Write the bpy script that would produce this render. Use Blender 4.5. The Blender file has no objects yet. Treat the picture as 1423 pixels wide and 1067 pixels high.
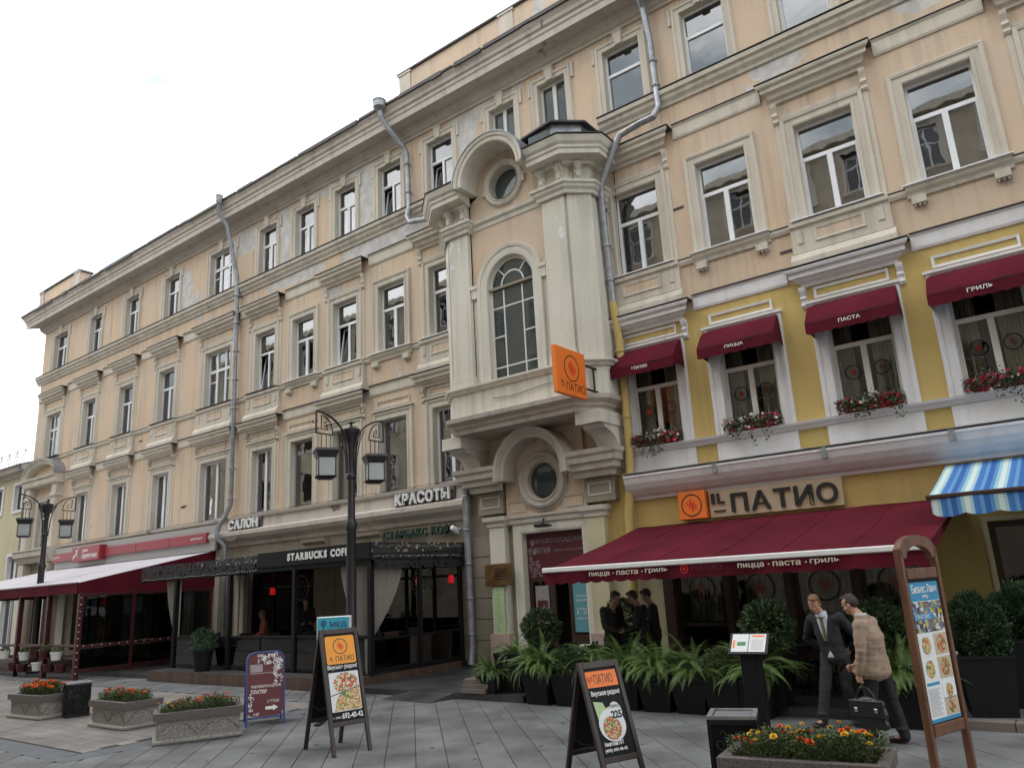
import bpy, bmesh, math, random
from mathutils import Vector, Matrix, noise
random.seed(7)
C = bpy.context.scene.collection
SC = bpy.context.scene
PI = math.pi
R = math.radians

# ---------------------------------------------------------------- camera
cam_d = bpy.data.cameras.new("camera")
cam = bpy.data.objects.new("camera", cam_d)
C.objects.link(cam)
XA = Vector((0.79001989, -0.19388165, -0.58161713))
YA = Vector((0.61068428, 0.16505348, 0.7744818))
ZA = Vector((-0.05415988, -0.96704046, 0.24879601))
m3 = Matrix(((XA[0], -XA[1], -XA[2]), (YA[0], -YA[1], -YA[2]), (ZA[0], -ZA[1], -ZA[2])))
cam.matrix_world = Matrix.Translation((0, 0, 2.05)) @ m3.to_4x4()
cam_d.sensor_width = 36.0
cam_d.lens = 1063.45 / 1423 * 36
cam_d.clip_end = 600
cam_d.clip_start = 0.05
SC.camera = cam

# ---------------------------------------------------------------- world
SUN_EL, SUN_ROT = R(62), R(235)
world = bpy.data.worlds.new("World")
SC.world = world
world.use_nodes = True
nt = world.node_tree
for n in list(nt.nodes):
    nt.nodes.remove(n)
wo = nt.nodes.new('ShaderNodeOutputWorld')
bg = nt.nodes.new('ShaderNodeBackground')
bg.inputs['Strength'].default_value = 0.1
sky = nt.nodes.new('ShaderNodeTexSky')
sky.sky_type = 'NISHITA'
sky.sun_disc = False
sky.sun_elevation = SUN_EL
sky.sun_rotation = SUN_ROT
sky.dust_density = 3.0
tc = nt.nodes.new('ShaderNodeTexCoord')
mp = nt.nodes.new('ShaderNodeMapping')
mp.inputs['Scale'].default_value = (1.0, 1.0, 1.8)
mp.inputs['Location'].default_value = (0.35, 0.1, 0.2)
nz = nt.nodes.new('ShaderNodeTexNoise')
nz.inputs['Scale'].default_value = 1.7
nz.inputs['Detail'].default_value = 7
nz.inputs['Roughness'].default_value = 0.5
cr = nt.nodes.new('ShaderNodeValToRGB')
cr.color_ramp.elements[0].position = 0.26
cr.color_ramp.elements[0].color = (0.55, 0.55, 0.55, 1)
cr.color_ramp.elements[1].position = 0.5
cr.color_ramp.elements[1].color = (1, 1, 1, 1)
nz2 = nt.nodes.new('ShaderNodeTexNoise')
nz2.inputs['Scale'].default_value = 2.2
nz2.inputs['Detail'].default_value = 6
cr2 = nt.nodes.new('ShaderNodeValToRGB')
cr2.color_ramp.elements[0].position = 0.40
cr2.color_ramp.elements[0].color = (6.5, 7.5, 8.3, 1)
cr2.color_ramp.elements[1].position = 0.60
cr2.color_ramp.elements[1].color = (25, 25.3, 25.6, 1)
mx = nt.nodes.new('ShaderNodeMixRGB')
L = nt.links
L.new(tc.outputs['Generated'], mp.inputs['Vector'])
L.new(mp.outputs[0], nz.inputs['Vector'])
L.new(mp.outputs[0], nz2.inputs['Vector'])
L.new(nz.outputs[0], cr.inputs[0])
L.new(nz2.outputs[0], cr2.inputs[0])
L.new(cr.outputs[0], mx.inputs[0])
L.new(sky.outputs[0], mx.inputs[1])
L.new(cr2.outputs[0], mx.inputs[2])
L.new(mx.outputs[0], bg.inputs['Color'])
L.new(bg.outputs[0], wo.inputs['Surface'])

sun_d = bpy.data.lights.new("sun", 'SUN')
sun_d.energy = 0.5
sun_d.angle = R(25)
sun_d.color = (1.0, 0.96, 0.9)
sun = bpy.data.objects.new("sun", sun_d)
C.objects.link(sun)
sv = Vector((math.sin(SUN_ROT) * math.cos(SUN_EL), math.cos(SUN_ROT) * math.cos(SUN_EL), math.sin(SUN_EL)))
sun.rotation_euler = sv.to_track_quat('Z', 'Y').to_euler()
sun.location = (0, -3, 30)
SC.view_settings.view_transform = 'Standard'
SC.view_settings.look = 'None'
SC.view_settings.exposure = 0.4
SC.view_settings.gamma = 1.0
SC.view_settings.use_curve_mapping = False
SC.cycles.max_bounces = 7
SC.cycles.diffuse_bounces = 3
SC.cycles.glossy_bounces = 3
SC.cycles.transmission_bounces = 4
SC.cycles.transparent_max_bounces = 12

# ---------------------------------------------------------------- materials
def newmat(name):
    m = bpy.data.materials.new(name)
    m.use_nodes = True
    t = m.node_tree
    p = t.nodes['Principled BSDF']
    return m, t, p

def M(name, col, rough=0.6, var=0.12, scale=8.0, bump=0.0, bscale=60.0, metal=0.0, spec=0.5, perobj=0.0, coat=0.0, sheen=0.0, emit=None, stretch=(1, 1, 1), world=False):
    """painted / cast / woven surface: colour varied by two noises, fine relief"""
    m, t, p = newmat(name)
    N, K = t.nodes, t.links
    c = N.new('ShaderNodeTexCoord')
    mpp = N.new('ShaderNodeMapping')
    mpp.inputs['Scale'].default_value = stretch
    if world: K.new(N.new('ShaderNodeNewGeometry').outputs['Position'], mpp.inputs['Vector'])
    else: K.new(c.outputs['Object'], mpp.inputs['Vector'])
    n1 = N.new('ShaderNodeTexNoise'); n1.inputs['Scale'].default_value = scale; n1.inputs['Detail'].default_value = 6
    K.new(mpp.outputs[0], n1.inputs['Vector'])
    r = N.new('ShaderNodeMapRange')
    r.inputs['From Min'].default_value = 0.3; r.inputs['From Max'].default_value = 0.7
    r.inputs['To Min'].default_value = 1 - var; r.inputs['To Max'].default_value = 1 + var
    K.new(n1.outputs[0], r.inputs['Value'])
    last = r.outputs[0]
    if perobj:
        oi = N.new('ShaderNodeObjectInfo'); ge = N.new('ShaderNodeNewGeometry')
        a = N.new('ShaderNodeMath'); a.operation = 'ADD'
        K.new(oi.outputs['Random'], a.inputs[0]); K.new(ge.outputs['Random Per Island'], a.inputs[1])
        fr = N.new('ShaderNodeMath'); fr.operation = 'FRACT'; K.new(a.outputs[0], fr.inputs[0])
        r2 = N.new('ShaderNodeMapRange'); r2.inputs['To Min'].default_value = 1 - perobj; r2.inputs['To Max'].default_value = 1 + perobj
        K.new(fr.outputs[0], r2.inputs['Value'])
        mu = N.new('ShaderNodeMath'); mu.operation = 'MULTIPLY'
        K.new(last, mu.inputs[0]); K.new(r2.outputs[0], mu.inputs[1]); last = mu.outputs[0]
    vm = N.new('ShaderNodeVectorMath'); vm.operation = 'SCALE'
    vm.inputs[0].default_value = col
    K.new(last, vm.inputs['Scale'])
    K.new(vm.outputs[0], p.inputs['Base Color'])
    p.inputs['Roughness'].default_value = rough
    p.inputs['Metallic'].default_value = metal
    p.inputs['Specular IOR Level'].default_value = spec
    p.inputs['Coat Weight'].default_value = coat
    p.inputs['Sheen Weight'].default_value = sheen
    if emit:
        p.inputs['Emission Color'].default_value = (*emit[0], 1); p.inputs['Emission Strength'].default_value = emit[1]
    if bump:
        n2 = N.new('ShaderNodeTexNoise'); n2.inputs['Scale'].default_value = bscale; n2.inputs['Detail'].default_value = 5
        K.new(mpp.outputs[0], n2.inputs['Vector'])
        b = N.new('ShaderNodeBump'); b.inputs['Strength'].default_value = bump; b.inputs['Distance'].default_value = 0.02
        K.new(n2.outputs[0], b.inputs['Height']); K.new(b.outputs[0], p.inputs['Normal'])
    return m

def stucco(name, col, col2, patch=None, dirt=0.35, peel=0.62, spots=(), levels=()):
    """old lime render: cloudy tone, vertical rain streaks, repainted and peeled patches"""
    m, t, p = newmat(name)
    N, K = t.nodes, t.links
    c = N.new('ShaderNodeTexCoord'); O = c.outputs['Object']
    def noi(scale, det=6, st=(1, 1, 1), rough=0.55):
        mpp = N.new('ShaderNodeMapping'); mpp.inputs['Scale'].default_value = st
        K.new(O, mpp.inputs['Vector'])
        n = N.new('ShaderNodeTexNoise'); n.inputs['Scale'].default_value = scale; n.inputs['Detail'].default_value = det
        n.inputs['Roughness'].default_value = rough
        K.new(mpp.outputs[0], n.inputs['Vector']); return n.outputs[0]
    def ramp(v, a, b, lo=0.0, hi=1.0):
        r = N.new('ShaderNodeMapRange'); r.inputs['From Min'].default_value = a; r.inputs['From Max'].default_value = b
        r.inputs['To Min'].default_value = lo; r.inputs['To Max'].default_value = hi
        K.new(v, r.inputs['Value']); return r.outputs[0]
    def mix(f, a, b):
        x = N.new('ShaderNodeMixRGB'); K.new(f, x.inputs[0])
        for i, v in ((1, a), (2, b)):
            if isinstance(v, tuple): x.inputs[i].default_value = (*v, 1)
            else: K.new(v, x.inputs[i])
        return x.outputs[0]
    base = mix(ramp(noi(0.5, 8), 0.35, 0.65), col, col2)
    darker = tuple(v * (1 - dirt) * w for v, w in zip(col, (0.98, 1.0, 1.06)))
    streak = noi(1.0, 7, (3.2, 3.2, 0.25), 0.6)
    base = mix(ramp(streak, 0.5, 0.75, 0, 0.7), base, darker)
    fine = noi(9.0, 8, (1, 1, 1), 0.7)
    base = mix(ramp(fine, 0.58, 0.8, 0, 0.5), base, darker)
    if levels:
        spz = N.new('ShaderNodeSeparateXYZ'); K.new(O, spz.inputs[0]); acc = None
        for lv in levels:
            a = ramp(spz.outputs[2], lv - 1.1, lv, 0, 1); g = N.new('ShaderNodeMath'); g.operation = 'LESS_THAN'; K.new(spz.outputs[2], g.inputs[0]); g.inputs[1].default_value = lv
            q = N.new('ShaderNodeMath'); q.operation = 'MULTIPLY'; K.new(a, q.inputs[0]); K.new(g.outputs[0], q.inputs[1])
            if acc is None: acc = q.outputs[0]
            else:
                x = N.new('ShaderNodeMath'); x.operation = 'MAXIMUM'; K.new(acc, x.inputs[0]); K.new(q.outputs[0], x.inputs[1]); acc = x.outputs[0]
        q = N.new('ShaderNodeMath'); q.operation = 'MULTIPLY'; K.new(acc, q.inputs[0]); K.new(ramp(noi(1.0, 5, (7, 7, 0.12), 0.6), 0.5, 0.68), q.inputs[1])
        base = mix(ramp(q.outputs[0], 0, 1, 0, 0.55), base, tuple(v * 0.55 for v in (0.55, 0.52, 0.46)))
    if patch:
        pn = noi(0.55, 9, (1.0, 1.0, 0.6), 0.62)
        f = ramp(pn, peel, peel + 0.015)
        for (x, z, rx, rz) in spots:
            sp = N.new('ShaderNodeSeparateXYZ'); K.new(O, sp.inputs[0])
            def axis(o, v, rr):
                a = N.new('ShaderNodeMath'); a.operation = 'SUBTRACT'; K.new(o, a.inputs[0]); a.inputs[1].default_value = v
                d = N.new('ShaderNodeMath'); d.operation = 'DIVIDE'; K.new(a.outputs[0], d.inputs[0]); d.inputs[1].default_value = rr
                q = N.new('ShaderNodeMath'); q.operation = 'POWER'; K.new(d.outputs[0], q.inputs[0]); q.inputs[1].default_value = 2
                return q.outputs[0]
            s = N.new('ShaderNodeMath'); s.operation = 'ADD'
            K.new(axis(sp.outputs[0], x, rx), s.inputs[0]); K.new(axis(sp.outputs[2], z, rz), s.inputs[1])
            wob = N.new('ShaderNodeMath'); wob.operation = 'MULTIPLY_ADD'; K.new(noi(2.2, 7), wob.inputs[0]); wob.inputs[1].default_value = 3.0
            K.new(s.outputs[0], wob.inputs[2])
            g = ramp(wob.outputs[0], 2.75, 2.85, 1, 0)
            mxx = N.new('ShaderNodeMath'); mxx.operation = 'MAXIMUM'; K.new(f, mxx.inputs[0]); K.new(g, mxx.inputs[1]); f = mxx.outputs[0]
        base = mix(f, base, mix(ramp(noi(3, 6), 0.4, 0.6), patch, tuple(v * 0.78 for v in patch)))
    K.new(base, p.inputs['Base Color'])
    p.inputs['Roughness'].default_value = 0.88
    p.inputs['Specular IOR Level'].default_value = 0.25
    b = N.new('ShaderNodeBump'); b.inputs['Strength'].default_value = 0.35; b.inputs['Distance'].default_value = 0.03
    K.new(noi(14, 8, (1, 1, 1), 0.65), b.inputs['Height']); K.new(b.outputs[0], p.inputs['Normal'])
    return m

def glassmat(name, ior=2.0, tint=(0.75, 0.8, 0.8), rough=0.015, dirt=0.0):
    m = bpy.data.materials.new(name); m.use_nodes = True
    t = m.node_tree; N, K = t.nodes, t.links
    for n in list(N): N.remove(n)
    o = N.new('ShaderNodeOutputMaterial'); mxs = N.new('ShaderNodeMixShader')
    tr = N.new('ShaderNodeBsdfTransparent'); tr.inputs[0].default_value = (*tint, 1)
    gl = N.new('ShaderNodeBsdfGlossy'); gl.inputs['Roughness'].default_value = rough
    f = N.new('ShaderNodeFresnel'); f.inputs['IOR'].default_value = ior
    nn = N.new('ShaderNodeTexNoise'); nn.inputs['Scale'].default_value = 1.3
    cc = N.new('ShaderNodeTexCoord'); K.new(cc.outputs['Object'], nn.inputs['Vector'])
    b = N.new('ShaderNodeBump'); b.inputs['Strength'].default_value = 0.03; b.inputs['Distance'].default_value = 0.1
    K.new(nn.outputs[0], b.inputs['Height']); K.new(b.outputs[0], gl.inputs['Normal'])
    K.new(f.outputs[0], mxs.inputs[0]); K.new(tr.outputs[0], mxs.inputs[1]); K.new(gl.outputs[0], mxs.inputs[2])
    if dirt:
        df = N.new('ShaderNodeBsdfDiffuse'); df.inputs[0].default_value = (0.36, 0.44, 0.44, 1)
        m2 = N.new('ShaderNodeMixShader'); m2.inputs[0].default_value = dirt
        K.new(mxs.outputs[0], m2.inputs[1]); K.new(df.outputs[0], m2.inputs[2]); K.new(m2.outputs[0], o.inputs[0])
    else:
        K.new(mxs.outputs[0], o.inputs[0])
    return m

def foodmat(name, cols, scale=40):
    m, t, p = newmat(name)
    N, K = t.nodes, t.links
    c = N.new('ShaderNodeTexCoord'); v = N.new('ShaderNodeTexVoronoi'); v.inputs['Scale'].default_value = scale
    K.new(c.outputs['Object'], v.inputs['Vector'])
    r = N.new('ShaderNodeValToRGB'); r.color_ramp.interpolation = 'CONSTANT'
    e = r.color_ramp.elements
    while len(e) < len(cols): e.new(0.5)
    for i, cc in enumerate(cols):
        e[i].position = i / len(cols); e[i].color = (*cc, 1)
    sp = N.new('ShaderNodeSeparateColor'); K.new(v.outputs['Color'], sp.inputs[0])
    K.new(sp.outputs[0], r.inputs[0]); K.new(r.outputs[0], p.inputs['Base Color'])
    p.inputs['Roughness'].default_value = 0.35
    return m

PEACH = (0.66, 0.50, 0.355); PEACH2 = (0.60, 0.485, 0.375); CREAM = (0.64, 0.585, 0.495)
SPOTS = ((-29.0 + 20, 14.9, .7, .5), (-28.6 + 20, 14.2, .5, .9), (-22.0 + 20, 14.6, .35, 1.3), (-24.4 + 20, 15.4, .8, .5), (-18.9 + 20, 15.8, 2.2, .25), (-17.6 + 20, 14.2, .5, 1.5),
         (-16.9 + 20, 12.9, 1.9, .25), (-21.2 + 20, 12.95, 1.5, .2), (-3.9 + 20, 13.0, .6, .25), (-2.0 + 20, 16.0, .7, .3), (-13.2 + 20, 15.6, .5, .8), (-0.9 + 20, 13.1, .5, .3), (-19.3 + 20, 11.8, .4, .3), (-12.2 + 20, 16.0, 1.3, .3))
mt = {
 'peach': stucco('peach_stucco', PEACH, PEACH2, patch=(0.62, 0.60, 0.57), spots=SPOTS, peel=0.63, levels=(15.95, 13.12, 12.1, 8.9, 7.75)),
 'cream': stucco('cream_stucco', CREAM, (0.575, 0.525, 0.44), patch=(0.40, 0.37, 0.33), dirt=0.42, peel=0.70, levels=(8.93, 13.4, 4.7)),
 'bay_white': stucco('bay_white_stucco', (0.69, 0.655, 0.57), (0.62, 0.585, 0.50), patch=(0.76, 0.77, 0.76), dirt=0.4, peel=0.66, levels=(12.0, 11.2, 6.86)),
 'cornice': stucco('cornice_stucco', (0.57, 0.52, 0.46), (0.51, 0.46, 0.40), patch=(0.26, 0.23, 0.2), dirt=0.45, peel=0.68),
 'yellow': stucco('yellow_stucco', (0.58, 0.43, 0.16), (0.53, 0.39, 0.15), dirt=0.3),
 'pale_yellow': stucco('pale_yellow_stucco', (0.60, 0.54, 0.36), (0.54, 0.48, 0.32), dirt=0.3),
 'white_trim': stucco('white_trim_paint', (0.75, 0.735, 0.735), (0.70, 0.69, 0.69), dirt=0.25),
 'ground_stone': stucco('ground_floor_stone', (0.33, 0.285, 0.22), (0.27, 0.235, 0.185), patch=(0.25, 0.2, 0.16), dirt=0.45, peel=0.66),
 'pink_stone': stucco('pink_plinth_stone', (0.50, 0.38, 0.33), (0.45, 0.34, 0.30), dirt=0.4),
 'pvc': M('white_plastic_frame', (0.80, 0.81, 0.83), 0.35, 0.03),
 'cream_frame': M('cream_window_frame', (0.70, 0.67, 0.62), 0.4, 0.05),
 'brown_frame': M('brown_window_frame', (0.045, 0.022, 0.016), 0.4, 0.15),
 'glass': glassmat('window_glass', 3.2, (0.8, 0.84, 0.84)),
 'glass_dark': glassmat('tinted_glass', 1.75, (0.22, 0.23, 0.23)),
 'glass_clear': glassmat('clear_glass', 1.5, (0.88, 0.9, 0.9)),
 'glass_old': glassmat('old_glass', 1.8, (0.4, 0.5, 0.5), 0.03, 0.13),
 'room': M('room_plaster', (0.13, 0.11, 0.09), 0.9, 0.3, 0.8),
 'room_unlit': M('unlit_room_plaster', (0.03, 0.026, 0.024), 0.9, 0.3, 0.8),  # room plaster near black: darkness of unlit rooms put into the colour
 'curtain': M('white_curtain', (0.62, 0.60, 0.54), 0.9, 0.1, 3, sheen=0.3),
 'curtain_beige': M('beige_curtain', (0.55, 0.49, 0.38), 0.9, 0.1, 3),
 'curtain_grey': M('grey_brown_curtain', (0.30, 0.27, 0.24), 0.95, 0.15, 6, stretch=(4, 4, 0.3)),
 'zinc': M('galvanised_metal', (0.30, 0.31, 0.33), 0.45, 0.25, 5, 0.15, 30, metal=0.6),
 'roof': M('dark_roof_sheet', (0.055, 0.05, 0.05), 0.6, 0.3, 3, 0.1),
 'iron_scroll': M('paler_cast_iron', (0.035, 0.035, 0.034), 0.4, 0.3, 20),  # paler than the bin panels so the scrollwork stands out
 'iron': M('black_iron', (0.013, 0.012, 0.013), 0.5, 0.3, 20, 0.1, 80, spec=0.3),
 'lamp_iron': M('lamp_post_iron', (0.022, 0.019, 0.022), 0.42, 0.3, 20, 0.1, 80),
 'lamp_glass': M('milky_lamp_glass', (0.38, 0.40, 0.385), 0.25, 0.05),
 'maroon': M('maroon_awning_fabric', (0.098, 0.008, 0.018), 0.9, 0.24, 1.1, 0.35, 9, spec=0.15),
 'maroon_sign': M('maroon_sign_face', (0.10, 0.012, 0.022), 0.5, 0.08),
 'red_post': M('dark_red_painted_wood', (0.062, 0.008, 0.011), 0.45, 0.15, 10),
 'red_sign': M('red_sign_face', (0.27, 0.02, 0.028), 0.45, 0.05),
 'grey_panel': M('grey_sign_panel', (0.33, 0.32, 0.31), 0.5, 0.08),
 'lilac': M('pale_lilac_awning_fabric', (0.56, 0.54, 0.58), 0.85, 0.08, 1.2, 0.1, 120),
 'white': M('white_paint', (0.78, 0.78, 0.77), 0.5, 0.03),
 'letter_white': M('white_letters', (0.8, 0.8, 0.79), 0.5, 0.02),
 'letter_cream': M('cream_print', (0.66, 0.60, 0.50), 0.6, 0.02),
 'letter_black': M('black_letters', (0.02, 0.02, 0.02), 0.35, 0.1),
 'orange': M('orange_sign_face', (0.86, 0.20, 0.025), 0.45, 0.03),
 'amber': M('amber_poster', (0.86, 0.33, 0.03), 0.5, 0.03),
 'logo_red': M('red_flame_print', (0.70, 0.03, 0.015), 0.45, 0.02),
 'logo_dim': M('faded_red_print', (0.34, 0.10, 0.08), 0.6, 0.05),
 'sign_board': M('beige_sign_board', (0.52, 0.41, 0.28), 0.55, 0.05),
 'dark_wood': M('dark_stained_wood', (0.035, 0.022, 0.018), 0.42, 0.3, 6, 0.1, 40, stretch=(4, 4, 0.6)),
 'brown_wood': M('varnished_brown_wood', (0.125, 0.05, 0.022), 0.45, 0.35, 5, 0.12, 40, stretch=(5, 5, 0.5)),
 'black_panel': M('black_board', (0.009, 0.009, 0.010), 0.6, 0.1, spec=0.2),
 'blue_frame': M('blue_painted_tube', (0.04, 0.06, 0.22), 0.4, 0.05),
 'burgundy_board': M('burgundy_poster', (0.115, 0.014, 0.02), 0.5, 0.05),
 'cyan': M('turquoise_sign', (0.06, 0.42, 0.55), 0.5, 0.05),
 'teal': M('faded_teal_poster', (0.12, 0.33, 0.38), 0.6, 0.05),
 'pale_green': M('pale_green_poster', (0.42, 0.55, 0.30), 0.6, 0.05),
 'brass': M('bronze_plaque', (0.16, 0.09, 0.035), 0.45, 0.4, 5, 0.5, 12, metal=0.5),
 'granite': M('grey_granite', (0.27, 0.255, 0.23), 0.75, 0.6, 55, 0.2, 120),
 'granite_dark': M('dark_granite_rim', (0.115, 0.098, 0.09), 0.6, 0.5, 55, 0.15, 120),
 'groove': M('dark_groove', (0.05, 0.045, 0.04), 0.9, 0.2),
 'soil': M('potting_soil', (0.035, 0.025, 0.018), 0.95, 0.4, 30, 0.6, 40),
 'pot': M('anthracite_planter_plastic', (0.010, 0.0105, 0.012), 0.6, 0.15, spec=0.25),
 'tile': M('grey_paving_slab', (0.130, 0.131, 0.132), 0.8, 0.4, 1.3, 0.3, 70, perobj=0.12, world=True),
 'tile_warm': M('sandy_paving_slab', (0.18, 0.163, 0.15), 0.8, 0.3, 1.1, 0.25, 90, perobj=0.12, world=True),
 'tile_dark': M('slate_paving_slab', (0.10, 0.105, 0.115), 0.75, 0.15, 5, 0.25, 90, perobj=0.1),
 'mortar': M('paving_joint_mortar', (0.05, 0.048, 0.046), 0.95, 0.3, 20, 0.3),
 'kerb': M('pinkish_granite_kerb', (0.17, 0.14, 0.125), 0.8, 0.3, 60, 0.2),
 'deck': M('dark_wet_deck', (0.045, 0.044, 0.045), 0.5, 0.5, 1.5, 0.2),
 'deck_wood': M('brown_deck_plank', (0.085, 0.05, 0.035), 0.7, 0.3, 5, 0.2, perobj=0.25),
 'fern': M('fern_green', (0.105, 0.175, 0.038), 0.5, 0.3, 4, perobj=0.3),
 'box_leaf': M('boxwood_green', (0.045, 0.082, 0.03), 0.5, 0.3, 4, perobj=0.35),
 'conifer': M('conifer_green', (0.025, 0.06, 0.02), 0.6, 0.3, 4, perobj=0.3),
 'marigold_leaf': M('marigold_leaf_green', (0.06, 0.09, 0.022), 0.6, 0.3, 4, perobj=0.35),
 'stem': M('plant_stem', (0.07, 0.05, 0.03), 0.8, 0.2),
 'fl_orange': M('orange_petals', (0.82, 0.14, 0.01), 0.6, 0.15, 30, perobj=0.12),
 'fl_yellow': M('yellow_petals', (0.80, 0.50, 0.03), 0.6, 0.12, 30, perobj=0.1),
 'fl_white': M('white_petals', (0.75, 0.74, 0.70), 0.6, 0.05, perobj=0.05),
 'fl_red': M('red_petals', (0.32, 0.015, 0.03), 0.6, 0.1, perobj=0.2),
 'fl_pink': M('pink_petals', (0.62, 0.04, 0.14), 0.6, 0.1, perobj=0.2),
 'flowerbox': M('terracotta_flower_box', (0.14, 0.02, 0.015), 0.6, 0.1),
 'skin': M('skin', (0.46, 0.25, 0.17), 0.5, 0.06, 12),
 'skin_shaded': M('skin_in_shade', (0.32, 0.18, 0.125), 0.5, 0.06, 12),  # skin copy with the shade under awning and terrace roof painted in
 'hair_brown': M('light_brown_hair', (0.16, 0.085, 0.035), 0.6, 0.3, 60, 0.5, 150),
 'hair_dark': M('dark_brown_hair', (0.04, 0.025, 0.016), 0.6, 0.3, 60, 0.5, 150),
 'suit': M('charcoal_suit_cloth', (0.018, 0.018, 0.022), 0.85, 0.15, 20, 0.2, 40),
 'trousers_grey': M('dark_grey_trouser_cloth', (0.022, 0.021, 0.023), 0.85, 0.15, 20, 0.2, 40),
 'tan': M('tan_jacket_cloth', (0.31, 0.225, 0.165), 0.9, 0.12, 18, 0.3, 30),
 'black_cloth': M('black_cloth', (0.012, 0.012, 0.014), 0.85, 0.15, 20, 0.2, 40),
 'shirt': M('pale_shirt_cloth', (0.58, 0.60, 0.68), 0.8, 0.05),
 'tie': M('patterned_tie', (0.13, 0.10, 0.06), 0.6, 0.6, 60),
 'shoe': M('dark_shoe_leather', (0.025, 0.014, 0.012), 0.3, 0.1),
 'leather': M('black_bag_leather', (0.014, 0.014, 0.016), 0.35, 0.15, 12, 0.3, 30),
 'steel': M('brushed_steel', (0.55, 0.55, 0.56), 0.3, 0.1, metal=1.0),
 'paper': M('white_paper', (0.72, 0.73, 0.74), 0.6, 0.02),
 'green_print': M('green_print', (0.08, 0.25, 0.08), 0.6, 0.05),
 'tulle': M('sheer_black_lace', (0.022, 0.022, 0.025), 0.8, 0.1),
 'bulb': M('string_light_bulb', (0.62, 0.62, 0.58), 0.4, 0.02),
 'lamp_orange': M('lit_orange_lampshade', (0.8, 0.12, 0.02), 0.5, 0.02, emit=((1.0, 0.12, 0.02), 0.22)),
 'lamp_red': M('lit_red_lampshade', (0.7, 0.02, 0.02), 0.5, 0.02, emit=((1.0, 0.02, 0.03), 0.18)),
 'logo_green': M('green_white_print', (0.20, 0.28, 0.18), 0.6, 0.05),
 'dark_green_letter': M('dark_green_letters', (0.01, 0.045, 0.03), 0.4, 0.1),
 'opp': M('facing_house_stucco', (0.50, 0.43, 0.33), 0.9, 0.2, 1),
 'pizza': foodmat('pizza_print', [(0.55, 0.06, 0.02), (0.65, 0.5, 0.3), (0.08, 0.1, 0.03), (0.7, 0.62, 0.45), (0.5, 0.12, 0.04), (0.55, 0.42, 0.22)], 42),
 'pasta': foodmat('pasta_print', [(0.60, 0.40, 0.15), (0.68, 0.48, 0.22), (0.5, 0.15, 0.05), (0.12, 0.22, 0.03), (0.62, 0.5, 0.3)], 60),
 'salad': foodmat('salad_print', [(0.35, 0.16, 0.06), (0.10, 0.18, 0.03), (0.55, 0.35, 0.16), (0.5, 0.08, 0.03), (0.6, 0.5, 0.35)], 55),
 'cocktail': foodmat('bottle_print', [(0.6, 0.6, 0.6), (0.05, 0.04, 0.06), (0.5, 0.42, 0.05), (0.2, 0.12, 0.1), (0.08, 0.2, 0.33)], 30),
 'blue_print': M('blue_poster', (0.03, 0.24, 0.44), 0.5, 0.05),
 'emblem_grey': M('grey_print', (0.30, 0.27, 0.27), 0.6, 0.2),
}
def stripes():
    m, t, p = newmat('blue_striped_fabric')
    N, K = t.nodes, t.links
    c = N.new('ShaderNodeTexCoord'); sp = N.new('ShaderNodeSeparateXYZ'); K.new(c.outputs['Object'], sp.inputs[0])
    a = N.new('ShaderNodeMath'); a.operation = 'DIVIDE'; K.new(sp.outputs[0], a.inputs[0]); a.inputs[1].default_value = 0.44
    f = N.new('ShaderNodeMath'); f.operation = 'FRACT'; K.new(a.outputs[0], f.inputs[0])
    r = N.new('ShaderNodeValToRGB'); r.color_ramp.interpolation = 'CONSTANT'; e = r.color_ramp.elements
    seq = [(0, (0.05, 0.17, 0.46)), (0.12, (0.12, 0.30, 0.55)), (0.24, (0.03, 0.12, 0.40)), (0.42, (0.10, 0.26, 0.50)), (0.54, (0.30, 0.52, 0.62)), (0.66, (0.62, 0.72, 0.66)), (0.82, (0.36, 0.56, 0.66)), (0.92, (0.06, 0.20, 0.48))]
    while len(e) < len(seq): e.new(0.5)
    for i, (q, cc) in enumerate(seq):
        e[i].position = q; e[i].color = (*cc, 1)
    K.new(f.outputs[0], r.inputs[0]); K.new(r.outputs[0], p.inputs['Base Color']); p.inputs['Roughness'].default_value = 0.85
    return m
mt['stripes'] = stripes()

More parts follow.
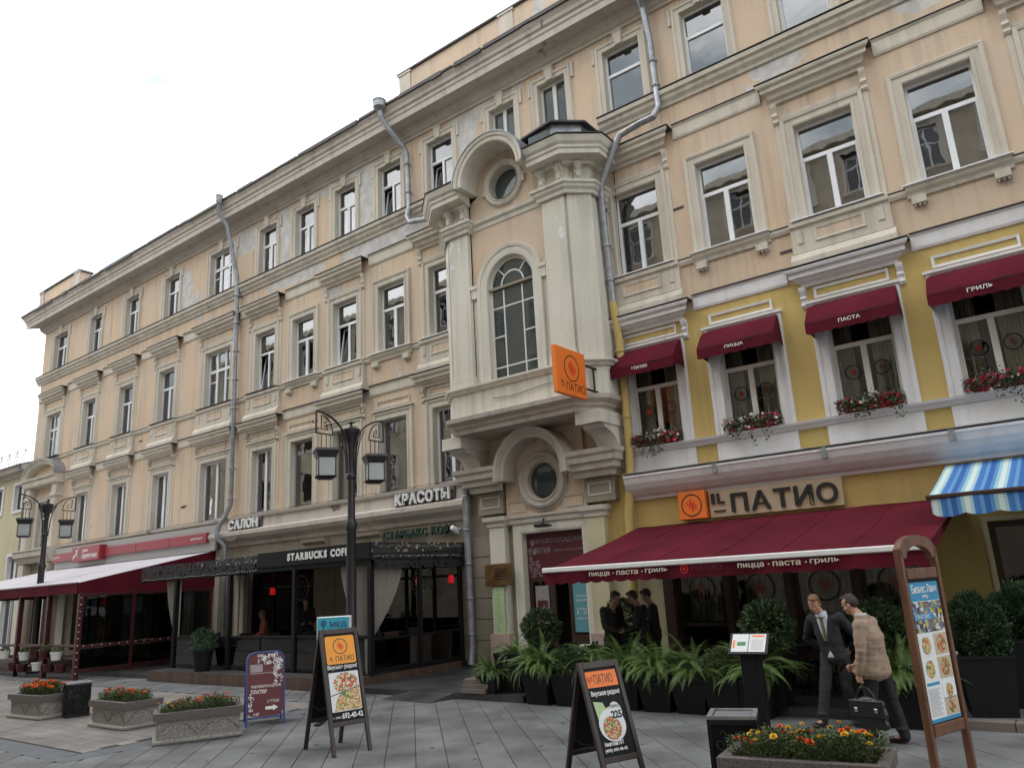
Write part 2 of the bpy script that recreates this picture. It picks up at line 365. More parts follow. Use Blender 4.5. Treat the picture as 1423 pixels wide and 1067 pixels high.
# ---------------------------------------------------------------- builders
class MB:
    def __init__(s): s.v = []; s.f = []
    def add(s, vs, fs):
        n = len(s.v); s.v += [tuple(p) for p in vs]; s.f += [tuple(i + n for i in f) for f in fs]; return s
    def box(s, x0, x1, y0, y1, z0, z1):
        if x0 > x1: x0, x1 = x1, x0
        if y0 > y1: y0, y1 = y1, y0
        if z0 > z1: z0, z1 = z1, z0
        return s.add([(x0, y0, z0), (x1, y0, z0), (x1, y1, z0), (x0, y1, z0), (x0, y0, z1), (x1, y0, z1), (x1, y1, z1), (x0, y1, z1)],
                     [(0, 3, 2, 1), (4, 5, 6, 7), (0, 1, 5, 4), (1, 2, 6, 5), (2, 3, 7, 6), (3, 0, 4, 7)])
    def cbox(s, x0, x1, y0, y1, z0, z1, b=0.01):
        """box with chamfered edges"""
        m = bmesh.new(); bmesh.ops.create_cube(m, size=1)
        for v in m.verts:
            v.co = Vector(((x0 + x1) / 2 + v.co.x * abs(x1 - x0), (y0 + y1) / 2 + v.co.y * abs(y1 - y0), (z0 + z1) / 2 + v.co.z * abs(z1 - z0)))
        bmesh.ops.bevel(m, geom=m.edges[:], offset=b, segments=1, affect='EDGES')
        m.verts.index_update()
        s.add([v.co[:] for v in m.verts], [[v.index for v in f.verts] for f in m.faces]); m.free(); return s
    def frustum(s, cx, cy, z0, z1, a0, b0, a1, b1):
        return s.add([(cx - a0, cy - b0, z0), (cx + a0, cy - b0, z0), (cx + a0, cy + b0, z0), (cx - a0, cy + b0, z0), (cx - a1, cy - b1, z1), (cx + a1, cy - b1, z1), (cx + a1, cy + b1, z1), (cx - a1, cy + b1, z1)],
                     [(0, 3, 2, 1), (4, 5, 6, 7), (0, 1, 5, 4), (1, 2, 6, 5), (2, 3, 7, 6), (3, 0, 4, 7)])
    def quad(s, a, b, c, d): return s.add([a, b, c, d], [(0, 1, 2, 3)])
    def poly(s, pts): return s.add(pts, [tuple(range(len(pts)))])
    def tube(s, path, r, n=10, caps=True, closed=False):
        P = [Vector(p) for p in path]; k = len(P)
        rs = r if isinstance(r, (list, tuple)) else [r] * k
        base = len(s.v); prev = None
        for i, p in enumerate(P):
            if closed: d = P[(i + 1) % k] - P[i - 1]
            else: d = (P[min(i + 1, k - 1)] - P[max(i - 1, 0)])
            d.normalize()
            if prev is None:
                a = Vector((0, 0, 1)) if abs(d.z) < 0.9 else Vector((1, 0, 0)); u = d.cross(a).normalized()
            else:
                u = (prev - d * prev.dot(d)).normalized()
            prev = u; w = d.cross(u)
            for j in range(n):
                t = 2 * PI * j / n + PI / n; s.v.append(tuple(p + (u * math.cos(t) + w * math.sin(t)) * rs[i]))
        for i in range(k if closed else k - 1):
            a = base + i * n; b = base + ((i + 1) % k) * n
            for j in range(n): s.f.append((a + j, a + (j + 1) % n, b + (j + 1) % n, b + j))
        if caps and not closed:
            s.f.append(tuple(base + j for j in range(n))[::-1]); s.f.append(tuple(base + (k - 1) * n + j for j in range(n)))
        return s
    def lathe(s, prof, cx=0, cy=0, n=20, axis='z', c0=0.0):
        """prof: (r, h) list; axis z or y"""
        base = len(s.v)
        for r, h in prof:
            for j in range(n):
                t = 2 * PI * j / n
                if axis == 'z': s.v.append((cx + r * math.cos(t), cy + r * math.sin(t), h))
                else: s.v.append((cx + r * math.cos(t), h, c0 + r * math.sin(t)))
        for i in range(len(prof) - 1):
            for j in range(n):
                a = base + i * n; b = a + n
                s.f.append((a + j, a + (j + 1) % n, b + (j + 1) % n, b + j))
        return s
    def disc(s, cx, y, cz, r, n=28):
        return s.poly([(cx + r * math.cos(2 * PI * j / n), y, cz + r * math.sin(2 * PI * j / n)) for j in range(n)])
    def xprof(s, x0, x1, prof, mit0=0, mit1=0, y0=0.0):
        """profile [(out, z)] run along x; out is measured toward -y from y0; mit = 1 lengthens an end by 'out' (outer mitre)"""
        n = len(prof); b = len(s.v)
        for (x, mm, sg) in ((x0, mit0, -1), (x1, mit1, 1)):
            for (o, z) in prof: s.v.append((x + sg * mm * o, y0 - o, z))
        for i in range(n):
            j = (i + 1) % n; s.f.append((b + i, b + j, b + n + j, b + n + i))
        s.f.append(tuple(b + i for i in range(n))[::-1]); s.f.append(tuple(b + n + i for i in range(n)))
        return s
    def sweep(s, path, prof, closed=False, y0=0.0):
        """mouldings round an opening: path [(x,z)], prof [(offset, out)]; offset along the left-hand normal"""
        k = len(path); n = len(prof); b = len(s.v); P = [Vector(p) for p in path]
        for i in range(k):
            if closed: d0 = (P[i] - P[i - 1]).normalized(); d1 = (P[(i + 1) % k] - P[i]).normalized()
            else:
                d0 = (P[i] - P[i - 1]).normalized() if i else (P[1] - P[0]).normalized()
                d1 = (P[i + 1] - P[i]).normalized() if i < k - 1 else d0
            n0 = Vector((-d0.y, d0.x)); n1 = Vector((-d1.y, d1.x)); nn = (n0 + n1).normalized(); sc = 1 / max(0.3, nn.dot(n0))
            for (o, out) in prof:
                q = P[i] + nn * o * sc; s.v.append((q.x, y0 - out, q.y))
        for i in range(k if closed else k - 1):
            a = b + i * n; c = b + ((i + 1) % k) * n
            for j in range(n - 1): s.f.append((a + j, a + j + 1, c + j + 1, c + j))
        if not closed:
            s.f.append(tuple(b + j for j in range(n))); s.f.append(tuple(b + (k - 1) * n + j for j in range(n))[::-1])
        return s
    def xform(s, mat, start=0):
        for i in range(start, len(s.v)): s.v[i] = tuple(mat @ Vector(s.v[i]))
        return s
    def mesh(s, name, mat, smooth=False, sharp=35):
        me = bpy.data.meshes.new(name); me.from_pydata(s.v, [], s.f)
        me.materials.append(mt[mat] if isinstance(mat, str) else mat)
        me.update()
        b = bmesh.new(); b.from_mesh(me); bmesh.ops.recalc_face_normals(b, faces=b.faces); b.to_mesh(me); b.free()
        if smooth:
            me.polygons.foreach_set('use_smooth', [True] * len(me.polygons))
            me.set_sharp_from_angle(angle=R(sharp))
        return me
    def build(s, name, mat, parent=None, smooth=False, world=False, loc=None, sharp=35):
        if world and parent is not None:
            off = root_loc(parent); s.v = [(x - off[0], y - off[1], z - off[2]) for x, y, z in s.v]
        return obj(name, s.mesh(name, mat, smooth, sharp), parent, loc)

def root_loc(o):
    p = Vector((0, 0, 0))
    while o is not None: p = p + o.location; o = o.parent
    return p
def obj(name, me, parent=None, loc=None, rot=None, scale=None):
    o = bpy.data.objects.new(name, me); C.objects.link(o)
    if parent is not None: o.parent = parent
    if loc is not None: o.location = loc
    if rot is not None: o.rotation_euler = rot
    if scale is not None: o.scale = scale
    return o
def tag(o, label=None, cat=None, group=None, kind=None):
    if label: o['label'] = label
    if cat: o['category'] = cat
    if group: o['group'] = group
    if kind: o['kind'] = kind
    return o
def thing(name, label, cat, loc=(0, 0, 0), rotz=0.0, group=None):
    o = bpy.data.objects.new(name, None); C.objects.link(o); o.empty_display_size = 0.2
    o.location = loc; o.rotation_euler = (0, 0, rotz)
    return tag(o, label, cat, group)
KIDS = {}
def kids(o):
    return [c for c in bpy.data.objects if c.parent == o]
def copy_tree(o, parent=None, loc=None, rotz=None, label=None, scale=None, _k=None):
    if _k is None:
        _k = {}
        for c in bpy.data.objects:
            if c.parent is not None: _k.setdefault(c.parent.name, []).append(c)
    c = o.copy(); C.objects.link(c); c.parent = parent
    if loc is not None: c.location = loc
    if rotz is not None: c.rotation_euler = (0, 0, rotz)
    if scale is not None: c.scale = scale
    if label: c['label'] = label
    for ch in _k.get(o.name, []): copy_tree(ch, c, _k=_k)
    return c

WS = bpy.data.scenes.new('workbench')     # scratch scene for turning curves and modifiers into meshes; removed at the end
def evalmesh(o):
    WS.collection.objects.link(o); vl = WS.view_layers[0]; vl.update(); dg = vl.depsgraph; dg.update()
    return bpy.data.meshes.new_from_object(o.evaluated_get(dg))
_tcache = {}
def text_mesh(txt, ext=0.0, bold=0.0, shear=0.0, spacing=1.0):
    key = (txt, ext, bold, shear, spacing)
    if key in _tcache: return _tcache[key]
    cu = bpy.data.curves.new('text', 'FONT'); cu.body = txt; cu.extrude = ext; cu.offset = bold; cu.shear = shear
    cu.space_character = spacing; cu.resolution_u = 3
    o = bpy.data.objects.new('text', cu)
    me = evalmesh(o)
    bpy.data.objects.remove(o); bpy.data.curves.remove(cu)
    vs = [v.co.copy() for v in me.vertices]; fs = [tuple(p.vertices) for p in me.polygons]
    bpy.data.meshes.remove(me)
    _tcache[key] = (vs, fs); return vs, fs
def text(mb, txt, org, right, up, w, h, depth=0.004, bold=0.0, shear=0.0, spacing=1.0, stretch=True):
    """lettering fitted into a w x h box whose lower-left corner is org; thickness 'depth' along the outward normal"""
    ext = 1.0
    vs, fs = text_mesh(txt, 0.5, bold, shear, spacing)
    x0 = min(v.x for v in vs); x1 = max(v.x for v in vs); y0 = min(v.y for v in vs); y1 = max(v.y for v in vs)
    r = Vector(right).normalized(); u = Vector(up).normalized(); n = r.cross(u); o = Vector(org)
    sx = w / (x1 - x0); sy = h / (y1 - y0)
    if not stretch: sx = sy = min(sx, sy)
    mb.add([o + r * ((v.x - x0) * sx) + u * ((v.y - y0) * sy) + n * ((v.z + 0.5) * depth) for v in vs], fs)
    return mb
def letters(name, txt, org, right, up, w, h, mat, parent, depth=0.03, bold=0.02, world=False, shear=0.0, per=True, gap=0.12):
    """each letter a mesh of its own"""
    vs, fs = text_mesh(txt.replace(' ', ''), 0.5, bold, shear)
    y0 = min(v.y for v in vs); y1 = max(v.y for v in vs)
    ws = []
    for ch in txt:
        if ch == ' ': ws.append(None); continue
        a, b = text_mesh(ch, 0.5, bold, shear); xs = [v.x for v in a]; ws.append((min(xs), max(xs)))
    tot = sum((0.35 if q is None else q[1] - q[0]) for q in ws) + gap * (len(txt) - 1)
    sx = w / tot; sy = h / (y1 - y0); cur = 0.0
    r = Vector(right).normalized(); u = Vector(up).normalized(); n = r.cross(u); o = Vector(org)
    for ch, q in zip(txt, ws):
        if q is None: cur += 0.35 + gap; continue
        a, b = text_mesh(ch, 0.5, bold, shear); mb = MB()
        mb.add([o + r * ((v.x - q[0] + cur) * sx) + u * ((v.y - y0) * sy) + n * ((v.z + 0.5) * depth) for v in a], b)
        mb.build(name, mat, parent, world=world); cur += q[1] - q[0] + gap

def ring2d(mb, org, right, up, r0, r1, depth=0.003, sx=1.0, n=28):
    r = Vector(right).normalized(); u = Vector(up).normalized(); nn = r.cross(u); o = Vector(org) + nn * depth
    pts = []
    for i in range(n):
        t = 2 * PI * i / n
        pts.append(o + r * math.cos(t) * r0 * sx + u * math.sin(t) * r0)
        pts.append(o + r * math.cos(t) * r1 * sx + u * math.sin(t) * r1)
    mb.add(pts, [(2 * i, 2 * i + 1, (2 * i + 3) % (2 * n), (2 * i + 2) % (2 * n)) for i in range(n)]); return mb
def flame2d(mb, org, right, up, s, depth=0.003, sx=1.0):
    """three curling flame tongues in an S shape"""
    r = Vector(right).normalized(); u = Vector(up).normalized(); nn = r.cross(u); o = Vector(org) + nn * depth
    for (ox, sc, w0) in ((-0.36, 0.6, 0.10), (0.0, 1.0, 0.15), (0.38, 0.6, 0.10)):
        pl = []; pr = []
        for i in range(11):
            t = i / 10; y = (t - 0.5) * 1.7 * sc; x = ox + 0.15 * math.sin(t * 2 * PI * .95)
            w = w0 * math.sin(PI * min(1, max(0.02, t))) ** 0.8 + 0.01
            pl.append((x - w, y)); pr.append((x + w, y))
        vs = [o + r * (a * s * sx) + u * (b * s) for a, b in pl] + [o + r * (a * s * sx) + u * (b * s) for a, b in pr]
        mb.add(vs, [(i, i + 11, i + 12, i + 1) for i in range(10)])
    return mb
D = 15.83

# ================================================================ GROUND
S = -0.12
mb = MB(); mb.box(-160, 120, -120, 140, S - 0.4, S - 0.012); street = tag(mb.build('street', 'mortar'), 'wide street bed under the paving slabs', kind='structure')
# 45 degree slabs: the nearest are single pieces, the far ones one joined part
TL, TW, GAP, GAPL = 0.8, 0.4, 0.011, 0.003
a45 = Vector((-math.sqrt(.5), math.sqrt(.5), 0)); b45 = Vector((math.sqrt(.5), math.sqrt(.5), 0))
def slab_mesh(l, w, h, name, mat):
    m = MB(); m.cbox(-l / 2, l / 2, -w / 2, w / 2, -h, 0, 0.004); return m.mesh(name, mat)
sm = slab_mesh(TL - GAPL, TW - GAP, 0.03, 'paving_slab', 'tile')
WARM = lambda x, y: x < -12.8 and 5.75 < y < 10.6
cand = []
for j in range(-70, 55):
    for i in range(-60, 60):
        off = (j % 2) * TL / 2
        p = a45 * (i * TL + off) + b45 * ((j + 0.5) * TW + 0.02)
        x, y = p.x, p.y
        if not (-30 < x < 3 and 0.8 < y < 12.4): continue
        if WARM(x, y) or (x < -12.95 and 5.9 < y < 10.4): continue
        q = Vector((x, y, S - 2.05)); cz = q.x * XA[2] + q.y * YA[2] + q.z * ZA[2]
        if cz < 0.5: continue
        u = 711.5 + 1063.45 * (q.x * XA[0] + q.y * YA[0] + q.z * ZA[0]) / cz
        v = 533.5 + 1063.45 * (q.x * XA[1] + q.y * YA[1] + q.z * ZA[1]) / cz
        vis = -60 < u < 1500 and v < 1140
        cand.append((not vis, cz, x, y))
cand.sort()
ang = math.atan2(a45.y, a45.x)
rest = MB()
pv = MB()
for n, (nv, cz, x, y) in enumerate(cand):
    dz = random.uniform(-.0015, .0015)
    if n < 290 and not nv:
        obj('paving_slab', sm, street, (x, y, S + dz), (random.uniform(-.002, .002), random.uniform(-.002, .002), ang))
    else:
        k = len(rest.v); rest.box(-TL / 2 + GAPL / 2, TL / 2 - GAPL / 2, -TW / 2 + GAP / 2, TW / 2 - GAP / 2, -.03, 0)
        rest.xform(Matrix.Translation((x, y, S + dz)) @ Matrix.Rotation(ang, 4, 'Z'), k)
tag(rest.build('distant_slabs', 'tile', street), kind='stuff')
far = MB()
for i in range(60):
    for j in range(22):
        x = -75 + i * 0.75
        if x > -30: continue
        far.box(x, x + .74, 0.9 + j * .52, 0.9 + j * .52 + .51, S - .03, S)
tag(far.build('far_slabs', 'tile', street), kind='stuff')
wm = MB()
for i in range(58):
    for j in range(16):
        x0 = -13.0 - (i + 1) * 0.3 - (j % 2) * 0.15; y0 = 5.95 + j * 0.29
        if y0 > 10.3: continue
        wm.box(x0 + .004, min(x0 + .296, -12.95), y0 + .004, y0 + .286, S - .02, S + .001)
tag(wm.build('sandy_slabs', 'tile_warm', street), kind='stuff')
bm_ = slab_mesh(0.592, 0.44, 0.03, 'border_slab', 'tile_dark')
for i in range(20):
    obj('border_slab', bm_, street, (-12.98 - .3 - i * .6, 5.67, S + .004))
for i in range(8):
    obj('border_slab', bm_, street, (-12.72, 5.75 + i * .6, S + .0045), (0, 0, PI / 2))

gm_ = MB(); rr = random.Random(77)
for k in range(420):
    x, y = rr.uniform(-14, 1), rr.uniform(3.2, 11.8); r_ = rr.uniform(.006, .02) if k % 9 else rr.uniform(.025, .04); n = 7
    gm_.poly([(x + r_ * math.cos(2 * PI * q / n) * rr.uniform(.7, 1.2), y + r_ * math.sin(2 * PI * q / n) * rr.uniform(.7, 1.2), S + .0035) for q in range(n)])
tag(gm_.build('gum_spots', 'mortar', street), kind='stuff')
# raised pavement along the houses
mb = MB(); mb.box(-75, 14, 12.15, D + .5, S - .2, -0.003); pav = tag(mb.build('pavement', 'deck'), 'raised pavement strip along the foot of the houses', kind='structure')
for i in range(20):
    m_ = MB(); m_.cbox(-2.32 + i * .9 + .004, -2.32 + (i + 1) * .9 - .004, 11.95, 12.149, S - .05, 0.0, .012); m_.build('kerb_stone', 'kerb', pav)
slabs = MB()
for i in range(14):
    for j in range(6):
        slabs.box(-2.3 + i * .6 + .004, -2.3 + (i + 1) * .6 - .004, 12.155 + j * .6, 12.155 + (j + 1) * .6 - .008, -.02, 0.001)
tag(slabs.build('pavement_slabs', 'tile', pav), kind='stuff')
# dark entrance platform and ramp in front of the oriel
m_ = MB(); m_.box(-13.78, -9.1, 11.93, 14.9, S, 0.0); m_.box(-10.6, -10.05, 12.9, 13.6, 0.0, .06)
plat = tag(m_.build('entrance_platform', 'deck'), 'low dark entrance platform before the oriel doorway', kind='structure')
m_ = MB(); m_.add([(-12.35, 11.45, S + .005), (-10.95, 11.35, S + .005), (-10.8, 11.93, S + .11), (-12.0, 11.93, S + .11), (-12.35, 11.45, S), (-10.95, 11.35, S), (-10.8, 11.93, S), (-12.0, 11.93, S)],
                  [(0, 1, 2, 3), (0, 4, 5, 1), (1, 5, 6, 2), (0, 3, 7, 4), (4, 7, 6, 5)])
tag(m_.build('door_ramp', 'deck'), 'small dark metal ramp leaning on the entrance platform', 'ramp')
for i in range(3):
    m_ = MB(); m_.cbox(-.3, .3, -.22, .22, 0, .085, .006)
    o_ = m_.build('stone_block', 'kerb', loc=(-10.3 + .02 * i, 12.12 + .03 * i, .001 + .087 * i)); o_.rotation_euler = (0, 0, .1 * i)
    tag(o_, ['lowest pale block in the little stack beside the fern pots', 'middle pale block in the little stack beside the fern pots', 'top pale block in the little stack beside the fern pots'][i], 'stone block', 'loose stone blocks by the steps')

# ================================================================ MAIN HOUSE
BX = -20.0
house = thing('stucco_house', 'long four storey peach stucco house with cream trim and a tall oriel over its door', 'house', (BX, D, 0))
def W(name, mbx, mat, smooth=False, parent=None, sharp=35):
    return mbx.build(name, mat, parent or house, smooth, world=True, sharp=sharp)
def wallgrid(m, x0, x1, z0, z1, ops, y=D, depth=0.24):
    xs = sorted({x0, x1, *[v for o in ops for v in (o[0], o[1]) if x0 < v < x1]})
    zs = sorted({z0, z1, *[v for o in ops for v in (o[2], o[3]) if z0 < v < z1]})
    for i in range(len(xs) - 1):
        for j in range(len(zs) - 1):
            cx = (xs[i] + xs[i + 1]) / 2; cz = (zs[j] + zs[j + 1]) / 2
            if any(o[0] < cx < o[1] and o[2] < cz < o[3] for o in ops): continue
            m.quad((xs[i], y, zs[j]), (xs[i + 1], y, zs[j]), (xs[i + 1], y, zs[j + 1]), (xs[i], y, zs[j + 1]))
def reveal(m, o, y=D, depth=0.24):
    a, b, c, d = o; e = y + depth
    m.quad((a, y, c), (a, e, c), (a, e, d), (a, y, d)); m.quad((b, y, c), (b, y, d), (b, e, d), (b, e, c))
    m.quad((a, y, d), (a, e, d), (b, e, d), (b, y, d)); m.quad((a, y, c), (b, y, c), (b, e, c), (a, e, c))

LC = [(-40.4, 1.55), (-36.62, 1.2), (-33.15, 1.2), (-29.75, 1.2), (-26.0, 1.7)]
MC = [(x, 1.16) for x in (-22.97, -20.78, -18.6, -16.42, -14.2)]
RC = [(x, 1.2) for x in (-7.76, -5.52, -3.2, -1.0, 1.2, 3.4)]
def ops(cs, z0, z1, dw=0.0): return [(c - w / 2 - dw, c + w / 2 + dw, z0, z1) for c, w in cs]
third = ops(LC + MC + RC, 9.12, 11.33)
fourth = ops([(c, w - .06) for c, w in LC] + [(c, 1.05) for c, w in MC] + [(-11.72, .92), (-9.95, .92)] + [(c + .02, 1.08) for c, w in RC], 13.56, 15.52)
second_l = ops(LC + MC, 4.78, 6.98)
second_r = ops(RC, 4.86, 7.04)
m_ = MB(); wallgrid(m_, -42.4, 6.5, 7.8, 16.3, third + fourth); wallgrid(m_, -42.4, -8.62, 4.75, 7.8, second_l)
m_.quad((-42.4, D, 0), (-42.4, D, 16.3), (-42.4, D + 9, 16.3), (-42.4, D + 9, 0)); m_.quad((6.5, D, 0), (6.5, D, 16.3), (6.5, D + 9, 16.3), (6.5, D + 9, 0))
W('wall', m_, 'peach')
m_ = MB(); wallgrid(m_, -8.62, 6.5, 2.6, 7.8, second_r); wallgrid(m_, -9.3, -8.62, 2.6, 4.75, [])
GW = [(-7.78, -6.62, .35, 2.45), (-6.5, -5.34, .35, 2.45), (-5.22, -4.06, .35, 2.45), (-3.94, -2.78, .35, 2.45)]
DR = (-1.7, .1, 0, 2.62)
wallgrid(m_, -7.9, 6.5, 0, 2.6, GW + [DR, (2.0, 4.2, .4, 2.6)])
for o_ in [DR, (2.0, 4.2, .4, 2.6)]: reveal(m_, o_)
W('wall', m_, 'yellow')
m_ = MB(); wallgrid(m_, -9.3, -7.9, 0, 2.6, []); W('wall', m_, 'pale_yellow')
GL = [(-17.3, -14.05, .1, 3.0), (-23.6, -20.1, .05, 3.1), (-29.3, -26.9, .2, 3.0), (-33.0, -30.6, .2, 3.0), (-36.6, -34.4, .2, 3.0), (-41.2, -39.6, 0, 3.2)]
m_ = MB(); wallgrid(m_, -42.4, -9.3, 0, 4.75, GL + [(-11.78, -9.98, 0, 3.2)])
for o_ in GL: reveal(m_, o_, depth=.3)
W('ground_floor_wall', m_, 'ground_stone')
# rooms behind the windows
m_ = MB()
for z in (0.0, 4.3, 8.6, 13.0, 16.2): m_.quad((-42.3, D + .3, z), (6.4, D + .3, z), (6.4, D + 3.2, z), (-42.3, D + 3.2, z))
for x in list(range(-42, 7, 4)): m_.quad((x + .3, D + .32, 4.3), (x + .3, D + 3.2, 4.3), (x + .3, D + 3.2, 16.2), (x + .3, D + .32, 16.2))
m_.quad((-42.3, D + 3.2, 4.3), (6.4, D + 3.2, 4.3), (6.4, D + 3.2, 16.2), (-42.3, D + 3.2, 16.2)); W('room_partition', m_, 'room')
m_ = MB(); m_.quad((-42.3, D + 3.2, 0), (6.4, D + 3.2, 0), (6.4, D + 3.2, 4.3), (-42.3, D + 3.2, 4.3)); W('shop_back_wall', m_, 'room_unlit')

# ---- window units (local: origin at the sill centre, in the frame plane)
FY = 0.2
def bars(m, rects, t=0.05): 
    for (a, b, c, d) in rects: m.box(a, b, -t / 2, t / 2, c, d)
def window(w, h, kind, mat='pvc', glass='glass', curt=None, name='window'):
    m = MB(); f = .05; s = .022; hw = w / 2; panes = []
    m.box(-hw, -hw + f, -.035, .035, 0, h); m.box(hw - f, hw, -.035, .035, 0, h); m.box(-hw + f, hw - f, -.035, .035, 0, f); m.box(-hw + f, hw - f, -.035, .035, h - f, h)
    tz = h * .655
    if kind in ('T2', 'T2open', 'T1', 'W3'):
        m.box(-hw + f, hw - f, -.04, .04, tz - .035, tz + .035); cell = [(-hw + f, hw - f, tz + .035, h - f)]
        low = (f, tz - .035)
    else: cell = []; low = (f, h - f)
    if kind in ('T2', 'P2'):
        m.box(-.034, .034, -.042, .042, low[0], low[1]); cell += [(-hw + f, -.034, *low), (.034, hw - f, *low)]
    elif kind == 'T2open': m.box(-.034, .034, -.042, .042, low[0], low[1]); cell += [(.034, hw - f, *low)]
    elif kind == 'W3':
        q = w * .17
        for sx in (-q, q): m.box(sx - .03, sx + .03, -.042, .042, f, h - f)
        cell = [(-hw + f, -q - .03, tz + .035, h - f), (-q + .03, q - .03, tz + .035, h - f), (q + .03, hw - f, tz + .035, h - f)]
        cell += [(-hw + f, -q - .03, *low), (-q + .03, q - .03, *low), (q + .03, hw - f, *low)]
        z5 = low[0] + (low[1] - low[0]) * .7
        m.box(-hw + f, -q - .03, -.03, .03, z5, z5 + .04); m.box(q + .03, hw - f, -.03, .03, z5, z5 + .04)
    elif kind in ('T1', 'P1'): cell += [(-hw + f, hw - f, *low)]
    # sash frames
    for (a, b, c, d) in (cell if kind not in ('P1',) else []):
        if d - c > .2 and not (kind in ('T2', 'T2open', 'T1') and c > tz):
            for rr in ((a, a + s, c, d), (b - s, b, c, d), (a + s, b - s, c, c + s), (a + s, b - s, d - s, d)): m.box(rr[0], rr[1], -.05, .02, rr[2], rr[3])
    root = m.build(name, mat)
    for (a, b, c, d) in cell:
        g = MB(); g.box(a, b, -.008, .008, c, d); g.build('pane', glass, root)
    if kind == 'T2open':
        # left casement tilted inwards
        s = .04; ww = hw - f - .034; hh = low[1] - low[0]; k = MB()
        for rr in ((0, s, 0, hh), (ww - s, ww, 0, hh), (s, ww - s, 0, s), (s, ww - s, hh - s, hh)): k.box(rr[0], rr[1], -.03, .03, rr[2], rr[3])
        so = k.build('sash', mat, root, loc=(-hw + f, .03, low[0])); so.rotation_euler = (-.14, 0, 0)
        g = MB(); g.box(s, ww - s, -.008, .008, s, hh - s); po = g.build('pane', glass, root, loc=(-hw + f, .03, low[0])); po.rotation_euler = (-.14, 0, 0)
    if curt:
        for (sx0, sx1) in curt[1]:
            k = MB(); n = 26; top = h - .06
            pts = [(sx0 * w + (sx1 - sx0) * w * i / n, .22 + .03 * math.sin(i * 1.9) + .012 * math.sin(i * 4.7)) for i in range(n + 1)]
            for i in range(n):
                k.quad((pts[i][0], pts[i][1], 0.03), (pts[i + 1][0], pts[i + 1][1], 0.03), (pts[i + 1][0], pts[i + 1][1], top), (pts[i][0], pts[i][1], top))
            k.build('curtain', curt[0], root, smooth=True)
    return root
PROTO = {}
def put_window(key, c, z, parent=house, label=None):
    w, h, kind, mat, glass, curt = key
    loc = (c - BX, FY, z)
    if key not in PROTO:
        r = window(w, h, kind, mat, glass, curt); PROTO[key] = r; r.parent = parent; r.location = loc
        if label: r['label'] = label
        return r
    r = copy_tree(PROTO[key], parent, loc)
    if 'label' in r: del r['label']
    if label: r['label'] = label
    return r
def cb(a, *spans): return (a, tuple(spans))
NC = None
h3, h4, h2 = 2.21, 1.96, 2.2
k3 = {0: ('W3', cb('curtain', (-.5, .5))), 1: ('T2', cb('curtain', (.1, .5))), 2: ('T2', cb('curtain', (-.5, .2))), 3: ('T2', cb('curtain', (-.5, .5))), 4: ('W3', cb('curtain_beige', (-.5, .5))),
      5: ('T2open', cb('curtain', (.1, .5))), 6: ('T2', cb('curtain_beige', (-.5, .5))), 7: ('T2open', NC), 8: ('T2', cb('curtain_beige', (-.3, .2))), 9: ('T2', cb('curtain', (.1, .5))),
      10: ('T2', cb('curtain_beige', (.05, .5))), 11: ('T2', cb('curtain', (.0, .5))), 12: ('T2', cb('curtain', (-.5, .1))), 13: ('T2', cb('curtain', (.0, .5))), 14: ('T2', cb('curtain', (-.5, -.2))), 15: ('T2', NC)}
for i, (c, w) in enumerate(LC + MC + RC):
    kd, cu = k3[i]
    put_window((w, h3, kd, 'pvc', 'glass', cu), c, 9.12)
k4 = ['T2', 'T2', 'T2', 'T2', 'W3', 'T2', 'T2', 'T2', 'T2open', 'T2open']
for i, (c, w) in enumerate(LC + MC):
    put_window((round((w - .06) if i < 5 else 1.05, 3), h4, k4[i], 'pvc', 'glass', cb('curtain', (-.5, -.1)) if i in (1, 3, 6) else NC), c, 13.56)
for c in (-11.72, -9.95): put_window((.92, h4, 'P2', 'cream_frame', 'glass_old', cb('curtain_grey', (-.5, .5))), c, 13.56)
for i, (c, w) in enumerate(RC): put_window((1.08, h4, 'T1' if i < 3 else 'T2', 'pvc', 'glass', cb('curtain', (-.5, -.2)) if i == 0 else NC), c + .02, 13.56)
k2 = ['T2', 'P2', 'P2', 'P2', 'P2', 'P2', 'P1', 'P1', 'P1', 'P2']
for i, (c, w) in enumerate(LC + MC):
    r_ = put_window((w, h2, k2[i], 'pvc' if k2[i] != 'P1' else 'grey_panel', 'glass', cb('curtain', (-.5, .5)) if i in (1, 2, 3) else (cb('curtain', (-.5, -.1)) if i in (4, 5) else NC)), c, 4.78)
    if k2[i] == 'P1':
        t_ = MB(); text(t_, 'Style Studio', (-w / 2 + .12, -.02, 1.72), (1, 0, .03), (0, 0, 1), w - .3, .17, .002, bold=-.01, shear=.4); t_.build('window_lettering', 'letter_white', r_)
h2r = 2.18
for i, (c, w) in enumerate(RC):
    r_ = put_window((w, h2r, 'T2', 'cream_frame', 'glass_clear', cb('curtain_beige', (-.5, -.2), (.08, .5))), c, 4.86)
    for sx in (-.27, .27):
        lg = MB(); ring2d(lg, (sx, -.03, .86), (1, 0, 0), (0, 0, 1), .135, .155, .001); lg.build('window_emblem', 'letter_black', r_)
        lg = MB(); flame2d(lg, (sx, -.03, .86), (1, 0, 0), (0, 0, 1), .1, .001); lg.build('window_emblem', 'logo_red' if sx < 0 else 'logo_dim', r_)

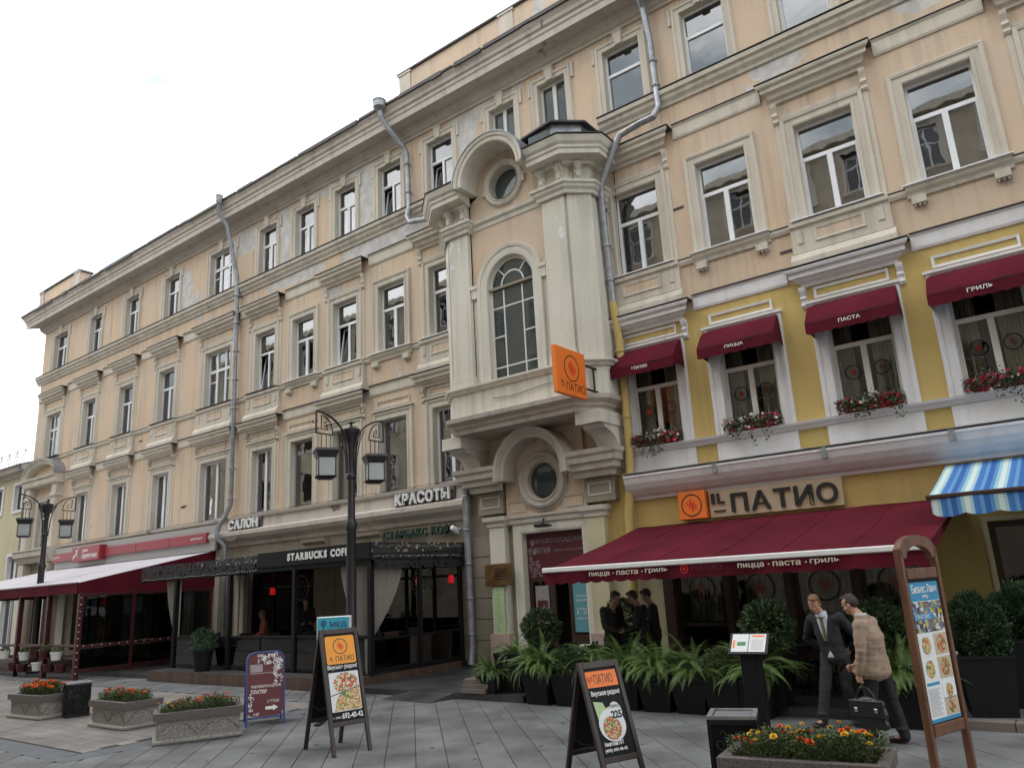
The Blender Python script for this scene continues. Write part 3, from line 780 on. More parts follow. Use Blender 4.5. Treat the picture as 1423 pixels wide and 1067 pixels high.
# ---- surrounds
SURP = [(0, -.24), (0, .035), (.03, .05), (.06, .05), (.07, .03), (.17, .03), (.18, .06), (.24, .075), (.26, .06), (.27, 0)]
def surround(o, mat, prof=SURP, keystone=False, strip=False, zb=None):
    a, b, c, d = o; z0 = c if zb is None else zb
    m = MB(); m.sweep([(a, z0), (a, d), (b, d), (b, z0)], prof, y0=D)
    if strip:
        for x0, x1 in ((a - .37, a - .27), (b + .27, b + .37)): m.box(x0, x1, D - .025, D, z0, d + .17)
    s_ = W('window_surround', m, mat)
    if keystone:
        k = MB(); cx = (a + b) / 2
        k.add([(cx - .09, D - .1, d - .02), (cx + .09, D - .1, d - .02), (cx + .13, D - .12, d + .32), (cx - .13, D - .12, d + .32), (cx - .09, D, d - .02), (cx + .09, D, d - .02), (cx + .13, D, d + .32), (cx - .13, D, d + .32)],
              [(0, 1, 2, 3), (0, 4, 5, 1), (1, 5, 6, 2), (2, 6, 7, 3), (3, 7, 4, 0)])
        k.box(cx - .15, cx + .15, D - .135, D, d + .32, d + .36)
        k.build('keystone', mat, s_, world=True)
    return s_
hood3 = [0, 1, 2, 3, 4, 5, 7, 9, 10, 12, 14]
for i, o_ in enumerate(third): surround(o_, 'cream', strip=(i in hood3))
SUR4 = [(0, -.24), (0, .03), (.12, .03), (.13, .06), (.2, .07), (.22, 0)]
for i, o_ in enumerate(fourth): surround(o_, 'cream', SUR4, keystone=True)
for i, o_ in enumerate(second_l):
    if i > 0: surround(o_, 'cream', strip=(i in (1, 2, 3, 4, 5, 7, 9)))
for o_ in second_r: surround(o_, 'white_trim')
# ears on the fourth floor surrounds
for (a, b, c, d) in fourth:
    for q in (a - .3, b + .221): m_ = MB(); m_.box(q, q + .079, D - .055, D, d - .25, d + .21); W('surround_ear', m_, 'cream')

# ---- hoods, consoles
def hood(c, w, zt, mat, proj=.36, hh=.42, half=None):
    hw = half or (w / 2 + .6)
    P = [(0, zt - hh), (.07, zt - hh), (.08, zt - hh + .07), (.16, zt - hh + .1), (.2, zt - .2), (proj - .08, zt - .19), (proj - .08, zt - .1), (proj - .02, zt - .07), (proj, zt - .02), (proj, zt), (0, zt + .03)]
    m = MB(); m.xprof(c - hw + proj, c + hw - proj, P, 1, 1, y0=D); h_ = W('window_hood', m, mat)
    k = MB(); k.box(c - hw - .01, c + hw + .01, D - proj - .015, D, zt + .031, zt + .045); k.build('zinc_flashing', 'roof', h_, world=True)
def console(x, z0, z1, mat):
    P = [(0, z0), (.05, z0), (.09, z0 + .05), (.05, z0 + .1), (.05, z0 + .14), (.1, z0 + .2), (.06, z0 + .27), (.06, z1 - .2), (.12, z1 - .08), (.13, z1), (0, z1)]
    m = MB(); m.xprof(x - .06, x + .06, P, y0=D); W('console', m, mat)
for i, (c, w) in enumerate(LC + MC + RC):
    if i in hood3:
        hood(c, w, 12.42, 'cream')
        for sx in (-1, 1): console(c + sx * (w / 2 + .33), 11.5, 12.0, 'cream')
        m_ = MB(); m_.box(c - w / 2 - .22, c + w / 2 + .22, D - .03, D, 11.62, 11.68); W('lintel_moulding', m_, 'cream')
for i, (c, w) in enumerate(LC + MC + RC):
    mat = 'cream' if i < 10 else 'white_trim'
    if i in (1, 2, 3, 4, 5, 7, 9, 10, 12, 14):
        hood(c, w, 8.0, mat, .34, .36)
        for sx in (-1, 1): console(c + sx * (w / 2 + .33), 7.2, 7.64, mat)
    if i > 0:
        m_ = MB(); z0, z1 = (7.36, 7.6)
        m_.sweep([(c - .72, z0), (c - .72, z1), (c + .72, z1), (c + .72, z0)], [(-.05, 0), (-.05, .03), (.0, .04), (.0, 0)], closed=True, y0=D); W('panel_moulding', m_, mat)
        m_ = MB(); m_.box(c - w / 2 - .3, c + w / 2 + .3, D - .11, D, 7.255, 7.31); W('lintel_moulding', m_, mat)

# ---- bands and courses
def band(name, x0, x1, prof, mat): m = MB(); m.xprof(x0, x1, prof, y0=D); return W(name, m, mat)
def flash(x0, x1, out, z, mat='roof'): m = MB(); m.box(x0, x1, D - out, D, z, z + .015); return W('flashing', m, mat)
# 12.15-12.53 band between hoods ; 7.8-8.12 band between hoods
def gaps(idx, hw_extra=.6):
    e = [-42.38]; 
    for i, (c, w) in enumerate(LC + MC + RC):
        if i in idx: e += [c - w / 2 - hw_extra, c + w / 2 + hw_extra]
    e.append(6.48); return [(e[k], e[k + 1]) for k in range(0, len(e), 2) if e[k + 1] - e[k] > .1]
def clip_oriel(sp):
    out = []
    for a, b in sp:
        if a < -13.42 and b > -8.6: out += [(a, -13.42), (-8.58, b)]
        elif a >= -13.42 and b <= -8.58: continue
        elif a < -13.42 < b: out.append((a, -13.42))
        elif a < -8.58 < b: out.append((-8.58, b))
        else: out.append((a, b))
    return [q for q in out if q[1] - q[0] > .08]
for a, b in clip_oriel(gaps(hood3)):
    band('string_band', a, b, [(0, 12.17), (.03, 12.17), (.05, 12.22), (.05, 12.48), (.09, 12.53), (0, 12.55)], 'cream'); flash(a, b, .1, 12.551)
for a, b in clip_oriel(gaps((1, 2, 3, 4, 5, 7, 9, 10, 12, 14))):
    mat = 'cream' if b < -9 else 'white_trim'
    if a < -38 : a = -38.4
    band('string_band', a, b, [(0, 7.8), (.03, 7.8), (.05, 7.85), (.05, 8.08), (.09, 8.12), (0, 8.14)], mat); flash(a, b, .1, 8.141)
CO4 = [(0, 13.13), (.05, 13.13), (.07, 13.2), (.14, 13.28), (.16, 13.36), (.22, 13.4), (.24, 13.5), (0, 13.53)]
for a, b in ((-42.6, -13.5), (-8.5, 6.48)): band('sill_course', a, b, CO4, 'cream'); flash(a, b, .26, 13.531)
m_ = MB(); m_.box(-13.5, -8.5, D - .07, D, 13.3, 13.5); W('sill_course', m_, 'cream')
for a, b in ((-42.5, -13.42), (-8.58, 6.48)):
    band('sill_course', a, b, [(0, 8.93), (.04, 8.93), (.07, 9.0), (.07, 9.06), (0, 9.07)], 'cream'); flash(a, b, .085, 9.071)
for a, b in ((-42.4, -38.0),): pass
for i, (c, w) in enumerate(LC + MC + RC):
    hw = w / 2
    m_ = MB(); m_.box(c - hw - .33, c + hw + .33, D - .2, D + .18, 9.088, 9.112); s_ = W('window_sill', m_, 'pvc' if i > 5 else 'roof')
    if i in (1, 2, 3, 4, 5, 7, 9, 10, 12, 14, 0):
        if i == 0: continue
        m_ = MB(); m_.xprof(c - hw - .38, c + hw + .38, [(0, 8.38), (.1, 8.38), (.1, 8.94), (.16, 8.97), (.16, 9.06), (0, 9.065)], y0=D)
        m_.xprof(c - hw - .42, c + hw + .42, [(0, 8.05), (.22, 8.06), (.22, 8.2), (.12, 8.36), (0, 8.379)], y0=D); W('window_apron', m_, 'cream')
        m_ = MB(); m_.sweep([(c - .5, 8.56), (c - .5, 8.87), (c + .5, 8.87), (c + .5, 8.56)], [(-.05, 0), (-.05, .02), (0, .03), (0, 0)], closed=True, y0=D - .1); W('apron_moulding', m_, 'cream')
        m_ = MB(); m_.box(c - .45, c + .45, D - .106, D - .1, 8.61, 8.82)
        W('apron_panel', m_, 'peach')
        for sx in (-1, 1):
            m_ = MB(); m_.cbox(c + sx * (hw + .2) - .06, c + sx * (hw + .2) + .06, D - .125, D - .1, 8.58, 8.86, .008); W('apron_block', m_, 'cream')
    else:
        m_ = MB(); m_.xprof(c - hw - .3, c + hw + .3, [(0, 8.86), (.05, 8.86), (.07, 8.93), (.13, 9.0), (.15, 9.086), (0, 9.087)], y0=D); W('sill_moulding', m_, 'cream')
        for sx in (-1, 1):
            m_ = MB(); x_ = c + sx * (hw + .1); m_.cbox(x_ - .13, x_ + .13, D - .13, D, 8.7, 8.86, .008)
            for q in (-.08, 0, .08): m_.box(x_ + q - .02, x_ + q + .02, D - .1, D - .02, 8.66, 8.7)
            W('sill_bracket', m_, 'cream')
# ---- main cornice, roof, parapets
CP = [(0, 15.93), (.07, 15.93), (.08, 16.0), (.14, 16.03), (.17, 16.12), (.22, 16.14), (.24, 16.27), (.66, 16.25), (.66, 16.23), (.7, 16.23), (.7, 16.42), (.74, 16.46), (.74, 16.56), (.8, 16.6), (.82, 16.7), (.9, 16.8), (.9, 16.84), (0, 16.86)]
m_ = MB(); m_.xprof(-42.4, 6.5, CP, 1, 0, y0=D)
n_ = len(m_.v)
W('cornice', m_, 'cornice')
m_ = MB(); m_.box(-42.4 - .7, -42.4, D, D + 9, 16.23, 16.84); W('cornice', m_, 'cornice')
m_ = MB(); m_.add([(-43.34, D - .94, 16.845), (6.5, D - .94, 16.845), (6.5, D - .94, 16.885), (-43.34, D - .94, 16.885), (-43.34, D + 9, 18.4), (6.5, D + 9, 18.4), (6.5, D + 9, 16.861), (-43.34, D + 9, 16.861)],
                  [(0, 1, 2, 3), (3, 2, 5, 4), (0, 7, 6, 1), (4, 5, 6, 7), (0, 3, 4, 7), (1, 6, 5, 2)]); W('roof', m_, 'roof')
edge = MB(); random.seed(3); x = -43.3
while x < 6:
    w_ = random.uniform(.4, 1.4); edge.box(x, x + w_, D - .96, D - .9, 16.84 - random.choice((0, .0, .02, .05)), 16.9 + random.choice((0, .02, .03))); x += w_ + random.choice((0, 0, .1))
W('roof_edge', edge, 'roof')
for (a, b) in ((-42.9, -38.4), (-15.6, 6.5)):
    m_ = MB(); m_.box(a, b, D - .25, D + .3, 16.9, 18.27); W('parapet', m_, 'peach')
    m_ = MB(); m_.box(a - .08, b + .08, D - .33, D + .38, 18.27, 18.34); W('parapet_cap', m_, 'roof')
    xx = a + .25
    while xx < b:
        m_ = MB(); m_.box(xx - .25, xx + .25, D - .3, D - .25, 17.1, 18.2); m_.box(xx - .29, xx + .29, D - .33, D - .25, 18.2, 18.265); W('parapet_pier', m_, 'cream'); xx += 4.05 if a < -20 else 4.2
for x in (-27.0, -19.5, -13.0): 
    m_ = MB(); m_.tube([(x, D + .3, 17.2), (x, D + .3, 17.9)], .015, 5); W('roof_rod', m_, 'iron')

# ---- ground floor cornice (left), signs band
band('ground_cornice', -38.3, -13.5, [(0, 3.72), (.06, 3.74), (.1, 3.85), (.28, 3.98), (.36, 4.1), (.36, 4.22), (.3, 4.24), (.14, 4.3), (.12, 4.62), (.2, 4.66), (.22, 4.74), (0, 4.76)], 'cornice')
for x in (-19.9, -17.4):
    band('pier_cap', x - .55, x + .55, [(0, 3.3), (.1, 3.32), (.12, 3.5), (.24, 3.58), (.26, 3.68), (0, 3.7)], 'ground_stone')
for x0, x1 in ((-20.0, -17.45), (-14.0, -12.7), (-26.7, -23.8)):
    for r_ in range(6):
        m_ = MB(); m_.cbox(x0, x1, D - .06, D, .1 + r_ * .52, .1 + (r_ + 1) * .52 - .015, .01); W('rusticated_course', m_, 'ground_stone')
# ---- gutter cornice above the restaurant, sill course
GP = [(0, 3.68), (.07, 3.68), (.09, 3.74), (.2, 3.79), (.32, 3.9), (.4, 4.02), (.44, 4.14), (.46, 4.16), (.46, 4.21), (0, 4.24)]
band('gutter_cornice', -8.55, 6.5, GP, 'white_trim'); flash(-8.57, 6.5, .48, 4.241, 'zinc')
for x in (-6.35, -4.1, -1.9, .3, 2.5): m_ = MB(); m_.box(x - .05, x + .05, D - .475, D - .4, 4.02, 4.23); W('gutter_clip', m_, 'zinc')
band('sill_course', -8.58, 6.5, [(0, 4.7), (.06, 4.71), (.08, 4.76), (.16, 4.8), (.18, 4.85), (0, 4.86)], 'white_trim')
for c, w in RC: m_ = MB(); m_.box(c - w / 2 - .27, c + w / 2 + .27, D - .05, D, 4.255, 4.7); W('window_apron', m_, 'white_trim')

# ---- restaurant ground floor windows
for (a, b, c, d) in GW:
    m = MB(); hw = (b - a) / 2
    for rr in ((-hw, -hw + .08, 0, d - c), (hw - .08, hw, 0, d - c), (-hw + .08, hw - .08, 0, .1), (-hw + .08, hw - .08, d - c - .1, d - c), (-hw + .08, hw - .08, .55, .62)): m.box(rr[0], rr[1], -.04, .04, rr[2], rr[3])
    r_ = m.build('window', 'brown_frame', house, loc=((a + b) / 2 - BX, .16, c))
    for zz in ((.1, .55), (.62, d - c - .1)):
        g = MB(); g.box(-hw + .08, hw - .08, -.006, .006, zz[0], zz[1]); g.build('pane', 'glass_clear', r_)
    lg = MB(); ring2d(lg, (0, -.02, 1.3), (1, 0, 0), (0, 0, 1), .27, .31, .001); lg.build('window_emblem', 'letter_black', r_)
    lg = MB(); flame2d(lg, (0, -.02, 1.3), (1, 0, 0), (0, 0, 1), .2, .001); lg.build('window_emblem', 'logo_dim', r_)
    k = MB(); pts = [(-.45 + .9 * i / 30, .3 + .03 * math.sin(i * 2.0)) for i in range(31)]
    for i in range(30): k.quad((pts[i][0], pts[i][1], .62), (pts[i + 1][0], pts[i + 1][1], .62), (pts[i + 1][0], pts[i + 1][1], 2.05), (pts[i][0], pts[i][1], 2.05))
    k.build('curtain', 'curtain_grey', r_, smooth=True)
m_ = MB(); m_.box(-8.02, -7.8, D - .05, D, .0, 2.6); W('door_pilaster', m_, 'brown_frame')
m_ = MB()
wallgrid(m_, -7.8, -2.6, 0, 2.6, GW, y=D - .045)
for o_ in GW: reveal(m_, o_, y=D - .045, depth=.3)
W('timber_cladding', m_, 'brown_frame')
for k in range(13): m_ = MB(); m_.cbox(-7.78 + k * .4, -7.78 + k * .4 + .36, D - .075, D - .046, .04, .32, .008); W('cladding_panel', m_, 'brown_frame')
m_ = MB(); 
for rr in ((DR[0], DR[0] + .1), (DR[1] - .1, DR[1]), (-.85, -.75)): m_.box(rr[0], rr[1], D + .1, D + .18, 0, 2.62)
m_.box(DR[0] + .1, DR[1] - .1, D + .1, D + .18, 2.5, 2.62); d_ = W('door', m_, 'brown_frame')
g = MB(); g.box(DR[0] + .1, -.85, D + .13, D + .142, 0.02, 2.5); g.box(-.75, DR[1] - .1, D + .13, D + .142, 0.02, 2.5); g.build('pane', 'glass_dark', d_, world=True)
m_ = MB(); m_.sweep([(DR[0], 0), (DR[0], 2.62), (DR[1], 2.62), (DR[1], 0)], [(0, 0), (0, .02), (.07, .02), (.07, 0)], y0=D); W('door_surround', m_, 'pale_yellow')

# ---- café window glazing (left part)
for (a, b, c, d) in GL:
    m = MB(); hw = (b - a) / 2; n = 3 if b - a > 3 else 2
    H_ = d - c
    m.box(-hw, hw, -.04, .04, H_ - .1, H_); m.box(-hw, hw, -.04, .04, 0, .12); m.box(-hw, hw, -.03, .03, H_ - .75, H_ - .68)
    for i in range(n + 1): x = -hw + i * (2 * hw) / n; m.box(x - .045, x + .045, -.045, .045, .12, H_ - .1)
    r_ = m.build('shop_window', 'black_panel' if a > -25 else 'red_post', house, loc=((a + b) / 2 - BX, .22, c))
    for i in range(n):
        x0 = -hw + i * 2 * hw / n + .05; x1 = -hw + (i + 1) * 2 * hw / n - .05
        g = MB(); g.box(x0, x1, -.006, .006, .12, H_ - .1); g.build('pane', 'glass_dark', r_)
# cream pilasters and drapes beside the left shop windows
for x in (-30.0, -33.7, -37.6, -25.6): m_ = MB(); m_.box(x - .35, x + .35, D - .08, D, 0, 3.72); W('pilaster', m_, 'cream')
for x in (-24.0, -23.7): m_ = MB(); m_.box(x - .1, x + .1, D - .16, D, 0, 3.1); W('pilaster', m_, 'cream')

# ---- doorway with arched pediment at the far left end
cx = -40.4
for sx in (-1, 1):
    m_ = MB(); m_.box(cx + sx * 1.45 - .25, cx + sx * 1.45 + .25, D - .3, D, 4.75, 7.7)
    m_.box(cx + sx * 1.45 - .32, cx + sx * 1.45 + .32, D - .36, D, 7.1, 7.24); W('portal_pilaster', m_, 'cream')
band('portal_entablature', -42.2, -38.6, [(0, 7.7), (.38, 7.72), (.42, 7.82), (.42, 8.0), (.5, 8.04), (.52, 8.14), (0, 8.16)], 'cream')
arc = [(cx + 1.85 * math.cos(t), 8.15 + .85 * math.sin(t)) for t in [PI * (1 - i / 22) for i in range(23)]]
m_ = MB(); m_.sweep(arc, [(0, 0), (0, .52), (-.06, .52), (-.1, .45), (-.22, .42), (-.26, .36), (-.26, .1), (-.26, 0)], y0=D); W('pediment_arch', m_, 'cream', smooth=True)
m_ = MB(); m_.sweep(arc, [(.001, 0), (.001, .55), (.03, .55), (.03, 0)], y0=D); W('pediment_roof', m_, 'zinc', smooth=True)
m_ = MB(); m_.poly([(x, D - .1, z) for x, z in arc]); W('pediment_field', m_, 'peach')
surround(second_l[0], 'cream')
band('portal_cornice', -42.35, -38.5, [(0, 4.05), (.3, 4.1), (.4, 4.3), (.5, 4.4), (.5, 4.6), (.55, 4.66), (.55, 4.74), (0, 4.77)], 'cornice')
for sx in (-1, 1): m_ = MB(); m_.box(cx + sx * 1.3 - .3, cx + sx * 1.3 + .3, D - .35, D, 0, 4.05); W('portal_pilaster', m_, 'cream')

# ================================================================ ORIEL
xc = -11.0
def prism(m, pts, z0, z1):
    n = len(pts); b = len(m.v)
    m.v += [(x, y, z0) for x, y in pts] + [(x, y, z1) for x, y in pts]
    m.f.append(tuple(b + i for i in range(n))[::-1]); m.f.append(tuple(b + n + i for i in range(n)))
    for i in range(n): m.f.append((b + i, b + (i + 1) % n, b + n + (i + 1) % n, b + n + i))
def hsweep(m, path, prof):
    """moulding run along a plan path; offsets to the right of travel (outwards)"""
    P = [Vector(p) for p in path]; k = len(P); n = len(prof); b = len(m.v)
    for i in range(k):
        d0 = (P[i] - P[i - 1]).normalized() if i else (P[1] - P[0]).normalized(); d1 = (P[i + 1] - P[i]).normalized() if i < k - 1 else d0
        n0 = Vector((d0.y, -d0.x)); n1 = Vector((d1.y, -d1.x)); nn = (n0 + n1).normalized(); sc = 1 / max(.3, nn.dot(n0))
        for o, z in prof: q = P[i] + nn * o * sc; m.v.append((q.x, q.y, z))
    for i in range(k - 1):
        for j in range(n):
            a = b + i * n; c = b + (i + 1) * n; jj = (j + 1) % n; m.f.append((a + j, a + jj, c + jj, c + j))
    m.f.append(tuple(b + j for j in range(n))); m.f.append(tuple(b + (k - 1) * n + j for j in range(n))[::-1])
def plan2(o, h): return [(xc - h, D), (xc - h, D - .7), (xc - h + .4, D - 1.1 - o), (xc + h - .4, D - 1.1 - o), (xc + h, D - .7), (xc + h, D)]
def plan(o):  # body outline offset outwards by o
    return [(xc - 2.4 - o, D), (xc - 2.4 - o, D - .7 - o * .4), (xc - 1.95 - o * .5, D - 1.1 - o), (xc + 1.95 + o * .5, D - 1.1 - o), (xc + 2.4 + o, D - .7 - o * .4), (xc + 2.4 + o, D)]
pl = plan(0)
# side and chamfer walls
m_ = MB()
for (a, b) in ((0, 1), (1, 2), (3, 4), (4, 5)): m_.quad((*pl[a], 6.9), (*pl[b], 6.9), (*pl[b], 12.0), (*pl[a], 12.0))
for sx in (-1, 1):
    for (xa, xb) in ((1.2, 1.95),): m_.quad((xc + sx * xa, D - 1.1, 6.9), (xc + sx * xb, D - 1.1, 6.9), (xc + sx * xb, D - 1.1, 12.0), (xc + sx * xa, D - 1.1, 12.0))
W('oriel_side_wall', m_, 'bay_white')
# front wall with arched window hole and round hole
from mathutils.geometry import tessellate_polygon
def arcpts(cx, cz, r, a0, a1, n): return [(cx + r * math.cos(a0 + (a1 - a0) * i / n), cz + r * math.sin(a0 + (a1 - a0) * i / n)) for i in range(n + 1)]
def holed(m, outer, holes, y):
    loops = [[Vector((x, z, 0)) for x, z in l] for l in [outer] + holes]
    flat = [p for l in loops for p in l]
    m.add([(p.x, y, p.y) for p in flat], [tuple(t) for t in tessellate_polygon(loops)])
WR, WZ0, WZS = .74, 6.98, 9.5
wh = [(xc - WR, WZ0)] + arcpts(xc, WZS, WR, PI, 0, 24) + [(xc + WR, WZ0)]
OZ = 12.32
oc = arcpts(xc, OZ, .48, 0, 2 * PI, 32)[:0:-1]
outer = [(xc - 1.2, 6.9), (xc + 1.2, 6.9), (xc + 1.2, OZ - .2)] + arcpts(xc, OZ, .93, -.1, PI + .1, 28) + [(xc - 1.2, OZ - .2)]
YF = D - 1.05
m_ = MB(); holed(m_, outer, [wh, oc], YF); W('oriel_front_wall', m_, 'peach')
m_ = MB(); m_.sweep(wh, [(0, -.22), (0, .02), (.04, .035), (.2, .035), (.21, .06), (.3, .08), (.32, .05), (.32, 0)], y0=YF); W('arched_surround', m_, 'bay_white', True)
# wide cream arch panel outside it with imposts
m_ = MB(); m_.box(xc - 1.2, xc - 1.06, YF - .02, YF, 6.95, 9.45); m_.box(xc + 1.06, xc + 1.2, YF - .02, YF, 6.95, 9.45); W('oriel_front_strip', m_, 'bay_white')
for sx in (-1, 1):
    m_ = MB(); m_.box(xc + sx * 1.12 - .13, xc + sx * 1.12 + .1, YF - .12, YF, 9.56, 9.66); m_.box(xc + sx * 1.12 - .1, xc + sx * 1.12 + .08, YF - .09, YF, 9.3, 9.56); W('impost', m_, 'bay_white')
# arched window
yw = YF + .14
m = MB()
pts = arcpts(0, WZS - WZ0, WR - .03, PI, 0, 20)
m.sweep([(-WR + .03, 0)] + pts + [(WR - .03, 0)], [(-.05, -.02), (-.05, .02), (.03, .02), (.03, -.02)])
for x in (-.3, .3): m.box(x - .02, x + .02, -.02, .02, 0, 2.42)
for z in (.35, 1.95): m.box(-.7, .7, -.018, .018, z - .018, z + .018)
m.box(-.7, -.32, -.018, .018, 1.15, 1.185); m.box(.32, .7, -.018, .018, 1.15, 1.185)
m.sweep(arcpts(0, 2.52, .34, PI, 0, 16), [(0, -.018), (0, .018), (.04, .018), (.04, -.018)])
for a in (PI * .27, PI * .73):
    c_, s_ = math.cos(a), math.sin(a); n_ = (-s_ * .016, c_ * .016)
    m.add([(c_ * .36 + n_[0], -.018, 2.52 + s_ * .36 + n_[1]), (c_ * .72 + n_[0], -.018, 2.52 + s_ * .72 + n_[1]), (c_ * .72 - n_[0], -.018, 2.52 + s_ * .72 - n_[1]), (c_ * .36 - n_[0], -.018, 2.52 + s_ * .36 - n_[1])], [(0, 1, 2, 3)])
r_ = m.build('arched_window', 'cream_frame', house, loc=(xc - BX, yw - D, WZ0))
def glassplate(g, pts, y, t=.012):
    n = len(pts); g.add([(x, y - t, z) for x, z in pts] + [(x, y, z) for x, z in pts], [tuple(range(n)), tuple(range(n, 2 * n))[::-1]] + [(i, (i + 1) % n, n + (i + 1) % n, n + i) for i in range(n)])
g = MB(); glassplate(g, [(-WR, 0)] + arcpts(0, 2.52, WR, PI, 0, 20) + [(WR, 0)], .0); g.build('pane', 'glass_old', r_)
g = MB(); g.box(-.74, .74, -.09, .03, 2.45, 2.51); g.build('transom', 'ground_stone', r_)
g = MB(); g.box(-.85, .85, -.2, .05, -.05, 0); g.build('window_sill', 'roof', r_)
k = MB(); kp = [(-.7 + 1.4 * i / 30, .3 + .04 * math.sin(i * 1.7)) for i in range(31)]
for i in range(30):
    if 8 < i < 20: continue
    k.quad((kp[i][0], kp[i][1], 0), (kp[i + 1][0], kp[i + 1][1], 0), (kp[i + 1][0], kp[i + 1][1], 2.4), (kp[i][0], kp[i][1], 2.4))
k.build('curtain', 'curtain_grey', r_, True)
m_ = MB(); m_.quad((xc - 2.3, D - .2, 6), (xc + 2.3, D - .2, 6), (xc + 2.3, D - .2, 13), (xc - 2.3, D - .2, 13)); W('room_partition', m_, 'room_unlit')
# round window rings and pane
m_ = MB(); m_.sweep(oc, [(0, .0), (0, -.28), (-.03, -.28), (-.03, .05)], closed=True, y0=YF); 
m_.sweep(oc, [(0, -.2), (0, .04), (.04, .08), (.07, .05), (.09, .05), (.13, .1), (.17, .07), (.18, 0)], closed=True, y0=YF); W('oculus_moulding', m_, 'bay_white', True)
g = MB(); glassplate(g, oc, YF + .2); W('round_pane', g, 'glass_old')
for sx in (-1, 1): m_ = MB(); m_.box(xc + sx * .66 - .05, xc + sx * .66 + .05, YF - .08, YF, OZ - .2, OZ + .02); m_.box(xc + sx * .66 - .07, xc + sx * .66 + .07, YF - .1, YF, OZ - .03, OZ + .02); W('oculus_block', m_, 'cream')
# barrel arch over it
BF = .72
ha = arcpts(xc, OZ - .05, .93, PI + .02, -.02, 32)
m_ = MB(); m_.sweep(ha, [(0, 0), (0, BF - .02), (.03, BF), (.08, BF), (.09, BF - .03), (.13, BF - .03), (.14, BF + .02), (.2, BF + .04), (.22, BF + .04), (.22, .0)], y0=YF); W('hood_arch', m_, 'bay_white', True)
m_ = MB(); m_.sweep(ha, [(.221, -1.05), (.221, BF + .07), (.245, BF + .07), (.245, -1.05)], y0=YF); W('hood_arch_roof', m_, 'zinc', True)
# string under oculus and capital mould
m_ = MB(); hsweep(m_, [(xc - 1.2, YF), (xc + 1.2, YF)], [(0, 11.22), (.03, 11.24), (.04, 11.34), (.1, 11.4), (.11, 11.48), (0, 11.5)]); W('oriel_string', m_, 'bay_white')
capp = [(0, 11.2), (.05, 11.22), (.06, 11.3), (.12, 11.36), (.13, 11.42), (.18, 11.46), (.18, 11.52), (0, 11.54)]
for sx in (-1, 1):
    P_ = [(xc - 2.45, D), (xc - 2.45, D - .72), (xc - 1.98, D - 1.2), (xc - 1.2, D - 1.2), (xc - 1.2, D - 1.05)]
    if sx > 0: P_ = [(2 * xc - x, y) for x, y in P_[::-1]]
    m_ = MB(); hsweep(m_, P_, capp); W('capital', m_, 'bay_white')
    # pilaster shafts
    P2 = [(xc + sx * 1.24, D - 1.05), (xc + sx * 1.24, D - 1.18), (xc + sx * 1.9, D - 1.18), (xc + sx * 1.9, D - 1.05)]
    m_ = MB(); prism(m_, P2, 6.95, 11.2); m_.box(xc + sx * 1.2 - .0, xc + sx * 1.2 + sx * .74, D - 1.24, D - 1.05, 6.95, 7.2); W('pilaster', m_, 'bay_white')
    P2 = [(xc + sx * 1.98, D - 1.14), (xc + sx * 2.43, D - .74), (xc + sx * 2.38, D - .68), (xc + sx * 1.93, D - 1.08)]
    m_ = MB(); prism(m_, P2, 6.95, 11.2); W('pilaster', m_, 'bay_white')
    # neck above capital
    P3 = [(xc + sx * 1.25, D - 1.05), (xc + sx * 1.25, D - 1.14), (xc + sx * 1.94, D - 1.14), (xc + sx * 2.41, D - .71), (xc + sx * 2.41, D)]
    m_ = MB(); prism(m_, P3, 11.54, 12.05); W('oriel_neck', m_, 'bay_white')
    for (px, py, ax) in ((xc + sx * 1.32, D - 1.14, 0), (xc + sx * 1.84, D - 1.14, 0), (xc + sx * 2.2, D - .93, sx * .75)):
        k = MB(); P = [(0, 0), (.07, 0), (.12, .05), (.09, .11), (.07, .14), (.12, .22), (.1, .3), (.16, .34), (.2, .4), (.19, .47), (.12, .5), (0, .5)]
        k.xprof(-.09, .09, P); k.xprof(-.05, .05, [(0, .05), (.15, .09), (.13, .25), (.23, .4), (.2, .48), (0, .48)])
        k.tube([(-.11, -.16, .42), (.11, -.16, .42)], .055, 8)
        k.xform(Matrix.Translation((px, py, 11.55)) @ Matrix.Rotation(ax, 4, 'Z')); W('scroll_console', k, 'bay_white')
    # cornice halves
    P_ = [(xc - 2.42, D), (xc - 2.42, D - .74), (xc - 1.96, D - 1.14), (xc - 1.13, D - 1.14)]
    if sx > 0: P_ = [(2 * xc - x, y) for x, y in P_[::-1]]
    m_ = MB(); hsweep(m_, P_, [(0, 11.98), (.1, 12.0), (.13, 12.06), (.46, 12.08), (.46, 12.2), (.5, 12.23), (.5, 12.3), (.56, 12.36), (.6, 12.46), (.62, 12.5), (0, 12.53)]); W('oriel_cornice', m_, 'bay_white')
    m_ = MB(); hsweep(m_, P_, [(-.5, 12.531), (.64, 12.531), (.64, 12.55), (-.5, 12.62)]); W('oriel_flashing', m_, 'roof')
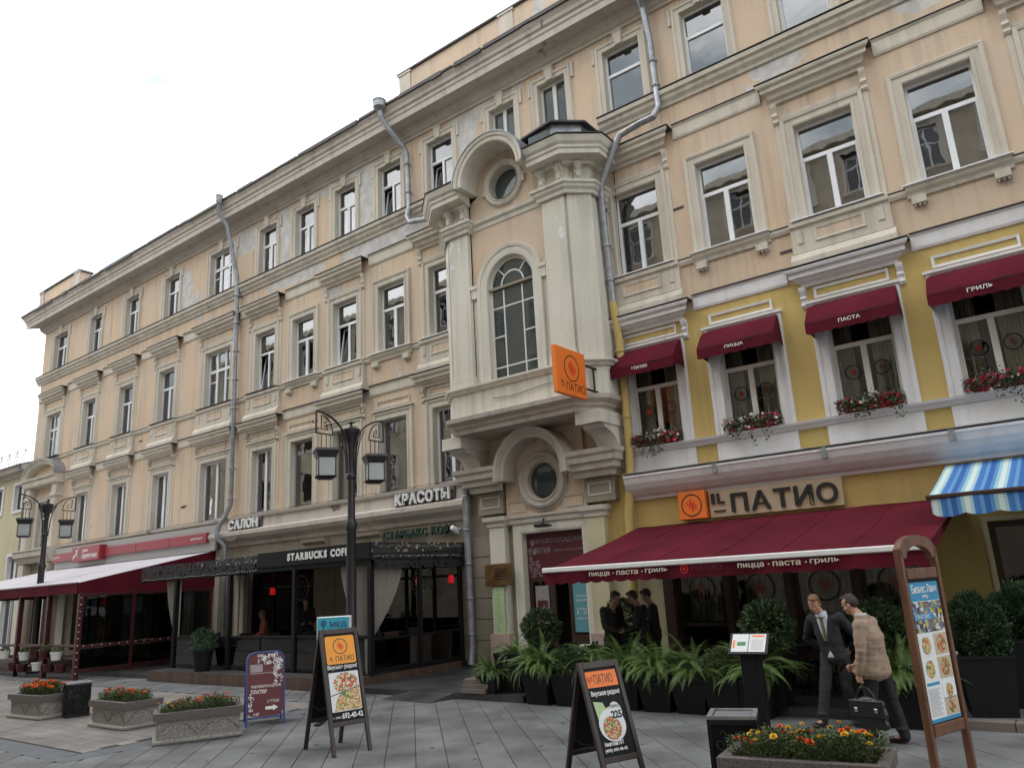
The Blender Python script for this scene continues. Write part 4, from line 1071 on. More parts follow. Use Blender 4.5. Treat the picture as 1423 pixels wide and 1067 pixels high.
# metal roof boxes on the oriel
m_ = MB(); P_ = [(xc + .9, D), (xc + .95, D - 1.15), (xc + 1.8, D - 1.3), (xc + 2.35, D - .8), (xc + 2.35, D)]; prism(m_, P_, 12.56, 13.15); W('roof_box', m_, 'zinc')
m_ = MB(); P_ = [(xc + .75, D), (xc + .8, D - 1.28), (xc + 1.85, D - 1.45), (xc + 2.5, D - .85), (xc + 2.5, D)]; prism(m_, P_, 13.15, 13.2); W('roof_box_lid', m_, 'roof')
m_ = MB(); m_.box(xc + 1.05, xc + 1.7, D - 1.3, D - 1.2, 12.66, 13.08); W('roof_hatch', m_, 'glass_old')
m_ = MB(); P_ = [(xc - 2.3, D), (xc - 2.3, D - .8), (xc - .7, D - .9), (xc - .6, D)]; prism(m_, P_, 12.56, 13.2); W('roof_box', m_, 'zinc')
m_ = MB(); m_.add([(xc - .3, D - .95, 13.3), (xc + .85, D - .95, 13.2), (xc + .85, D, 13.45), (xc - .3, D, 13.5), (xc + .3, D - .6, 13.7)], [(0, 1, 4), (1, 2, 4), (2, 3, 4), (3, 0, 4)]); W('roof_ridge', m_, 'roof')
# pedestal and slab
m_ = MB(); prism(m_, plan(.06), 6.1, 6.8); W('oriel_pedestal', m_, 'bay_white')
m_ = MB(); hsweep(m_, plan(.06), [(-.2, 6.8), (.05, 6.8), (.08, 6.86), (.14, 6.9), (.14, 6.95), (-.2, 6.97)]); W('pedestal_moulding', m_, 'bay_white')
m_ = MB(); hsweep(m_, plan2(.06, 2.15), [(-.5, 5.72), (.12, 5.72), (.14, 5.82), (.2, 5.86), (.22, 5.92), (.36, 6.0), (.38, 6.1), (-.5, 6.12)]); W('oriel_slab', m_, 'cornice')
m_ = MB(); m_.quad((xc - 2.4, D - 1.1, 5.725), (xc + 2.4, D - 1.1, 5.725), (xc + 2.4, D, 5.725), (xc - 2.4, D, 5.725)); W('oriel_soffit', m_, 'peach')
for sx in (-1, 1):
    x0, x1 = (xc + sx * 1.75, xc + sx * 2.4)
    m_ = MB(); m_.box(x0, x1, D - 1.18, D, 5.42, 5.72); W('corbel_block', m_, 'bay_white')
    P = [(0, 4.95), (.32, 4.95), (.36, 5.0), (.42, 5.12), (.55, 5.22), (.7, 5.28), (.9, 5.34), (.95, 5.42), (0, 5.42)]
    m_ = MB(); m_.xprof(min(x0, x1) + .04, max(x0, x1) - .04, P, y0=D); W('corbel', m_, 'bay_white')
# ---- portal
PY = D - .12
ring = arcpts(xc, 4.44, .45, 0, 2 * PI, 32)[:0:-1]
m_ = MB(); holed(m_, [(xc - 1.2, 3.45), (xc + 1.25, 3.45), (xc + 1.25, 5.72), (xc - 1.2, 5.72)], [ring], PY); W('portal_wall', m_, 'peach')
m_ = MB(); m_.sweep(ring, [(0, -.3), (0, .04), (.05, .1), (.08, .06), (.12, .06), (.18, .16), (.24, .12), (.26, .04), (.3, .08), (.32, 0)], closed=True, y0=PY); W('oculus_moulding', m_, 'cornice', True)
g = MB(); glassplate(g, ring, PY + .12); W('round_pane', g, 'glass_old')
ha = arcpts(xc, 4.62, .86, PI, 0, 30)
m_ = MB(); m_.sweep([(xc - .86, 4.5)] + ha + [(xc + .86, 4.5)], [(0, 0), (0, .5), (.03, .53), (.1, .53), (.11, .56), (.17, .57), (.18, .6), (.25, .62), (.26, .62), (.26, 0)], y0=PY); W('portal_arch', m_, 'cornice', True)
for sx in (-1, 1):
    P_ = [(xc - 2.1, D), (xc - 2.1, D - .35), (xc - 1.1, D - .35)]
    if sx > 0: P_ = [(2 * xc - x, y) for x, y in P_[::-1]]
    m_ = MB(); hsweep(m_, P_, [(0, 4.3), (.06, 4.32), (.08, 4.42), (.2, 4.48), (.22, 4.6), (.3, 4.64), (.32, 4.76), (.38, 4.82), (.4, 4.92), (0, 4.95)]); W('portal_cornice', m_, 'cornice')
    x0, x1 = sorted((xc + sx * 1.25, xc + sx * 2.08))
    m_ = MB(); m_.box(x0, x1, D - .2, D, 3.75, 4.3); W('portal_frieze', m_, 'ground_stone')
    m_ = MB(); m_.sweep([(x0 + .1 if sx < 0 else x0 + .1, 3.9), (x0 + .1, 4.2), (x1 - .1, 4.2), (x1 - .1, 3.9)], [(-.04, 0), (-.04, .02), (0, .02), (0, 0)], closed=True, y0=D - .2); W('panel_moulding', m_, 'cornice')
    c0, c1 = sorted((xc + sx * 1.24, xc + sx * 1.72))
    m_ = MB(); m_.box(c0, c1, D - .22, D, .8, 3.4); W('pilaster', m_, 'bay_white' if sx < 0 else 'pale_yellow')
    m_ = MB(); hsweep(m_, [(c0, D), (c0, D - .22), (c1, D - .22), (c1, D)], [(0, 3.4), (.04, 3.42), (.05, 3.5), (.12, 3.56), (.14, 3.66), (0, 3.68)]); W('capital', m_, 'bay_white')
    m_ = MB(); m_.box(c0 - .06, c1 + .06, D - .3, D, 0, .8); W('plinth', m_, 'pink_stone')
    # panel frames beside oculus
    for (pz0, pz1) in ((3.72, 4.02),):
        q0, q1 = sorted((xc + sx * .55, xc + sx * 1.15))
        m_ = MB(); m_.sweep([(q0, pz0), (q0, pz1), (q1, pz1), (q1, pz0)], [(-.04, 0), (-.04, .025), (0, .025), (0, 0)], closed=True, y0=PY); W('panel_moulding', m_, 'cornice')
m_ = MB(); hsweep(m_, [(xc - 1.24, PY), (xc + 1.24, PY)], [(0, 3.42), (.05, 3.44), (.06, 3.54), (.1, 3.58), (.1, 3.64), (0, 3.66)]); W('portal_string', m_, 'cornice')
m_ = MB(); m_.sweep([(-11.78, 0), (-11.78, 3.18), (-9.98, 3.18), (-9.98, 0)], [(0, -.3), (0, .1), (.05, .12), (.26, .12), (.26, 0)], y0=D); W('door_surround', m_, 'bay_white')
m_ = MB(); m_.box(-11.78, -9.98, D + .1, D + .16, 2.1, 3.18); sg = W('door_sign', m_, 'maroon_sign')
sg['label'] = 'maroon panel over the doorway with pale lettering and floral border'
t_ = MB(); text(t_, 'ПАВЛОВОПОСАДСКИЕ', (-11.68, D + .1, 2.9), (1, 0, 0), (0, 0, 1), 1.62, .13, .004); text(t_, 'ПЛАТКИ', (-11.68, D + .1, 2.68), (1, 0, 0), (0, 0, 1), .6, .14, .004)
text(t_, 'ФИРМЕННЫЙ МАГАЗИН', (-10.95, D + .1, 2.7), (1, 0, 0), (0, 0, 1), .85, .06, .004); t_.build('lettering', 'emblem_grey', sg, world=True)
def scrolls(m, org, right, up, w, h, n, seed, depth=.003, dens=lambda a, b: True, r0=.03, r1=.06):
    rr = random.Random(seed); r = Vector(right).normalized(); u = Vector(up).normalized(); o = Vector(org); c = 0
    while c < n:
        a, b = rr.random(), rr.random(); c += 1
        if not dens(a, b): continue
        rad = rr.uniform(r0, r1); t0 = rr.uniform(0, 6.28); nn = r.cross(u); P = []
        for i in range(12):
            t = t0 + i * .55; q = rad * (1 - i / 15)
            P.append(o + r * (a * w + q * math.cos(t)) + u * (b * h + q * math.sin(t)) + nn * depth)
        ww = rad * .22
        vs = []
        for i, p in enumerate(P):
            d = (P[min(i + 1, 11)] - P[max(0, i - 1)]).normalized(); s_ = d.cross(nn) * ww * (1 - abs(i - 5) / 9)
            vs += [p - s_, p + s_]
        m.add(vs, [(2 * i, 2 * i + 1, 2 * i + 3, 2 * i + 2) for i in range(11)])
t_ = MB(); scrolls(t_, (-11.72, D + .1, 2.12), (1, 0, 0), (0, 0, 1), .5, .9, 60, 4, dens=lambda a, b: a < .75 - b * .5); t_.build('floral_border', 'emblem_grey', sg, world=True)
m_ = MB()
for x0, x1 in ((-11.78, -11.66), (-11.1, -11.0), (-10.06, -9.98), (-10.6, -10.5)): m_.box(x0, x1, D + .1, D + .18, 0, 2.1)
m_.box(-11.66, -11.1, D + .1, D + .18, 0, .7); m_.box(-10.5, -10.06, D + .1, D + .18, 0, .75); m_.box(-11.66, -10.06, D + .1, D + .18, 2.0, 2.1); dr = W('entrance_door', m_, 'brown_frame')
g = MB(); g.box(-11.66, -11.1, D + .13, D + .14, .7, 2.0); g.build('pane', 'glass_dark', dr, world=True)
g = MB(); g.box(-10.5, -10.06, D + .115, D + .125, .8, 1.95); po = g.build('poster', 'teal', dr, world=True); po['label'] = 'turquoise poster on the right door leaf'
t_ = MB()
for z, s_, h_ in ((1.6, 'ПЛАТКИ', .05), (1.5, 'ШАЛИ', .05), (1.3, 'ШАРФЫ', .05), (1.2, '9 - 21', .08), (1.08, 'ежедневно', .05)): text(t_, s_, (-10.42, D + .115, z), (1, 0, 0), (0, 0, 1), .28, h_, .003)
t_.build('lettering', 'letter_white', dr, world=True)
g = MB(); g.box(-11.6, -11.2, D + .11, D + .12, 1.0, 1.9); g.build('notice', 'emblem_grey', dr, world=True)
g = MB(); g.box(-11.55, -11.25, D + .1, D + .109, 1.1, 1.55); g.build('notice', 'maroon_sign', dr, world=True)
m_ = MB(); m_.quad((-11.78, D + .9, 0), (-9.98, D + .9, 0), (-9.98, D + .9, 3.2), (-11.78, D + .9, 3.2)); W('room_partition', m_, 'room_unlit')
m_ = MB(); m_.box(-11.15, -10.85, D - .42, D - .22, 3.3, 3.36); m_.tube([(-11, D - .3, 3.3), (-11, D - .2, 3.5)], .02, 6); m_.box(-11.1, -10.7, D - .45, D - .3, 3.28, 3.33)
W('door_lamp', m_, 'iron')

# ---- downpipes
def pipe(pts, r, mat, clips=(), label=None):
    m = MB(); m.tube(pts, r, 10); p_ = W('downpipe', m, mat, True)
    if label: p_['label'] = label
    for (x, y, z) in clips:
        k = MB(); k.lathe([(r + .02, z - .03), (r + .03, z), (r + .02, z + .03)], x, y, 12); k.tube([(x, y, z), (x, D, z)], .012, 5); k.build('clamp', mat, p_, world=True)
    return p_
def zr(x, y, a, b, s): return [(x, y, a + (b - a) * i / s) for i in range(s + 1)]
p1 = pipe([(-24.7, D - 1.02, 16.7), (-24.85, D - .95, 16.35), (-24.75, D - .65, 16.0), (-24.6, D - .22, 13.9), (-24.58, D - .2, 13.3), (-24.5, D - .2, 5.2), (-24.72, D - .3, 4.75), (-24.85, D - .5, 4.35), (-24.8, D - .48, 4.05), (-24.6, D - .3, 3.8), (-24.6, D - .25, .1)], .085, 'zinc', zr(-24.52, D - .2, 13.1, 5.4, 7))
p2 = pipe([(-15.75, D - 1.02, 16.75), (-15.75, D - .95, 16.4), (-15.45, D - .3, 15.6), (-15.42, D - .2, 15.4), (-15.36, D - .2, 13.5), (-15.3, D - .35, 13.1), (-15.15, D - .4, 12.85), (-14.4, D - .4, 12.7), (-14.0, D - .4, 12.35), (-13.6, D - .25, 12.1), (-13.55, D - .2, 11.6)], .085, 'zinc', [(-15.4, D - .2, 15.0), (-15.37, D - .2, 14.0)])
p3 = pipe([(-6.75, D - 1.0, 16.9), (-6.8, D - .9, 16.5), (-6.85, D - .3, 15.95), (-6.8, D - .2, 15.0), (-6.77, D - .2, 13.1), (-6.85, D - .42, 12.75), (-7.2, D - .47, 12.7), (-7.75, D - .47, 12.62), (-7.95, D - .5, 12.3), (-8.4, D - .48, 11.5), (-8.48, D - .4, 11.2), (-8.48, D - .3, 8.45)], .085, 'zinc', [(-6.78, D - .2, 14.4), (-6.77, D - .2, 13.7), (-8.48, D - .35, 10.9), (-8.48, D - .35, 9.9), (-8.48, D - .32, 9.0)])
p4 = pipe([(-8.48, D - .3, 8.45), (-8.42, D - .27, 7.5), (-8.40, D - .25, 6.2), (-8.42, D - .25, 4.9), (-8.5, D - .2, 4.2), (-8.62, D - .2, 3.4), (-8.66, D - .2, 2.5), (-8.66, D - .2, .1)], .095, 'yellow', [(-8.42, D - .27, 7.2), (-8.41, D - .25, 5.6)], 'lower downpipe section painted yellow')
p5 = pipe([(-13.55, D - .25, 4.9), (-13.5, D - .2, 4.6), (-13.48, D - .2, .5), (-13.45, D - .3, .05)], .095, 'zinc', zr(-13.48, D - .2, 4.3, .8, 4))
for (x, p_, r_) in ((-24.7, p1, .13), (-15.75, p2, .2), (-6.75, p3, .2)):
    k = MB(); k.lathe([(.09, 16.68), (r_, 16.78), (r_, 17.0), (r_ + .02, 17.0), (r_ + .02, 17.03), (r_ - .02, 17.03), (r_ - .03, 16.85)], x, D - 1.04, 16); k.build('hopper', 'zinc', p_, True, world=True)
# cables down the facade front
# ================================================================ FAR YELLOW HOUSE
fh = thing('yellow_house', 'pale yellow house with snow guard rail beyond the far corner', 'house', (-46, D, 0))
yo = [(-44.35, -43.35, 6.9, 8.2), (-46.9, -45.85, 6.9, 8.2), (-49.4, -48.35, 6.9, 8.2), (-44.35, -43.35, 3.4, 4.6), (-46.9, -45.85, 3.4, 4.6), (-44.5, -43.2, .2, 2.6)]
m_ = MB(); wallgrid(m_, -56, -42.42, 0, 9.0, yo, y=D + .05)
m_.build('wall', 'pale_yellow', fh, world=True)
for (a, b, c, d) in yo:
    m = MB(); m.sweep([(a, c), (a, d), (b, d), (b, c)], [(0, -.2), (0, .05), (.14, .05), (.14, 0)], closed=True, y0=D + .05); m.build('window_surround', 'white_trim', fh, world=True)
    w_ = MB(); hw = (b - a) / 2
    for rr in ((-hw, -hw + .06, 0, d - c), (hw - .06, hw, 0, d - c), (-hw + .06, hw - .06, 0, .06), (-hw + .06, hw - .06, d - c - .06, d - c), (-.03, .03, .06, d - c - .06)): w_.box(rr[0], rr[1], -.03, .03, rr[2], rr[3])
    r_ = w_.build('window', 'pvc', fh, loc=((a + b) / 2 + 46, .2, c)); g = MB(); g.box(-hw + .06, hw - .06, -.005, .005, .06, d - c - .06); g.build('pane', 'glass', r_)
m_ = MB(); m_.quad((-56, D + 1.2, 0), (-42.5, D + 1.2, 0), (-42.5, D + 1.2, 9), (-56, D + 1.2, 9)); m_.build('room_partition', 'room', fh, world=True)
m_ = MB(); m_.xprof(-56, -42.45, [(0, 8.55), (.1, 8.6), (.15, 8.75), (.45, 8.8), (.5, 9.0), (.55, 9.05), (0, 9.06)], y0=D + .05); m_.build('cornice', 'cornice', fh, world=True)
m_ = MB(); m_.add([(-56, D - .6, 9.061), (-42.45, D - .6, 9.061), (-42.45, D + 6, 11.2), (-56, D + 6, 11.2), (-56, D + 6, 9.061), (-42.45, D + 6, 9.061)], [(0, 1, 2, 3), (0, 4, 5, 1), (2, 5, 4, 3), (0, 3, 4), (1, 5, 2)]); m_.build('roof', 'zinc', fh, world=True)
m_ = MB(); y_ = D - .35
for z in (9.35, 9.55, 9.8): m_.tube([(-56, y_, z), (-42.6, y_, z)], .015, 5)
for i in range(14):
    x = -55.5 + i; m_.tube([(x, y_, 9.1), (x, y_, 9.8)], .015, 5); m_.tube([(x - .35, y_, 9.15), (x - .05, y_, 9.85), (x + .05, y_, 9.85), (x + .35, y_, 9.15)], .014, 5)
m_.build('roof_rail', 'zinc', fh, world=True)
m_ = MB(); m_.tube([(-42.75, D - .5, 9.0), (-42.7, D - .1, 8.5), (-42.7, D - .1, .1)], .07, 8); m_.build('downpipe', 'zinc', fh, True, world=True)
# house facing the facade across the street (seen in the window panes)
oh = thing('facing_house', 'tall beige house across the street mirrored in the panes', 'house', (-20, -5.5, 0))
OHH = 22.5
oo = []
for c in range(-58, 24, 3):
    for z0 in (5.0, 8.8, 12.6, 16.0, 19.3): oo.append((c, c + 1.3, z0, z0 + 2.2))
m_ = MB(); wallgrid(m_, -62, 26, S, OHH, oo, y=-5.5)
m_.quad((-62, -5.5, S), (-62, -16, S), (-62, -16, OHH), (-62, -5.5, OHH)); m_.quad((26, -5.5, S), (26, -16, S), (26, -16, OHH), (26, -5.5, OHH)); m_.quad((-62, -16, S), (26, -16, S), (26, -16, OHH), (-62, -16, OHH))
m_.quad((-62, -5.5, OHH), (26, -5.5, OHH), (26, -16, OHH), (-62, -16, OHH)); m_.build('wall', 'opp', oh, world=True)
for z in (4.3, 8.2, OHH - .5):
    m_ = MB(); m_.box(-62, 26, -5.5, -5.2 if z < 15 else -4.9, z, z + .4); m_.build('string_course', 'cream', oh, world=True)
wf = MB()
for rr in ((0, .1, 0, 2.2), (1.2, 1.3, 0, 2.2), (.1, 1.2, 0, .1), (.1, 1.2, 2.1, 2.2), (.61, .69, .1, 2.1), (.1, 1.2, 1.45, 1.53)): wf.box(rr[0], rr[1], -.02, .02, rr[2], rr[3])
wfm = wf.mesh('window', 'pvc'); g = MB(); g.box(.1, 1.2, -.005, .005, .1, 2.1); gm = g.mesh('pane', 'glass_dark')
sf = MB(); sf.box(-.25, 1.55, -.28, -.2, -.1, 0); sf.sweep([(0, 0), (0, 2.2), (1.3, 2.2), (1.3, 0)], [(0, 0), (0, .06), (.2, .06), (.2, 0)]); sf.xform(Matrix.Rotation(PI, 4, 'Z') @ Matrix.Translation((-1.3, 0, 0))); sfm = sf.mesh('window_surround', 'cream')
for (a, b, c, d) in oo:
    if a < -46 or a > 12: continue
    r_ = obj('window', wfm, oh, (a + 20, -.2, c)); obj('pane', gm, r_); obj('window_surround', sfm, oh, (a + 20, .0, c))
m_ = MB(); m_.quad((-61, -8.5, 4), (25, -8.5, 4), (25, -8.5, OHH), (-61, -8.5, OHH)); m_.build('room_partition', 'room', oh, world=True)

# loose cables, vents and worn patches on the facade
for pts in ([(-38, D - .2, 4.79), (-30, D - .19, 4.775), (-24.7, D - .24, 4.79)], [(-24.3, D - .24, 4.79), (-20, D - .2, 4.78), (-13.7, D - .24, 4.79)], [(-13.3, D - .74, 6.99), (-13.5, D - .1, 7.6), (-13.52, D - .06, 11.2)],
            [(-8.25, D - .03, 7.9), (-8.28, D - .03, 9.6), (-8.25, D - .03, 12.1)], [(-11.6, D - 1.2, 6.5), (-11.0, D - 1.19, 6.46), (-10.3, D - 1.2, 6.52), (-9.3, D - 1.19, 6.6)]):
    m_ = MB(); m_.tube(pts, .009, 4); W('cable', m_, 'iron')
for (x, z) in ((-27.9, 5.5), (-28.0, 5.48), (-31.6, 8.6), (-6.65, 10.4), (-4.35, 8.55), (-20.1, 7.5)):
    m_ = MB(); m_.cbox(x - .13, x + .13, D - .02, D, z - .03, z + .03, .004); W('air_vent', m_, 'roof')
for (x, z, w, h, sd) in ((-24.1, 4.0, .9, .25, 1), (-18.9, 4.55, .5, .28, 2), (-15.1, 4.5, .3, .2, 3)):
    rr = random.Random(sd); m_ = MB(); n = 18
    m_.poly([(x + w / 2 * math.cos(2 * PI * k / n) * rr.uniform(.6, 1.1), D - (.365 if z < 4.3 else .135), z + h / 2 * math.sin(2 * PI * k / n) * rr.uniform(.5, 1.1)) for k in range(n)]); W('bare_brick_patch', m_, 'kerb')

# ================================================================ SIGNS AND AWNINGS
def wthing(name, label, cat, loc, group=None): return thing(name, label, cat, loc, 0, group)
# --- long maroon awning
AX0, AX1, AYF, AZF, AYW, AZW = -8.5, -2.05, 12.0, 2.2, D - .02, 3.07
aw = wthing('awning', 'long maroon fabric awning with white front bar over the restaurant front', 'awning', (-5.3, D, 3.0))
m = MB(); nx, ny = 40, 10
for i in range(nx + 1):
    for j in range(ny + 1):
        x = AX0 + (AX1 - AX0) * i / nx; t = j / ny
        z = AZW + (AZF - AZW) * t - .035 * math.sin(PI * t) * (1 - .35 * abs(math.cos(i * PI / nx * 3))) + .012 * noise.noise(Vector((x * 1.3, t * 5, 2))) + .01 * noise.noise(Vector((x * 4, t * 2, 7)))
        m.v.append((x, AYW + (AYF - AYW) * t, z))
for i in range(nx):
    for j in range(ny): a = i * (ny + 1) + j; m.f.append((a, a + 1, a + ny + 2, a + ny + 1))
m.build('canopy', 'maroon', aw, True, True)
cz_ = lambda x, t: AZW + (AZF - AZW) * t - .035 * math.sin(PI * t) * (1 - .35 * abs(math.cos((x - AX0) / (AX1 - AX0) * PI * 3))) + .004
for k in range(1, 6):
    x = AX0 + (AX1 - AX0) * k / 6; m = MB(); P = [(x, AYW + (AYF - AYW) * t / 10, cz_(x, t / 10) + .012 * noise.noise(Vector((x * 1.3, t / 2, 2))) + .01 * noise.noise(Vector((x * 4, t / 5, 7)))) for t in range(11)]
    m.tube(P, .006, 4); m.build('seam', 'maroon', aw, True, True)
m = MB(); m.cbox(AX0 - .03, AX1 + .03, AYF - .05, AYF + .03, AZF - .04, AZF + .05, .015); m.build('front_bar', 'white', aw, world=True)
def valance(m, x0, x1, y, z0, z1, n, sc=.04, per=.25, wav=.012):
    k = int(n * (x1 - x0)); 
    for i in range(k + 1):
        x = x0 + (x1 - x0) * i / k; yy = y + wav * math.sin(x * 5) ; zb = z1 - sc * abs(math.sin(PI * (x - x0) / per)) ** .5
        m.v += [(x, yy, z0), (x, yy + wav * math.sin(x * 9), zb)]
    for i in range(k): m.f.append((2 * i, 2 * i + 1, 2 * i + 3, 2 * i + 2))
m = MB(); valance(m, AX0, AX1, AYF - .02, AZF - .03, AZF - .22, 24); m.build('valance', 'maroon', aw, True, True)
for xs in (AX0, AX1):
    m = MB(); m.add([(xs, AYW, AZW - .03), (xs, AYF, AZF - .04), (xs, AYF, AZF - .2), (xs, AYW, AZW - .1)], [(0, 1, 2, 3)]); m.build('side_strip', 'maroon', aw, world=True)
for x in (-7.4, -5.3, -3.2): m = MB(); m.tube([(x, D, 2.75), (x + .5, 13.9, 2.5), (x, AYF, AZF - .03)], .022, 6); m.build('folding_arm', 'iron', aw, world=True)
yl = AYF - .045
m = MB()
for x0 in (-7.5, -4.75):
    text(m, 'пицца', (x0, yl, 2.04), (1, 0, 0), (0, 0, 1), .42, .085, .004, bold=.01); text(m, 'паста', (x0 + .56, yl, 2.055), (1, 0, 0), (0, 0, 1), .42, .07, .004, bold=.01); text(m, 'гриль', (x0 + 1.12, yl, 2.045), (1, 0, 0), (0, 0, 1), .42, .085, .004, bold=.01)
    for q in (.485, 1.05): m.cbox(x0 + q, x0 + q + .022, yl - .004, yl, 2.08, 2.1, .002)
m.build('lettering', 'letter_cream', aw, world=True)
m = MB(); ring2d(m, (-5.66, yl, 2.09), (1, 0, 0), (0, 0, 1), .058, .07, .002); flame2d(m, (-5.66, yl, 2.09), (1, 0, 0), (0, 0, 1), .05, .002); m.build('emblem', 'logo_red', aw, world=True)
m = MB(); text(m, 'ПАТИО', (-5.52, yl, 2.05), (1, 0, 0), (0, 0, 1), .5, .08, .003); m.build('lettering', 'maroon_sign', aw, world=True)
# --- restaurant sign board and light box
sb = wthing('restaurant_sign', 'beige board with big black serif letters above the maroon awning', 'sign', (-5.3, D - .06, 3.13))
m = MB(); m.cbox(-6.7, -3.96, D - .12, D - .02, 3.12, 3.68, .008); m.build('board', 'sign_board', sb, world=True)
def serif_text(txt, x, z, w, h):
    letters('letter', txt, (x, D - .12, z), (1, 0, 0), (0, 0, 1), w, h, 'letter_black', sb, depth=.05, bold=.02, world=True)
serif_text('ПАТИО', -6.2, 3.19, 2.16, .4)
m = MB(); text(m, 'I', (-6.63, D - .12, 3.4), (1, 0, 0), (0, 0, 1), .07, .22, .05, bold=.03); m.build('letter', 'letter_black', sb, world=True)
m = MB(); text(m, 'L', (-6.5, D - .12, 3.4), (1, 0, 0), (0, 0, 1), .15, .22, .05, bold=.03); m.build('letter', 'letter_black', sb, world=True)
m = MB(); m.box(-6.6, -6.34, D - .16, D - .12, 3.24, 3.265)
m.build('underline', 'letter_black', sb, world=True)
m = MB()
for (xx, zz) in [(-6.2, 3.19), (-6.03, 3.19), (-6.2, 3.56), (-5.72, 3.19), (-5.3, 3.19), (-4.92, 3.56), (-4.55, 3.56), (-4.74, 3.19), (-4.5, 3.19)]: m.box(xx - .02, xx + .1, D - .165, D - .12, zz, zz + .025)
lb = wthing('light_box', 'orange square light box with red flame emblem left of the black letters', 'sign', (-7.05, D - .1, 3.13))
m = MB(); m.cbox(-7.36, -6.74, D - .24, D - .01, 3.12, 3.72, .015); m.build('box', 'orange', lb, world=True)
m = MB(); ring2d(m, (-7.05, D - .24, 3.42), (1, 0, 0), (0, 0, 1), .215, .24, .006); m.build('emblem_ring', 'letter_black', lb, world=True)
m = MB(); flame2d(m, (-7.05, D - .24, 3.42), (1, 0, 0), (0, 0, 1), .19, .006); m.build('emblem', 'logo_red', lb, world=True)
# --- projecting orange sign on the oriel
ps = wthing('projecting_sign', 'square orange sign jutting out from the oriel corner on dark brackets', 'sign', (-8.75, 14.4, 5.9))
m = MB(); m.cbox(-8.8, -8.7, 13.18, 14.38, 5.88, 6.94, .012); m.build('panel', 'orange', ps, world=True)
X_ = (0, 1, 0); U_ = (0, 0, 1)
m = MB(); ring2d(m, (-8.7, 13.8, 6.5), X_, U_, .275, .3, .004); m.build('emblem_ring', 'letter_black', ps, world=True)
m = MB(); flame2d(m, (-8.7, 13.8, 6.5), X_, U_, .24, .004); m.build('emblem', 'logo_red', ps, world=True)
m = MB(); text(m, 'ПАТИО', (-8.7, 13.55, 5.98), X_, U_, .74, .19, .004, bold=-.005); text(m, 'IL', (-8.7, 13.36, 6.1), X_, U_, .12, .09, .004); m.box(-8.7, -8.696, 13.36, 13.5, 6.05, 6.06); m.build('lettering', 'letter_black', ps, world=True)
m = MB()
for z in (6.7, 6.15): m.box(-8.77, -8.73, 14.38, D, z - .02, z + .02)
for y in (14.8, 15.3): m.box(-8.765, -8.735, y - .02, y + .02, 6.17, 6.68)
m.build('bracket', 'iron', ps, world=True)
# --- small window awnings
wtx = ['* ПАТИО', 'ПИЦЦА', 'ПАСТА', 'ГРИЛЬ', 'ПАСТА']
wlab = ['leftmost small maroon window awning beside the yellow downpipe', 'small maroon window awning second from the yellow downpipe', 'small maroon window awning third from the yellow downpipe', 'small maroon window awning with lettering above the red flower box, fourth along', 'small maroon window awning cut by the right picture edge']
for i in range(5):
    c, w = RC[i]; hw = .84
    t = thing('window_awning', wlab[i], 'awning', (c, D, 7.16), 0, 'small maroon awnings over the yellow first floor windows')
    prof = [(.03, .03), (.14, .02), (.26, -.05), (.38, -.16), (.62, -.44), (.64, -.48)]
    m = MB()
    for (o, z) in prof: m.v += [(-hw + (.03 if o < .2 else 0), -o, z), (hw - (.03 if o < .2 else 0), -o, z)]
    for k in range(len(prof) - 1): m.f.append((2 * k, 2 * k + 2, 2 * k + 3, 2 * k + 1))
    for sx in (0, 1):
        ids = [2 * k + sx for k in range(len(prof))]; m.v.append((hw if sx else -hw, -.03, -.5)); ids.append(len(m.v) - 1); m.f.append(tuple(ids))
    m.build('canopy', 'maroon', t)
    m = MB(); valance(m, -hw, hw, -.645, -.48, -.68, 30, .035, .19, .008); m.build('valance', 'maroon', t, True)
    for sx in (-hw, hw): m = MB(); m.add([(sx, -.02, -.49), (sx, -.64, -.48), (sx, -.64, -.66), (sx, -.3, -.62), (sx, -.02, -.66)], [(0, 1, 2, 3, 4)]); m.build('side_flap', 'maroon', t)
    m = MB(); m.tube([(-hw + .02, -.63, -.48), (hw - .02, -.63, -.48)], .015, 6); m.build('rail', 'iron', t)
    m = MB(); text(m, wtx[i], (-.2, -.66, -.6), (1, 0, 0), (0, 0, 1), .4, .075, .004, bold=.01); m.build('lettering', 'letter_white', t)
# --- flower boxes
def leafquad(m, p, d, n, l, w):
    d = Vector(d).normalized(); s = d.cross(Vector(n)).normalized() * w; p = Vector(p); q = p + d * l * .5
    m.add([p, q + s, p + d * l, q - s], [(0, 1, 2, 3)])
def rnd_dir(rr):
    while True:
        v = Vector((rr.uniform(-1, 1), rr.uniform(-1, 1), rr.uniform(-1, 1)))
        if .05 < v.length < 1: return v.normalized()
def bloom_mesh(name, mat, r=.03, petals=9, rings=2, seed=0):
    rr = random.Random(seed); m = MB()
    for k in range(rings):
        for i in range(petals):
            a = 2 * PI * (i + .5 * k) / petals; el = .15 + .6 * k
            d = Vector((math.cos(a) * math.cos(el), math.sin(a) * math.cos(el), math.sin(el)))
            leafquad(m, (0, 0, k * r * .25), d, (0, 0, 1), r * (1 - .25 * k), r * .38)
    return m.mesh(name, mat)
BL = {k: bloom_mesh('bloom', k, r) for k, r in (('fl_white', .03), ('fl_red', .035), ('fl_pink', .038))}
fcol = [('fl_red', 'fl_white', 'fl_pink'), ('fl_white', 'fl_white', 'fl_pink'), ('fl_red', 'fl_white', 'fl_red'), ('fl_red', 'fl_white', 'fl_pink'), ('fl_red', 'fl_pink', 'fl_white')]
